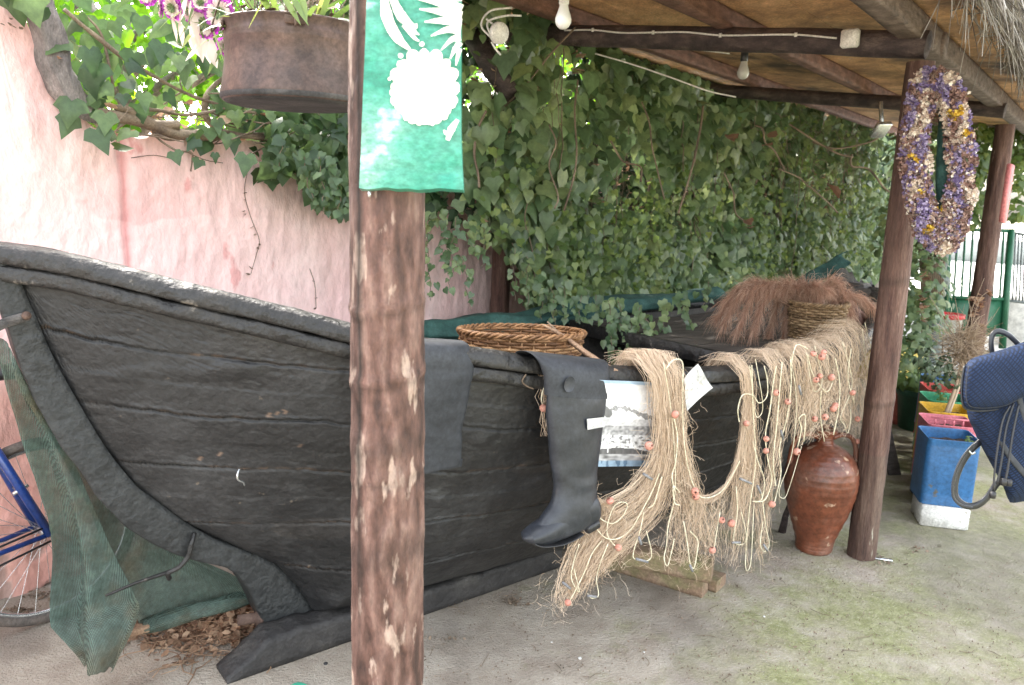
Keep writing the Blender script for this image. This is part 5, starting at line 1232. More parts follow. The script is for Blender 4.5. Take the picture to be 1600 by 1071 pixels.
names = [(m_pinkt, 'pink tin planter with cut slots in its rim, behind the front blue tin', True), (m_yel, 'yellow tin planter holding the dry bush, third in the row', False), (m_grn, 'bright green tin planter in the middle of the row', False), (m_red, 'red tin planter, second to last in the row', False), (m_blue, 'farthest blue tin planter at the end of the row', False)]
tinpos = [t0]
for i, (mt, lb, sl_) in enumerate(names):
    c = t0 + TD * .03 + RD * (.30 * (i + 1)) ; tinpos.append(c)
    tin(c, TW, .345, mt, lb, z0=.118, slots=sl_); block(c, (.23, .22, .115), 'grey block under the %s tin' % ['pink', 'yellow', 'green', 'red', 'farthest blue'][i], m_greywood if i != 1 else m_whiteblock)
def roundpot(c, r0, r1, h_, material, label, name='flower_pot'):
    rt = empty(name, c, label, 'flower pot'); mb = MB()
    mb.lathe([(.0005, .002), (r0, .002), (r0 + .004, .01), (lerp(r0, r1, .8), h_ * .82), (r1, h_ * .84), (r1 + .004, h_ * .9), (r1 + .004, h_), (r1 - .012, h_), (r1 - .014, h_ - .04)], c, 40); mb.build('pot', material, rt)
    mb = MB(); mb.lathe([(.0005, h_ - .02), (r1 * .5, h_ - .03), (r1 - .012, h_ - .035)], c, 24, jit=.05); mb.build('soil', m_soil, rt); return rt
gp = PG(1432, 676, 0); gp = gp + RD * .12
roundpot(gp, .125, .165, .30, m_dkgreen, 'large dark green plastic pot beside the tins')
vc = PG(1402, 664, 0) + RD * .05
vs_ = empty('clay_vase', vc, 'slim coral clay vase left of the dark green pot', 'vase'); mb = MB()
mb.lathe([(.0005, 0), (.05, 0), (.065, .03), (.085, .14), (.078, .22), (.055, .27), (.052, .29), (.085, .32), (.082, .325), (.045, .29), (.0005, .28)], vc, 32); mb.build('body', m_coral, vs_)
# leaning board
lb0 = PG(1398, 742, 0); lb1 = P(1378, 652, float((lb0 - CAM) @ fw) * .99 - .05)
d_ = lb1 - lb0; l_ = np.linalg.norm(d_); d_ /= l_; sd = np.cross(d_, np.array([.5, -.8, .2])); sd /= np.linalg.norm(sd)
mb = MB(); mb.box((lb0 + lb1) / 2 + d_ * .04, (.085, .018, l_ + .1), ax=[CR * .97 + fw * .2, np.cross(CR * .97 + fw * .2, d_), d_], bev=.003)
tag(mb.build('leaning_board', m_greywood, loc=tuple(lb0)), 'short dark board leaning behind the roof post', 'board')
print('tin', [tuple(round(v) for v in proj(c)) for c in tinpos])
# ------------------------------------------------------------------ painted board on the front post
BZ = 1.405
def bd(x, y, out=0.0):
    u = (x - 642) / 82
    p = PV(x, y, np.array([0, BZ + .012 * u * u]), (0, 1)); return p - fw * (out - .0015 * fbm(x * .03, y * .02, 1))
def bedge(v):
    y = lerp(-230, 294, v); xl = interp([(-230, 578), (0, 573), (150, 567), (255, 563), (294, 561)], y); xr = interp([(-230, 719), (0, 720), (200, 720), (260, 722), (294, 724)], y); return xl, xr, y
brd = empty('painted_board', bd(642, 150), 'green painted board with cream flowers fixed to the front post', 'painted board')
mb = MB()
def bf(u, v):
    xl, xr, y = bedge(v); x = lerp(xl, xr, u); w_ = 0
    if v > .985: y += 3.0 * noise.noise(Vector((u * 6, 0, 0))) + 3 * u
    return bd(x, y, .0012 * noise.noise(Vector((u * 8, v * 30, 0))) + (.010 * max(0, v - .955) / .045 * (u > .72) * math.sin((u - .72) / .28 * math.pi)))
mb.grid(bf, 60, 160)
mb.grid(lambda u, v: bf(u, v) + fw * .028, 30, 80, flip=True)
for uu in (0, 1): mb.grid(lambda u, v: bf(uu, v) + fw * .028 * u, 2, 160)
mb.grid(lambda u, v: bf(u, 1) + fw * .028 * v, 60, 2)
mb.build('panel', m_board, brd)
fl = MB(); LAY = [.0035]
def blob(cx, cy, r_, n_, amp, seed=0, k=70, sx=1.0, sy=1.0):
    LAY[0] += .0002
    vs = [bd(cx, cy, LAY[0])]
    for i in range(k):
        a = 2 * math.pi * i / k; rr = r_ * (1 + amp * abs(math.sin(a * n_ / 2 + seed)) - amp * .5 + .05 * fn(math.cos(a) * 2, math.sin(a) * 2, seed)); vs.append(bd(cx + rr * math.cos(a) * sx, cy + rr * math.sin(a) * sy, LAY[0]))
    fl.add(vs, [(0, i + 1, (i + 1) % k + 1) for i in range(k)])
def stroke(pts, ws):
    LAY[0] += .00015; Q = catmull([np.array(q, float) for q in pts], 18); vs = []
    for i, q in enumerate(Q):
        t = Q[min(18, i + 1)] - Q[max(0, i - 1)]; t /= np.linalg.norm(t); nn = np.array([-t[1], t[0]]); w_ = float(np.interp(i / 18, np.linspace(0, 1, len(ws)), ws)) * (1 + .12 * fn(i * .8, q[0], 0))
        a, b = q + nn * w_, q - nn * w_; vs += [bd(*a, LAY[0]), bd(*b, LAY[0])]
    fl.add(vs, [(2 * i, 2 * i + 1, 2 * i + 3, 2 * i + 2) for i in range(18)])
blob(664, 138, 50, 15, .20, 1, sy=1.12); 
for k in range(16):
    a = 2 * math.pi * k / 16; blob(664 + 46 * math.cos(a), 138 + 51 * math.sin(a), 9 + 2 * math.sin(k * 3), 3, .1, k, 14)
for (x, y, r_) in [(628, 175, 3), (646, 188, 3), (690, 186, 3), (671, 195, 2.5), (627, 90, 4), (610, 126, 3), (660, 72, 4), (640, 92, 3)]: blob(x, y, r_, 3, .1, x, 12)
for pts, ws in [([(601, -6), (606, 30), (622, 62), (645, 84)], [5, 9, 8, 1]), ([(612, -4), (628, 28), (648, 46), (652, 40)], [5, 8, 4, 1]), ([(628, 30), (648, 52), (656, 58)], [4, 3, 1]), ([(632, 42), (648, 62), (656, 68)], [4, 3, 1]),
                ([(722, 20), (690, 8), (652, 2)], [9, 7, 1]), ([(722, 30), (690, 22), (656, 18)], [8, 6, 1]), ([(722, 40), (694, 36), (664, 38)], [7, 6, 1]), ([(720, 52), (700, 50), (674, 60)], [7, 5, 1]), ([(720, 62), (706, 66), (690, 82)], [6, 4, 1]),
                ([(720, -4), (700, 0), (668, -10)], [10, 7, 1]), ([(720, 70), (712, 80), (704, 96)], [5, 4, 1]), ([(719, 80), (716, 92), (713, 106)], [4, 3, 1]), ([(716, 10), (716, 45), (716, 70)], [3, 5, 3]),
                ([(716, 190), (706, 205), (700, 222)], [3, 6, 3]), ([(702, 214), (697, 210), (694, 206)], [3, 3, 1])]: stroke(pts, ws)
fl.build('painted_flowers', m_cream, brd)
mb = MB(); mb.tube([bd(577, 300), bd(577, 308)], .003, 6); mb.build('nail', m_silver, brd)

# ------------------------------------------------------------------ copper pot hanging
pc = P(462, 165, 2.08); ph = float(P(462, 42, 2.02)[2] - pc[2])
cp = empty('copper_pot', pc, 'dark aged copper pot hanging beside the front post, seen from below', 'pot')
PR = 111 / 1220 * 2.08
prf = [(.0005, .006), (PR * .9, .0), (PR * .965, .003), (PR * 1.0, .012), (PR * .995, .024), (PR * .955, .06), (PR * .925, .10), (PR * .915, ph - .045), (PR * .93, ph - .040), (PR * .915, ph - .035), (PR * .93, ph - .030), (PR * .915, ph - .025), (PR * .92, ph - .012), (PR * .94, ph), (PR * .955, ph + .004), (PR * .94, ph + .006), (PR * .9, ph - .01), (PR * .88, .03), (.0005, .02)]
mb = MB(); mb.lathe([prf[0]] + [tuple(q) for q in prf[1:]], pc, 72, jit=.012); o = mb.build('body', m_copper, cp)
mb = MB(); mb.lathe([(.0005, -.002), (PR * .5, .000), (PR * .86, -.004), (PR * .94, .0), (PR * 1.003, .010), (PR * 1.004, .018)], pc, 60, jit=.01); mb.build('bottom', m_soot, cp)
mb = MB()
for k, a in enumerate((3.6, 5.0, 1.2)):
    d_ = np.array([math.cos(a), math.sin(a), 0]); q = pc + d_ * PR * .95 + Z3 * (ph - .012)
    mb.box(q, (.05, .006, .02), ax=[np.cross(d_, Z3), d_, Z3], bev=.002); mb.tube(catmull([q + d_ * .006, q + d_ * .012 + Z3 * .03, pc + Z3 * (ph + .55)], 20), .0025, 5)
mb.build('hanger', m_rust, cp)
mb = MB(); mb.lathe([(.0005, ph - .03), (PR * .86, ph - .035)], pc, 30); mb.build('soil', m_soil, cp)
R6 = random.Random(3)
def blade(mb, p, d_, l_, w_, droop, tw=0.0):
    s_ = np.cross(d_, [R6.gauss(0, .5), R6.gauss(0, .5), 1]); s_ /= (np.linalg.norm(s_) + 1e-6); vs = []; q = p.copy(); dd = d_.copy()
    for i in range(8):
        f = i / 7; w2 = w_ * (math.sin(math.pi * min(1, f * .9 + .12)) + .03); vs += [q - s_ * w2, q + s_ * w2]; dd = dd - Z3 * droop / 7; dd /= np.linalg.norm(dd); q = q + dd * l_ / 7
    mb.add(vs, [(2 * i, 2 * i + 1, 2 * i + 3, 2 * i + 2) for i in range(7)])
pbn = empty('pot_plant', pc + Z3 * ph, 'strappy green plant and dried stems growing out of the copper pot', 'plant')
mb = MB()
for i in range(34):
    a = R6.uniform(0, 6.28); d_ = np.array([math.cos(a) * .7, math.sin(a) * .7, R6.uniform(.4, 1.2)]); d_ /= np.linalg.norm(d_)
    blade(mb, pc + Z3 * (ph - .03) + np.array([math.cos(a), math.sin(a), 0]) * R6.uniform(0, PR * .8), d_, R6.uniform(.12, .28), R6.uniform(.006, .011), R6.uniform(.3, 2.2))
for (x0, y0, x1, y1) in [(410, 4, 388, 42), (448, -20, 482, 36), (440, -10, 470, 36), (470, -10, 480, 30)]:
    a, b = P(x0, y0, 1.86), P(x1, y1, 1.84); blade(mb, a, (b - a) / np.linalg.norm(b - a), np.linalg.norm(b - a) * 1.05, .008, .1)
mb.build('leaves', m_leaf2, pbn)
mb = MB()
for i in range(60):
    a = R6.uniform(0, 6.28); p = pc + Z3 * (ph - .03) + np.array([math.cos(a), math.sin(a), 0]) * PR * R6.random() * .85; mb.tube(catmull([p, p + np.array([R6.gauss(0, .04), R6.gauss(0, .04), .09]), p + np.array([R6.gauss(0, .08), R6.gauss(0, .08), .17])], 8), .0015, 4, caps=False)
    deadleaf(mb, p + np.array([R6.gauss(0, .05), R6.gauss(0, .05), R6.uniform(.03, .1)]), .03, R6)
mb.build('dry_stems', m_twig, pbn)
# artificial flowers beside the pot
fb = empty('flower_bunch', P(300, 40, 2.25), 'drooping bunch of magenta and cream artificial flowers left of the copper pot', 'flowers')
def disc_flower(x, y, Z, rpx, nrm, seed):
    c = P(x, y, Z); r_ = rpx / 1220 * Z; nrm = np.array(nrm, float); nrm /= np.linalg.norm(nrm); a_ = np.cross(nrm, Z3); a_ /= np.linalg.norm(a_); b_ = np.cross(a_, nrm); RF = random.Random(seed)
    def ring(mb, r0_, r1_, n_, lift, wf):
        for k in range(n_):
            a = 2 * math.pi * k / n_ + RF.gauss(0, .05); d_ = a_ * math.cos(a) + b_ * math.sin(a); s_ = -a_ * math.sin(a) + b_ * math.cos(a); w_ = r1_ * math.pi / n_ * wf; rr = r1_ * RF.uniform(.9, 1.08)
            mb.add([c + d_ * r0_ + nrm * lift * .3 - s_ * w_ * .3, c + d_ * r0_ + nrm * lift * .3 + s_ * w_ * .3, c + d_ * rr * .8 + s_ * w_ + nrm * lift, c + d_ * rr + s_ * w_ * .4 + nrm * (lift + RF.gauss(0, .002)), c + d_ * rr * .93 + nrm * (lift + .002), c + d_ * rr - s_ * w_ * .4 + nrm * (lift + RF.gauss(0, .002)), c + d_ * rr * .8 - s_ * w_ + nrm * lift], [(0, 1, 2, 3, 4, 5, 6)])
    f_ = MB(); ring(f_, .002, r_, 18, .004, 1.3); ring(f_, .002, r_ * .93, 16, .010, 1.3); o = f_.build('flower_head', m_magenta, fb, smooth=False)
    f_ = MB(); ring(f_, .002, r_ * .76, 22, .0125, 1.1); f_.build('inner_petals', m_whitepetal, o, smooth=False)
    f_ = MB(); ring(f_, .0005, r_ * .40, 14, .0150, .7); f_.build('flower_centre', m_leaf, o, smooth=False)
for i, (x, y, r_, nv) in enumerate([(344, 22, 26, (0, -1, 0)), (322, 36, 25, (-.2, -1, -.2)), (300, 18, 20, (-.8, -.8, -.1)), (272, 12, 19, (-.3, -1, -.3)), (256, 14, 14, (-.9, -.5, 0)), (353, 72, 15, (.4, -1, -.3)), (316, 8, 16, (0, -1, .3)), (232, -6, 16, (0, -1, 0)), (300, -22, 22, (.2, -1, 0))]): disc_flower(x, y, 2.2 + .02 * (i % 3), r_, nv, i)
mb = MB()
for (x, y, dx, dy, l_) in [(300, 2, .1, -1, 30), (292, -4, -.3, -1, 30), (306, 28, -.1, -1, 32), (270, 28, .3, -1, 30), (282, 34, .1, -1, 26), (265, 24, 1, -.7, 26), (310, 55, .2, -1, 30), (318, 60, .3, -1, 28), (296, 56, .6, -1, 26), (330, 62, .25, -1, 30), (312, 72, -.6, -.6, 22), (326, 78, .6, -1, 24), (300, 30, .4, -1, 30), (382, 20, -.2, -1, 16), (378, 14, .3, -1, 18), (388, 22, .1, -1, 16)]:
    mb = MB(); p = P(x, y, 2.2); d_ = CR * dx + CU * dy + fw * R6.uniform(-.4, .2); d_ /= np.linalg.norm(d_); blade(mb, p, d_, l_ / 1220 * 2.2 * 1.5, .013, .25); mb.build('cream_petal', m_whitepetal, fb)
mb = MB()
for (x0, y0, x1, y1) in [(305, 20, 270, 70), (330, 40, 352, 96), (345, 75, 322, 116), (300, 50, 283, 74), (310, -10, 290, 40), (340, 45, 300, 30)]:
    a, b = P(x0, y0, 2.2), P(x1, y1, 2.18); blade(mb, a, (b - a) / np.linalg.norm(b - a), np.linalg.norm(b - a), .006, .2)
mb.tube(catmull([P(290, -80, 2.22), P(300, -20, 2.22), P(310, 30, 2.22), P(320, 70, 2.22)], 16), .003, 5); mb.tube(catmull([P(290, -80, 2.22), P(340, -20, 2.22), P(350, 60, 2.22)], 16), .003, 5); mb.build('stalks', m_leaf2, fb)

# ------------------------------------------------------------------ long dried flower wreath
wc = P(1465, 250, 3.02)
wr = empty('dried_wreath', wc, 'long oval wreath of dried purple, cream and yellow flowers hanging on the roof post', 'wreath')
RW = random.Random(12)
def wpath(a):
    return 1466 + 36 * math.sin(a) + (9 if math.sin(a) < 0 else 4) * 0 - 4 * math.cos(a), 250 - 118 * math.cos(a)
kinds = {'purple_flowers': MB(), 'cream_flowers': MB(), 'yellow_flowers': MB(), 'brown_flowers': MB()}
def tiny(mb, p, r_, R_):
    n_ = np.array([R_.gauss(0, .8), -1 + R_.gauss(0, .8), R_.gauss(0, .8)]); n_ /= np.linalg.norm(n_); a_ = np.cross(n_, Z3); a_ /= np.linalg.norm(a_); b_ = np.cross(a_, n_); ph_ = R_.random() * 6
    vs = [p - n_ * r_ * .8]
    for k in range(10):
        a = ph_ + 2 * math.pi * k / 10; rr = r_ * (1 if k % 2 == 0 else .8); vs.append(p + (a_ * math.cos(a) + b_ * math.sin(a)) * rr + n_ * r_ * (.25 if k % 2 == 0 else -.05))
    mb.add(vs, [(0, i + 1, (i + 1) % 10 + 1) for i in range(10)])
YC = [(1497, 176), (1490, 184), (1505, 212), (1512, 208), (1425, 245), (1432, 250), (1470, 325), (1452, 356), (1446, 362), (1440, 300), (1484, 178), (1500, 172)]
for i in range(8600):
    a = RW.uniform(0, 2 * math.pi); x, y = wpath(a); w_ = 25 if abs(math.cos(a)) < .85 else 29
    rr = math.sqrt(RW.random()); th_ = RW.uniform(0, 6.283); lump = 1 + .28 * fn(a * 3.1, 0, 4) ; dx, dy = w_ * rr * math.cos(th_) * lump, w_ * rr * math.sin(th_) * lump
    Zp = 3.02 - math.sqrt(max(0, 1 - rr * rr)) * .045 * RW.uniform(.5, 1.15); x += dx; y += dy; p = P(x, y, Zp)
    nzv = noise.noise(Vector((x * .035, y * .022, 3))); n2 = noise.noise(Vector((x * .06, y * .05, 30)))
    ydist = min(math.hypot(x - a_, y - b_) for a_, b_ in YC)
    if ydist < 6 and RW.random() < .8: kd = 'yellow_flowers'
    elif nzv > .16 or (y < 205 and nzv > -.1): kd = 'purple_flowers' if n2 > -.1 else 'brown_flowers'
    elif nzv < -.10: kd = 'cream_flowers' if n2 > -.15 else 'brown_flowers'
    else: kd = RW.choice(['purple_flowers', 'brown_flowers', 'cream_flowers', 'brown_flowers'])
    tiny(kinds[kd], p, RW.uniform(.005, .0095), RW)
for k_, m_ in (('purple_flowers', m_purple), ('cream_flowers', m_creamfl), ('yellow_flowers', m_yelfl), ('brown_flowers', m_brnfl)): kinds[k_].build(k_, m_, wr, smooth=False)
mb = MB()
for i in range(420):
    a = RW.uniform(0, 6.283); x, y = wpath(a); d1 = RW.uniform(8, 30); th_ = RW.uniform(0, 6.283); mb.tube([P(x, y, 3.0), P(x + d1 * math.cos(th_), y + d1 * math.sin(th_), 3.0 + RW.uniform(-.05, .02))], .0010, 3, caps=False)
mb.build('dry_stems', m_twig, wr)
mb = MB(); mb.tube([P(*wpath(2 * math.pi * k / 60), 3.03) for k in range(61)], .016, 8, caps=False); mb.build('ring_core', m_teal, wr)
mb = MB(); mb.tube(catmull([P(1478, 150, 3.06), P(1474, 250, 3.06), P(1476, 350, 3.06)], 20), [.02, .03, .022], 10, jit=.3); mb.build('cloth_backing', m_teal, wr)

# ------------------------------------------------------------------ backpack
def puff(outline, Z, th, mb, seed=0, bulge=2.2, zoff=0.0, nr=16, na=120, tiltx=0.0):
    Q = [np.array(q, float) for q in outline]; Q2 = catmull(Q + [Q[0]], na)[:-1]; c = sum(Q2) / len(Q2); vs = []; fs = []
    for side in (1, -1):
        b0_ = len(mb.v); vs = []
        for i in range(nr + 1):
            r_ = i / nr
            for q in Q2:
                x, y = c + (q - c) * r_; dz = th / 2 * (1 - r_ ** bulge) ** .5 * (1 if side > 0 else .8) + (.004 * fn(x * .02, y * .02, seed) * 2 + .003 * fn(x * .06, y * .03, seed)) * (1 - r_)
                vs.append(P(x, y, Z + zoff + tiltx * (x - 1640) - side * dz))
        fs = [(i * na + k, i * na + (k + 1) % na, (i + 1) * na + (k + 1) % na, (i + 1) * na + k) for i in range(nr) for k in range(na)]
        if side < 0: fs = [f[::-1] for f in fs]
        mb.add(vs, fs)
ZB = 1.72; TX = .0002
bp_ = empty('backpack', P(1640, 660, ZB), 'navy woven backpack with black leather straps at the right edge', 'backpack')
mb = MB(); puff([(1511, 600), (1511, 645), (1518, 665), (1532, 695), (1552, 732), (1566, 757), (1575, 780), (1584, 786), (1620, 780), (1680, 772), (1730, 762), (1752, 700), (1768, 640), (1772, 590), (1740, 560), (1640, 555), (1545, 570)], ZB, .13, mb, 1, 3.0, tiltx=TX); mb.build('body', m_navy, bp_)
mb = MB(); puff([(1507, 572), (1503, 598), (1503, 626), (1511, 640), (1540, 642), (1570, 637), (1600, 622), (1640, 612), (1700, 618), (1752, 632), (1776, 620), (1778, 575), (1765, 535), (1710, 505), (1650, 508), (1600, 534), (1560, 548), (1520, 560)], ZB, .085, mb, 5, 4.0, zoff=-.052, tiltx=TX); mb.build('flap', m_navy, bp_)
FO = [(1507, 572), (1503, 598), (1503, 626), (1511, 640), (1540, 642), (1570, 637), (1600, 622), (1640, 612), (1700, 618), (1752, 632), (1776, 620)]
mb = MB(); mb.tube([P(x, y, ZB - .056 + TX * (x - 1640)) for x, y in catmull([np.array(q, float) for q in FO], 60)], .0022, 6); mb.build('piping', m_leather, bp_)
mb = MB(); mb.tube([P(c_[0] + (q[0] - c_[0]) * .95, c_[1] + (q[1] - c_[1]) * .93, ZB - .075 + TX * (q[0] - 1640)) for c_ in [(1640, 580)] for q in catmull([np.array(q, float) for q in FO[:8]], 50)], .0009, 4); mb.build('stitching', m_rubber, bp_)
def strap(pp, w_, th, Z, nm='strap', material=m_leather, n=40):
    Q = catmull([np.array([x, y, z]) for x, y, z in [(q + (0,))[:3] if len(q) == 2 else q for q in pp]], n); mb = MB()
    def f(u, v):
        i = int(round(u * n)); q = Q[i]; t = Q[min(n, i + 1)] - Q[max(0, i - 1)]; t = t[:2] / np.linalg.norm(t[:2]); nn = np.array([-t[1], t[0]]); a = v * 6.2832; c, s_ = math.cos(a), math.sin(a)
        k = max(abs(c), abs(s_)) ** .7; x, y = q[:2] + nn * (c / k) * w_; return P(x, y, Z + q[2] - s_ / k * th)
    mb.grid(f, n + 1, 14, closev=True); mb.add([f(0, j / 14) for j in range(14)], [tuple(range(14))]); mb.add([f(1, j / 14) for j in range(14)], [tuple(range(14))]); return mb.build(nm, material, bp_)
strap([(1532, 690), (1515, 706), (1500, 730), (1492, 757), (1494, 778), (1508, 790), (1526, 790), (1542, 778), (1556, 758), (1568, 745)], 5.5, .012, ZB - .02)
strap([(1522, 694), (1506, 712), (1494, 735), (1489, 757), (1490, 778), (1502, 790), (1520, 794)], 2.2, .006, ZB - .045)
strap([(1552, 560), (1549, 540), (1551, 524), (1560, 518), (1576, 524), (1594, 541), (1606, 552)], 4.5, .008, ZB - .01, 'handle')
strap([(1514, 704), (1519, 709), (1524, 707)], 2.0, .012, ZB - .03, 'buckle', m_silver, 10)
strap([(1548, 640), (1560, 680), (1580, 715), (1610, 750), (1640, 775)], 5, .004, ZB - .066, 'seam_band', m_rubber)
strap([(1592, 622), (1604, 660), (1620, 690), (1650, 720)], 5, .004, ZB - .07, 'seam_band', m_rubber)
for pp in ([(1584, 630), (1572, 670), (1565, 720), (1558, 757)], [(1578, 634), (1566, 660), (1556, 720), (1552, 768)], [(1592, 632), (1582, 680), (1575, 730), (1571, 752)]):
    mb = MB(); mb.tube(catmull([P(x, y, ZB - .085) for x, y in pp], 20), .0022, 6); mb.build('drawstring', m_leather, bp_)
for (x, y) in [(1551, 774), (1568, 754), (1576, 755)]:
    mb = MB(); mb.lathe([(.0005, -.008), (.006, -.006), (.007, 0), (.006, .007), (.0005, .009)], P(x, y, ZB - .085), 12); mb.build('toggle', m_black, bp_)

# ------------------------------------------------------------------ lamp post, bucket, kerb, gate, street things
lp0 = PG(1449, 592, 0); lpt = P(1462, 380, float((lp0 - CAM) @ fw) - .1)
lpr = empty('lamp_post', lp0, 'grey green cast iron lamp post with a ball collar, beyond the roof post', 'lamp post')
mb = MB(); mb.lathe([(.0005, 0), (.13, 0), (.13, .12), (.10, .16), (.085, .30), (.075, .52), (.06, .56), (.052, .60), (.045, .78), (.06, .80), (.062, .83), (.045, .85), (.075, .90), (.082, .94), (.07, .99), (.045, 1.01), (.040, 1.06), (.042, 1.4), (.036, 2.6), (.0005, 2.6)], lp0, 24); mb.build('column', m_iron, lpr)
mb = MB(); mb.lathe([(.04, 2.6), (.14, 2.7), (.15, 2.95), (.05, 3.05), (.0005, 3.1)], lp0, 12); mb.build('lantern', m_glassb, lpr)
def bucket():
    c = PG(1477, 556, .0); c = P(1477, 540, float((c - CAM) @ fw) * .93); rt = empty('white_bucket', c, 'white plastic bucket with a red rim beyond the dry bush', 'bucket'); k = float((c - CAM) @ fw) / 1220
    h_ = 50 * k; mb = MB(); mb.lathe([(.0005, 0), (15.5 * k, 0), (20 * k, h_ * .93), (20.5 * k, h_ * .93), (18.5 * k, h_ * .9)], c, 30); mb.build('pail', m_whiteplastic, rt); mb = MB(); mb.lathe([(20 * k, h_ * .86), (21.5 * k, h_ * .88), (22 * k, h_), (20 * k, h_), (19 * k, h_ * .8)], c, 30); mb.build('rim', m_bucketred, rt)
    b_ = MB(); z = c[2]; b_.box(np.array([c[0], c[1], z / 2]), (44 * k, 44 * k, z - .002), ax=[TS, TD, Z3], bev=.01); tag(b_.build('stone_block', m_whiteblock, loc=(c[0], c[1], 0)), 'pale stone block carrying the white bucket', 'block')
bucket()
a = PG(1368, 598, 0); b = PG(1438, 594, 0); d_ = b - a; l_ = np.linalg.norm(d_); d_ /= l_
mb = MB(); zk = .30; mb.box((a + b) / 2 + Z3 * zk / 2 + np.cross(Z3, d_) * .2, (l_ * 1.1, .4, zk), ax=[d_, np.cross(Z3, d_), Z3], bev=.02); tag(mb.build('yellow_kerb', m_yellowwall, loc=tuple(a)), 'low yellow painted flower bed kerb behind the roof post', 'kerb')

def bar(mb, x0, y0, x1, y1, Z, r_): mb.tube([P(x0, y0, Z), P(x1, y1, Z)], r_, 6)
ZG = 8.2
gt = empty('yard_gate', PG(1530, 530), 'green metal bar gate with solid lower panel at the end of the yard', 'gate')
mb = MB()
bar(mb, 1490, 359, 1581, 361, ZG, .02); bar(mb, 1484, 465, 1570, 468, ZG, .02); bar(mb, 1482, 355, 1478, 525, ZG, .03); bar(mb, 1580, 359, 1566, 545, ZG, .035); bar(mb, 1478, 520, 1566, 524, ZG, .02); mb.build('gate_frame', m_gate, gt)
for k in range(7):
    x = 1494 + k * 12; mb = MB(); bar(mb, x + 2.5, 360, x - 4, 467, ZG, .011); mb.build('bar', m_gate, gt)
mb = MB(); mb.grid(lambda u, v: P(lerp(lerp(1482, 1480, v), lerp(1571, 1567, v), u), lerp(467, 522, v), ZG + .01), 4, 4); mb.build('lower_panel', m_gate, gt, solid=.01)
gf = empty('bar_fence', PG(1590, 545), 'grey metal bar fence on a white wall right of the gate', 'fence')
for k in range(9):
    x = 1585 + k * 5.2; mb = MB(); bar(mb, x + 2, 366 + k, x - 3, 472 + k, ZG + .2, .009); mb.build('bar', m_greybar, gf)
mb = MB(); bar(mb, 1580, 364, 1640, 372, ZG + .2, .015); bar(mb, 1575, 470, 1640, 478, ZG + .2, .015); mb.build('rail', m_greybar, gf)
a = PG(1572, 545, 0); b = PG(1720, 560, 0); d_ = b - a; l_ = np.linalg.norm(d_); d_ /= l_; hgt = float(P(1572, 474, ZG)[2])
mb = MB(); mb.box((a + b) / 2 + Z3 * hgt / 2 + fw * .3, (l_, .25, hgt), ax=[d_, np.cross(Z3, d_), Z3], bev=.02); tag(mb.build('white_wall', m_pale_house, loc=tuple(a)), 'low white wall under the grey bar fence', 'wall')
# distant house and low wall across the street
m_glass = mat('dark_window_glass', [(.05, .06, .07), (.08, .1, .11)], scale=2, rough=.1, bump=0)
hs = empty('pale_house', rp(36, -14, 0), 'pale plastered house across the sunny street, far beyond the gate', 'house')
mb = MB(); mb.box(rp(38, -14, 2.2), (4, 26, 4.4), ax=[E3, K3, Z3]); mb.build('wall', m_pale_house, hs, smooth=False)
mb = MB(); mb.box(rp(37.8, -14, 4.5), (5, 27, .3), ax=[E3, K3, Z3]); mb.build('roof', m_clay, hs, smooth=False)
for k in range(5):
    mb = MB(); mb.box(rp(35.98, -24 + k * 5, 2.2), (.06, 1.1, 1.3), ax=[E3, K3, Z3]); wn = mb.build('window', m_greybar, hs, smooth=False); mb = MB(); mb.box(rp(35.94, -24 + k * 5, 2.2), (.04, .9, 1.1), ax=[E3, K3, Z3]); mb.build('pane', m_glass, wn, smooth=False)
mb = MB(); mb.box(rp(24, -6, .35), (.3, 22, .7), ax=[E3, K3, Z3], bev=.04); tag(mb.build('street_wall', m_greybar, loc=tuple(rp(24, -6, 0))), 'low bluish grey wall on the far side of the street', 'wall')
# sign on the far post
mb = MB(); sgn = [P(1572, 303, 5.25)]; ax0 = CR * .75 + fw * .66; ax0 /= np.linalg.norm(ax0)
mb.box(P(1573, 303, 5.22), (.075, .03, .385), ax=[ax0, np.cross(Z3, ax0), Z3], bev=.006); tag(mb.build('red_sign', m_palered, loc=tuple(P(1573, 303, 5.22))), 'narrow pale red sign board on the distant roof post', 'sign')

# ------------------------------------------------------------------ plants
LEAF = [(0, 0, 0), (.16, .14, .02), (.38, .10, -.02), (.56, -.22, -.10), (.33, -.40, -.03), (.20, -.66, -.04), (0, -1.0, -.12), (-.20, -.66, -.04), (-.33, -.40, -.03), (-.56, -.22, -.10), (-.38, .10, -.02), (-.16, .14, .02), (0, -.36, .07)]
LF = [(12, i, (i + 1) % 12) for i in range(12)]
LEAFH = [(0, 0, 0), (.25, .14, -.02), (.46, -.10, -.06), (.40, -.42, -.05), (0, -.95, -.12), (-.40, -.42, -.05), (-.46, -.10, -.06), (-.25, .14, -.02), (0, -.36, .06)]
LFH = [(8, i, (i + 1) % 8) for i in range(8)]
LN, LHN = np.array(LEAF), np.array(LEAFH)
def leaf(mb, p, nrm, tip, sz, heart=False, R_=RND):
    nrm = nrm / np.linalg.norm(nrm); tip = tip - nrm * (tip @ nrm); l = np.linalg.norm(tip)
    if l < 1e-4: return
    tip /= l; s_ = np.cross(nrm, tip); A = LHN if heart else LN; cup = R_.uniform(-.6, 2.2); ws = R_.uniform(.8, 1.12)
    V = p + (np.outer(A[:, 0] * ws, s_) - np.outer(A[:, 1], tip) + np.outer(A[:, 2] * cup, nrm)) * sz
    mb.add(V, LFH if heart else LF)
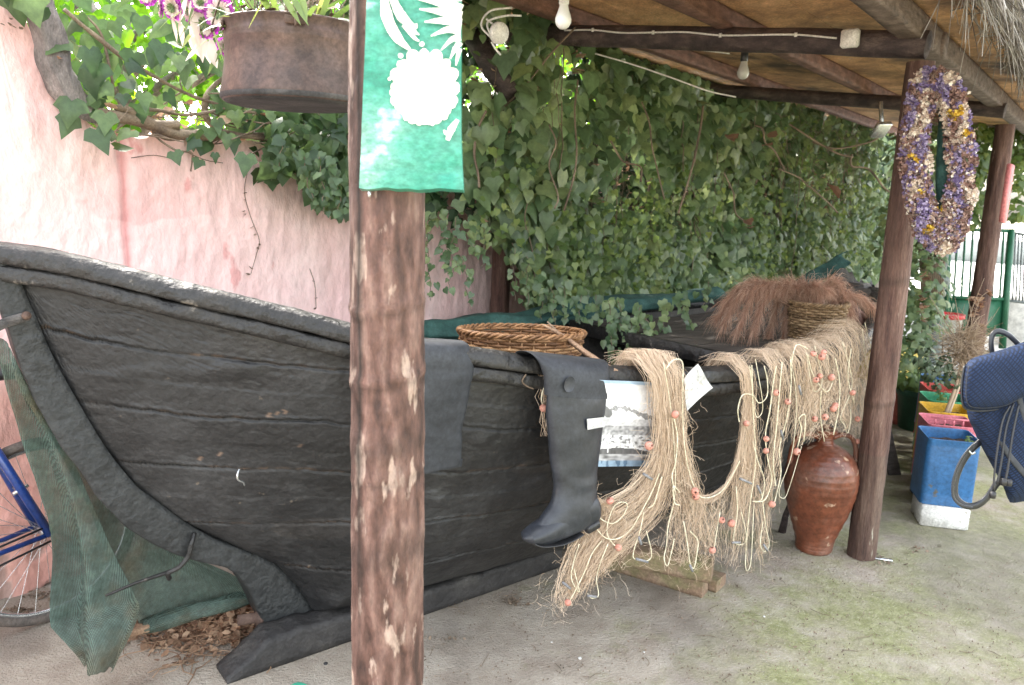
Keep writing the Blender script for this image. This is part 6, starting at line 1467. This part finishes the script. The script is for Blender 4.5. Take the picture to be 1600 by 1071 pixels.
def pip(x, y, poly):
    ins = False; j = len(poly) - 1
    for i in range(len(poly)):
        xi, yi = poly[i]; xj, yj = poly[j]
        if (yi > y) != (yj > y) and x < (xj - xi) * (y - yi) / (yj - yi) + xi: ins = not ins
        j = i
    return ins
FN = np.array([-RK[0] * .6 - .15, -RK[1] * .6 - .6, .35])          # facing out of the wall
def ivyleaves(mb, n, ur, zr, offr, poly, size, heart_p=.35, face=FN, jitter=.55, dens=None, R_=RND, tipj=.45):
    k = 0; tries = 0
    while k < n and tries < n * 40:
        tries += 1; u = R_.uniform(*ur); z = R_.uniform(*zr); o_ = R_.uniform(*offr); p = wp(u, o_, z)
        x, y, Z = proj(p)
        if Z < .5 or not pip(x, y, poly): continue
        if dens and R_.random() > dens(u, z, x, y): continue
        nr = face / np.linalg.norm(face) + np.array([R_.gauss(0, jitter), R_.gauss(0, jitter), R_.gauss(0, jitter)])
        tp = np.array([R_.gauss(0, tipj), R_.gauss(0, tipj), -1.0]); leaf(mb, p, nr, tp, R_.uniform(*size), R_.random() < heart_p, R_); k += 1
    return k
# curtain of ivy from the roof down to the boat
CUR = [(640, -40), (740, -60), (800, 12), (880, 40), (930, 62), (1000, 95), (1080, 118), (1150, 150), (1230, 155), (1300, 160), (1410, 160), (1500, 160), (1500, 520), (1430, 520), (1380, 500), (1330, 432), (1250, 440), (1180, 440), (1120, 455), (1060, 500), (1000, 520), (965, 505), (900, 492),
       (850, 490), (830, 470), (812, 400), (770, 372), (735, 350), (700, 340), (640, 330)]
iv = empty('ivy_curtain', wp(2.0, .1, 0), 'thick curtain of green ivy hanging behind the boat under the roof', 'ivy')
def cdens(u, z, x, y):
    n = noise.noise(Vector((u * 1.3, z * 1.5, 1))) * .8 + noise.noise(Vector((u * 4, z * 3, 9))) * .5
    q = .55 + n * 1.5
    if 1240 < x < 1400 and y < 290: q *= .45
    if math.hypot(x - 776, y - 50) < 34: return .0
    if 55 < y < 160 and abs(x - (742 + (y - 58) * .63)) < 20: return .02
    if 700 < x < 790 and 60 < y < 150: q *= .5
    return max(.05, q)
mb = MB(); ivyleaves(mb, 3600, (-.6, 3.4), (.8, 2.6), (.32, .66), CUR, (.075, .145), .3, dens=cdens, jitter=.38, tipj=.3)
ivyleaves(mb, 3600, (2.6, 7.5), (.6, 2.6), (.30, .60), CUR, (.075, .13), .4, dens=cdens, jitter=.38, tipj=.3)
ivyleaves(mb, 4300, (6.5, 12.8), (.6, 3.5), (.20, .70), CUR, (.06, .11), .4, dens=cdens)
mb.build('large_leaves', m_leaf, iv)
mb = MB(); ivyleaves(mb, 2300, (-.6, 3.6), (.8, 2.4), (.46, .72), CUR, (.026, .055), .8, dens=lambda u, z, x, y: (.03 + .97 * max(0, min(1, (y - 220) / 180))) * max(.08, .5 + noise.noise(Vector((u * 2.2, z * 1.2, 31))) * 1.5))
ivyleaves(mb, 2000, (3.0, 7.5), (.6, 2.4), (.40, .68), CUR, (.022, .055), .8, dens=lambda u, z, x, y: max(.1, .55 + noise.noise(Vector((u * 2.2, z * 1.2, 31))) * 1.3)); mb.build('small_leaves', m_leaf2, iv)
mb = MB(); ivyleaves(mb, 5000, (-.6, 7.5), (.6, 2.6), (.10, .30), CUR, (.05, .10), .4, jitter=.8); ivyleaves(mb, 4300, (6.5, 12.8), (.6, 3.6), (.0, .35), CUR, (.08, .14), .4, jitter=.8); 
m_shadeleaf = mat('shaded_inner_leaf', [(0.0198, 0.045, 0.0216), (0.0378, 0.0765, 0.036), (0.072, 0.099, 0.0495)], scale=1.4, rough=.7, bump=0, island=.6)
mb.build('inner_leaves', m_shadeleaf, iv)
mb = MB(); R7 = random.Random(31)
for _ in range(2200):
    u = R7.uniform(-.5, 7); z = R7.uniform(.9, 2.5); p = wp(u, R7.uniform(.24, .50), z); x, y, Z = proj(p)
    if pip(x, y, CUR): deadleaf(mb, p, R7.uniform(.025, .06), R7)
for (x, y) in [(831, 142), (794, 85), (780, 62), (835, 145), (740, 30), (905, 85), (905, 110), (1300, 300), (1205, 215), (1140, 215), (1170, 350)]:
    for _ in range(2): deadleaf(mb, P(x + R7.gauss(0, 4), y + R7.gauss(0, 4), 4.2), .085, R7)
mb.build('dead_leaves', m_deadleaf, iv)
mb = MB()
for _ in range(240):
    u = R7.uniform(-.4, 6.5); z1 = R7.uniform(1.5, 2.6); o_ = R7.uniform(.25, .66); pts = [wp(u, o_, z1)]; L_ = R7.uniform(.3, 1.3); uu = u
    for k in range(9): uu += R7.gauss(0, .02); pts.append(wp(uu, o_ + R7.gauss(0, .01), z1 - L_ * (k + 1) / 9))
    x, y, Z = proj(pts[-1]); x2, y2, _z = proj(pts[0])
    if pip(x, y, CUR) and pip(x2, y2, CUR): mb.tube(pts, R7.uniform(.0015, .004), 4, caps=False)
for _ in range(150):
    u = R7.uniform(2.4, 6.5); z1 = R7.uniform(1.9, 2.4); o_ = R7.uniform(.45, .68); a = R7.uniform(-.6, .6); pts = [wp(u, o_, z1)]
    for k in range(6): a += R7.gauss(0, .3); q = pts[-1] + E3 * math.cos(a) * .07 + Z3 * math.sin(a) * .06 - K3 * R7.gauss(0, .012); pts.append(q)
    mb.tube(pts, R7.uniform(.0015, .0035), 4, caps=False)
mb.tube(catmull([P(900, 42, 4.0), P(860, 85, 4.1), P(820, 135, 4.15), P(780, 175, 4.2)], 20), .005, 5)
for (x0, y0, x1, y1) in [(1010, 160, 1035, 300), (905, 130, 890, 330), (1100, 170, 1060, 330), (1180, 190, 1215, 260), (850, 200, 870, 330), (1240, 200, 1330, 250), (1260, 225, 1380, 215), (1225, 260, 1300, 330), (960, 220, 1010, 280), (760, 170, 745, 300), (1320, 240, 1395, 300), (1130, 280, 1170, 350)]:
    q_ = [P(lerp(x0, x1, t) + R7.gauss(0, 7), lerp(y0, y1, t) + R7.gauss(0, 5), lerp(4.0, 5.2, (x0 - 760) / 560)) for t in (0, .25, .5, .75, 1)]; mb.tube(catmull(q_, 20), R7.uniform(.004, .007), 6, jit=.3)
mb.build('vines', m_twig, iv)
# hanging strands at the lower edge
def strand(mb, sm, x0, y0, x1, y1, Z, n, size, R_, sway=10):
    pts = [P(lerp(x0, x1, k / 12) + sway * fn(k * .35, x0, 0), lerp(y0, y1, k / 12), Z + .02 * fn(k * .4, 0, x0)) for k in range(13)]
    sm.tube(pts, .0018, 4, caps=False)
    for k in range(n):
        f = (k + R_.random()) / n; p = pts[int(f * 12)] + np.array([R_.gauss(0, .015), R_.gauss(0, .015), R_.gauss(0, .008)])
        leaf(mb, p, np.array([R_.gauss(0, .5), -1, .35 + R_.gauss(0, .4)]), np.array([R_.gauss(0, .6), 0, -1]), R_.uniform(*size) * (1.15 - .4 * f), R_.random() < .6, R_)
mb = MB(); sm = MB()
for (x0, y0, x1, y1, n_, Z) in [(668, 330, 672, 470, 20, 3.9), (690, 330, 700, 432, 22, 3.9), (712, 340, 706, 462, 16, 3.9), (735, 345, 742, 400, 16, 3.9), (655, 340, 660, 400, 12, 3.9), (720, 400, 736, 486, 10, 3.9), (800, 380, 806, 470, 12, 4.2), (822, 400, 826, 478, 18, 4.2), (842, 430, 846, 505, 18, 4.2), (760, 350, 752, 420, 12, 4),
    (862, 440, 868, 506, 14, 4.1), (880, 440, 884, 500, 14, 4.1), (910, 450, 902, 505, 14, 4.1), (950, 470, 962, 575, 34, 4.0), (965, 470, 985, 560, 22, 4.0), (1000, 480, 1012, 566, 24, 4.0), (1008, 490, 1030, 545, 12, 4.0), (985, 500, 990, 560, 16, 4.0), (1062, 460, 1085, 535, 22, 4.2), (1040, 470, 1035, 560, 20, 4.1), (1110, 430, 1098, 480, 14, 4.3), (1078, 530, 1052, 562, 8, 4.1), (930, 460, 935, 500, 12, 4.1), (1150, 420, 1140, 460, 12, 4.6)]:
    strand(mb, sm, x0, y0, x1, y1, Z, n_, (.03, .058), R7)
mb.build('strand_leaves', m_leaf, iv); sm.build('strand_vines', m_twig, iv)

# ivy over the top of the pink wall
WT = [(-60, -80), (740, -80), (700, 240), (560, 330), (540, 350), (515, 330), (490, 300), (465, 262), (430, 285), (395, 268), (372, 230), (330, 208), (300, 262), (262, 210), (230, 190), (180, 232), (150, 232), (110, 212), (98, 180), (75, 95), (40, 20), (-60, -20)]
iw = empty('ivy_on_wall', wp(-1.5, 0, 1.9), 'loose ivy with pale bare vines creeping over the top of the pink wall', 'ivy')
holes = [(292, 172, 34, 26), (262, 112, 20, 14), (320, 115, 16, 20), (330, 60, 10, 10), (240, 40, 14, 10), (265, 170, 24, 12), (200, 170, 14, 6), (300, 150, 30, 14)]
def wdens(u, z, x, y):
    for hx, hy, a, b in holes:
        if ((x - hx) / a) ** 2 + ((y - hy) / b) ** 2 < 1: return .02
    q = .85 + .9 * noise.noise(Vector((x * .016, y * .02, 5)))
    if x < 380 and y < 190: q *= .55
    if 20 < y and abs(x - (52 + y * .42)) < 14: return .0
    if x < 400 and y > 175: q *= .45
    return max(.04, min(1, q))
mb = MB(); RI = random.Random(77)
ivyleaves(mb, 900, (-3.9, .4), (1.55, 2.75), (-.15, .22), WT, (.06, .105), .4, dens=wdens, R_=RI)
ivyleaves(mb, 620, (-1.6, .5), (1.5, 2.4), (.05, .30), [(400, 170), (560, 170), (700, 200), (700, 320), (560, 335), (545, 350), (515, 330), (490, 300), (465, 262), (430, 275), (405, 240)], (.05, .095), .4, R_=RI)
for (x, y, s_) in [(112, 170, .10), (150, 215, .10), (165, 190, .085), (110, 195, .09), (272, 250, .06), (306, 230, .07), (312, 262, .05), (336, 252, .045), (385, 255, .10), (356, 222, .07), (430, 240, .09), (498, 330, .06), (530, 342, .065), (496, 310, .05), (45, 8, .10), (140, 90, .10), (150, 115, .10), (160, 140, .10)]:
    q = wall_hit(x, y - 12, .14 + RI.random() * .1); leaf(mb, q, FN + np.array([RI.gauss(0, .25), RI.gauss(0, .25), RI.gauss(0, .25)]), np.array([RI.gauss(0, .25), 0, -1]), s_, False, RI)
mb.build('leaves', m_leafl, iw)
mb = MB()
for (x0, y0, x1, y1, n_) in [(480, 300, 500, 342, 10), (500, 285, 495, 340, 10), (520, 300, 530, 345, 8), (470, 250, 486, 300, 14)]:
    pass
strand_l = MB(); strand_s = MB()
for (x0, y0, x1, y1, n_) in [(470, 240, 492, 325, 26), (500, 240, 506, 335, 26), (520, 250, 536, 345, 26), (545, 250, 552, 340, 20), (440, 215, 436, 262, 14)]:
    strand(strand_l, strand_s, x0, y0, x1, y1, 3.35, n_, (.03, .055), RI)
# thin dry tendrils down the pink wall
for pp in [[(388, 262), (382, 300), (392, 340), (405, 375), (400, 400), (392, 428)], [(268, 248), (240, 243), (205, 247)], [(452, 238), (470, 280), (492, 330)], [(484, 420), (492, 446), (494, 480)], [(300, 240), (298, 268)], [(285, 235), (320, 250), (348, 255)]]:
    Q = [wall_hit(x, y, .02) for x, y in pp]; strand_s.tube(catmull(Q, 30), .0016, 4, caps=False)
for (x, y) in [(383, 302), (383, 312), (380, 330), (384, 334), (393, 355), (398, 366), (405, 382), (402, 388), (392, 418), (388, 428), (490, 440), (494, 466), (492, 482), (15, 38), (22, 42), (4, 38), (33, 44), (17, 30), (438, 274), (445, 280)]:
    deadleaf(strand_s, wall_hit(x, y, .02), .022, RI)
strand_l.build('small_leaves', m_leafl, iw)
strand_s.build('tendrils', m_twig, iw)
mb = MB()
for _ in range(120):
    u = RI.uniform(-3.2, .2); p = wp(u, RI.uniform(-.1, .15), interp(topz, u) + RI.uniform(-.02, .12)); deadleaf(mb, p, RI.uniform(.03, .08), RI)
mb.build('dead_leaves', m_deadleaf, iw)
mb = MB()
def vine(pp, rad, off=.10):
    Q = [wall_hit(x, y, off + .03 * fn(x * .02, y * .02, 3)) for x, y in pp]; mb.tube(catmull(Q, len(Q) * 10), rad, 8, jit=.5)
vine([(180, 168), (200, 172), (230, 190), (262, 205), (300, 212), (340, 214), (400, 212), (470, 216), (545, 232)], [.012, .018, .022, .018, .014, .012, .010])
vine([(100, 15), (140, 50), (200, 95), (250, 125), (300, 150), (345, 165)], [.008, .009, .007, .006])
vine([(195, 178), (240, 172), (290, 180), (350, 170), (400, 150)], [.006, .007, .005]); vine([(235, 195), (245, 215), (275, 235), (300, 240), (298, 268)], [.006, .004, .003])
vine([(230, 185), (260, 215), (330, 205), (400, 215), (440, 222)], [.01, .012, .008]); vine([(150, 175), (200, 186), (240, 196), (280, 196)], [.02, .022, .018])
vine([(345, 205), (320, 180), (330, 140), (380, 100)], [.018, .014, .010], .0); vine([(130, 20), (160, 60), (180, 150)], [.004, .005, .005]); vine([(380, 175), (430, 180), (500, 195), (560, 190)], [.006, .006, .005])
for _ in range(130):
    x, y = RI.uniform(120, 700), RI.gauss(205, 22); pp = [(x, y)]
    a = RI.uniform(-.6, .6)
    for k in range(4): a += RI.gauss(0, .5); pp.append((pp[-1][0] + 22 * math.cos(a), pp[-1][1] + 14 * math.sin(a)))
    if pip(*pp[-1], WT) and pip(x, y, WT): vine(pp, [.003, .003, .0015], RI.uniform(-.05, .18))
mb.build('bare_vines', m_twig, iw)
mb = MB(); Q = [wall_hit(x, y, .06) for x, y in [(52, -40), (66, 30), (84, 95), (104, 140), (130, 168), (160, 182)]]; mb.tube(catmull(Q, 60), [.040, .044, .05, .048, .042, .03], 18, jit=.55); mb.build('trunk', m_bark, iw)

# trees behind the wall, backlit
def tree(base, H, R_c, nleaf, seed, material, label, sz=(.05, .10), group='trees behind the wall', zc=None, name='broadleaf_tree'):
    R_ = random.Random(seed); rt = empty(name, base, label, 'tree', group); mb = MB(); tops = []
    mb.tube(catmull([base, base + Z3 * H * .3 + np.array([.05, .05, 0]), base + Z3 * H * .62], 14), [.10, .075, .05], 10, jit=.4)
    for k in range(16):
        a = R_.uniform(0, 6.28); z0 = R_.uniform(.28, .6) * H; d_ = np.array([math.cos(a), math.sin(a), R_.uniform(.2, 1.0)]); e_ = base + Z3 * z0 + d_ * R_c * R_.uniform(.6, 1)
        pts = catmull([base + Z3 * z0, base + Z3 * z0 + d_ * R_c * .4 + Z3 * .1, e_], 10); mb.tube(pts, [.035, .02, .008], 6); tops += pts[3:]
        for j in range(3): q = pts[R_.randrange(4, 10)]; e2 = q + np.array([R_.gauss(0, .4), R_.gauss(0, .4), R_.gauss(.1, .3)]); mb.tube([q, e2], [.01, .004], 4); tops += [e2, (q + e2) / 2]
    mb.build('trunk', m_bark, rt)
    mb = MB()
    for k in range(nleaf):
        q = tops[R_.randrange(len(tops))] + np.array([R_.gauss(0, .24), R_.gauss(0, .24), R_.gauss(0, .2)]); n_ = np.array([R_.gauss(0, 1), R_.gauss(0, 1), R_.gauss(0, 1)])
        leaf(mb, q, n_, np.array([R_.gauss(0, .6), R_.gauss(0, .6), -1]), R_.uniform(*sz), True, R_)
    mb.build('crown', material, rt); return rt
tree(wp(-2.6, -1.7, 0), 3.9, 1.25, 3300, 1, m_treeleaf, 'leftmost backlit tree behind the pink wall, above the bow')
tree(wp(-1.1, -2.1, 0), 4.2, 1.3, 3300, 2, m_treeleaf, 'backlit tree behind the pink wall, behind the copper pot')
tree(wp(.8, -1.8, 0), 4.2, 1.5, 2600, 3, m_treeleaf, 'backlit tree behind the left end of the ivy curtain')
tree(wp(3.0, -1.9, 0), 4.4, 1.7, 2600, 4, m_treeleaf, 'backlit tree behind the middle of the ivy curtain')
tree(wp(5.4, -1.7, 0), 4.4, 1.7, 2600, 5, m_treeleaf, 'backlit tree behind the far end of the ivy curtain')
# shrub mass left of gate and hanging greenery on the right
def foliage_blob(mb, c, rad, n, sz, R_, heart=.7):
    for _ in range(n):
        d_ = np.array([R_.gauss(0, 1), R_.gauss(0, 1), R_.gauss(0, 1)]); d_ /= np.linalg.norm(d_); p = c + d_ * np.array(rad) * R_.uniform(.55, 1.05); leaf(mb, p, d_ + np.array([0, -.5, .5]), np.array([R_.gauss(0, .5), R_.gauss(0, .5), -1]), R_.uniform(*sz), R_.random() < heart, R_)
R8 = random.Random(99)
hd = empty('climbing_shrub', PG(1450, 560), 'leafy climber around the lamp post at the far end of the ivy', 'shrub'); mb = MB()
for (x, y, Z, r_, n_) in [(1438, 260, 7.2, .35, 260), (1425, 360, 7.0, .35, 300), (1440, 450, 6.8, .3, 280), (1432, 500, 6.6, .28, 260), (1450, 330, 7.4, .3, 220), (1478, 230, 7.6, .3, 220), (1478, 340, 7.8, .16, 90), (1420, 560, 6.4, .2, 160)]:
    foliage_blob(mb, P(x, y, Z), (r_, r_, r_ * 1.2), n_, (.04, .085), R8)
mb.build('leaves', m_leaf, hd)
mb = MB()
for k in range(12): mb.tube(catmull([PG(1440 + k * 3, 575), P(1440 + 3 * k, 450, 7), P(1430 + 5 * k, 300, 7.2)], 12), .01, 5, jit=.3)
mb.build('stems', m_twig, hd)
hg = empty('overhanging_tree', rp(7.5, -.5, 0), 'tree with hanging green branches beyond the distant roof post', 'tree'); mb = MB()
for (x, y, Z, r_, n_) in [(1530, 230, 8, .35, 260), (1560, 215, 8.2, .35, 200), (1598, 215, 8.2, .35, 260), (1525, 290, 8, .28, 200), (1590, 270, 8, .28, 150), (1520, 340, 8, .14, 70), (1592, 330, 8, .12, 50), (1640, 250, 8, .4, 260), (1560, 250, 8.4, .22, 100), (1500, 250, 8, .3, 220)]:
    foliage_blob(mb, P(x, y, Z), (r_, r_, r_), n_, (.04, .09), R8)
mb.build('crown', m_leaf2, hg); mb = MB(); mb.tube(catmull([P(1650, 560, 9.6) * np.array([1, 1, 0]), P(1660, 400, 9.2), P(1640, 230, 8.4), P(1560, 215, 8.2)], 24), [.12, .10, .05, .02], 8, jit=.3); mb.build('trunk', m_bark, hg)

# potted bush with dry twigs in the yellow tin
yc = tinpos[2] + Z3 * (.118 + .30)
m_drytwig = mat('dry_pale_twig', [(.22, .15, .10), (.40, .30, .21), (.55, .44, .33)], scale=8, rough=.85, bump=0, island=.7)
bsh = empty('dry_bush', yc, 'half dry bush with tangled bare twigs growing from the yellow tin', 'bush'); mb = MB(); R9 = random.Random(14)
top = P(1504, 560, float((yc - CAM) @ fw)); mb.tube(catmull([yc, (yc + top) / 2 + CR * .01, top], 12), [.012, .010, .008], 8); mb.tube(catmull([yc + CR * .02, (yc + top) / 2 + CR * .03, top + CR * .01], 12), .006, 6)
for _ in range(420):
    a = R9.uniform(0, 6.28); e_ = R9.uniform(-.6, 1.4); d_ = np.array([math.cos(a), math.sin(a), e_]); d_ /= np.linalg.norm(d_); p = top + Z3 * R9.uniform(-.05, .15) + CR * R9.uniform(-.05, .05); pts = [p]
    for k in range(5): d_ = d_ + np.array([R9.gauss(0, .35), R9.gauss(0, .35), R9.gauss(0, .35)]); d_ /= np.linalg.norm(d_); pts.append(pts[-1] + d_ * R9.uniform(.02, .05))
    mb.tube(pts, [.0022, .0008], 4, caps=False)
ZY = float((yc - CAM) @ fw)
for pp in [[(1500, 540), (1475, 500), (1452, 462)], [(1505, 530), (1520, 480), (1538, 435)], [(1515, 520), (1530, 470), (1545, 455)], [(1500, 535), (1498, 500), (1492, 465)], [(1520, 530), (1545, 505), (1562, 480)], [(1500, 545), (1480, 520), (1462, 505)], [(1512, 530), (1518, 500), (1512, 462)]]:
    mb.tube(catmull([P(x, y, ZY - .05) for x, y in pp], 12), [.003, .0012], 4)
mb.build('twigs', m_drytwig, bsh)
mb = MB()
for (x, y, r_, n_) in [(1452, 578, .06, 50), (1470, 572, .07, 65), (1462, 598, .05, 34), (1488, 590, .06, 50), (1482, 562, .05, 30), (1440, 560, .05, 26), (1445, 545, .05, 30)]: foliage_blob(mb, P(x, y, ZY + .02), (r_, r_, r_), n_, (.020, .036), R9, 1.0)
mb.build('leaves', mat('dull_green_leaf', [(.03, .05, .025), (.06, .09, .045), (.12, .15, .08)], scale=2, rough=.5, bump=0, island=.7, trans=.15), bsh)
mb = MB()
for (x, y) in [(1444, 430), (1450, 432), (1442, 468), (1446, 478), (1440, 488), (1444, 498), (1532, 478), (1526, 482), (1520, 490), (1532, 470), (1544, 458), (1517, 470), (1496, 540), (1536, 515)]:
    for _ in range(4): deadleaf(mb, P(x + R9.gauss(0, 2), y + R9.gauss(0, 3), ZY - .03), .045, R9)
mb.build('dry_leaves', m_deadleaf, bsh)
gpl = empty('geranium', gp + Z3 * .28, 'leafy green plant growing in the dark green pot', 'plant'); mb = MB()
foliage_blob(mb, gp + Z3 * .34 - CR * .02, (.15, .15, .07), 130, (.035, .06), R9, 1.0); foliage_blob(mb, gp + Z3 * .37 - CR * .12, (.09, .09, .07), 60, (.035, .055), R9, 1.0); mb.build('leaves', m_leaf2, gpl)
mb = MB()
for k in range(10): mb.tube([gp + Z3 * .26 + CR * R9.gauss(0, .03), gp + Z3 * .36 + CR * R9.gauss(0, .08)], .004, 5)
mb.build('stems', m_twig, gpl)
sp = empty('seedling', tinpos[1] + Z3 * .42, 'small green sprouts in the front tins', 'plant'); mb = MB()
foliage_blob(mb, tinpos[0] + TD * .03 + Z3 * .46 + TS * .08 - TD * .06, (.03, .03, .02), 16, (.012, .022), R9, 1.0); foliage_blob(mb, tinpos[3] + TD * .0 + Z3 * .46, (.05, .05, .05), 40, (.012, .03), R9, 1.0); mb.build('leaves', m_leaf2, sp)

# ------------------------------------------------------------------ light
W = bpy.data.worlds.new("World"); sc.world = W; W.use_nodes = True; N = W.node_tree.nodes; L = W.node_tree.links
sky = N.new('ShaderNodeTexSky'); sky.sky_type = 'NISHITA'; sky.sun_disc = False
SUN_EL = math.radians(44); sdir = np.array([-.62, .78]); SUN_AZ = math.atan2(sdir[0], sdir[1])
sky.sun_elevation = SUN_EL; sky.sun_rotation = SUN_AZ; sky.air_density = 1.3; sky.dust_density = 4.5; sky.ozone_density = 1
hsv = N.new('ShaderNodeHueSaturation'); hsv.inputs['Saturation'].default_value = .35
L.new(sky.outputs[0], hsv.inputs['Color']); tint = N.new('ShaderNodeMix'); tint.data_type = 'RGBA'; tint.blend_type = 'MULTIPLY'; tint.inputs[0].default_value = 1; tint.inputs[7].default_value = (1.0, .985, .95, 1)
L.new(hsv.outputs[0], tint.inputs[6]); L.new(tint.outputs[2], N['Background'].inputs[0]); N['Background'].inputs[1].default_value = 1.35
sd = bpy.data.lights.new('sun', 'SUN'); sd.energy = 6; sd.angle = math.radians(.6); sd.color = (1, .96, .88); so = bpy.data.objects.new('sun', sd); COL.objects.link(so)
dirv = Vector((-sdir[0] * math.cos(SUN_EL), -sdir[1] * math.cos(SUN_EL), -math.sin(SUN_EL))); so.rotation_euler = dirv.to_track_quat('-Z', 'Y').to_euler(); so.location = (0, 0, 10)
sc.view_settings.view_transform = 'Standard'; sc.view_settings.look = 'None'; sc.view_settings.exposure = 0
sc.render.engine = 'CYCLES'; sc.cycles.max_bounces = 7; sc.cycles.diffuse_bounces = 4; sc.cycles.transmission_bounces = 4; sc.cycles.glossy_bounces = 3
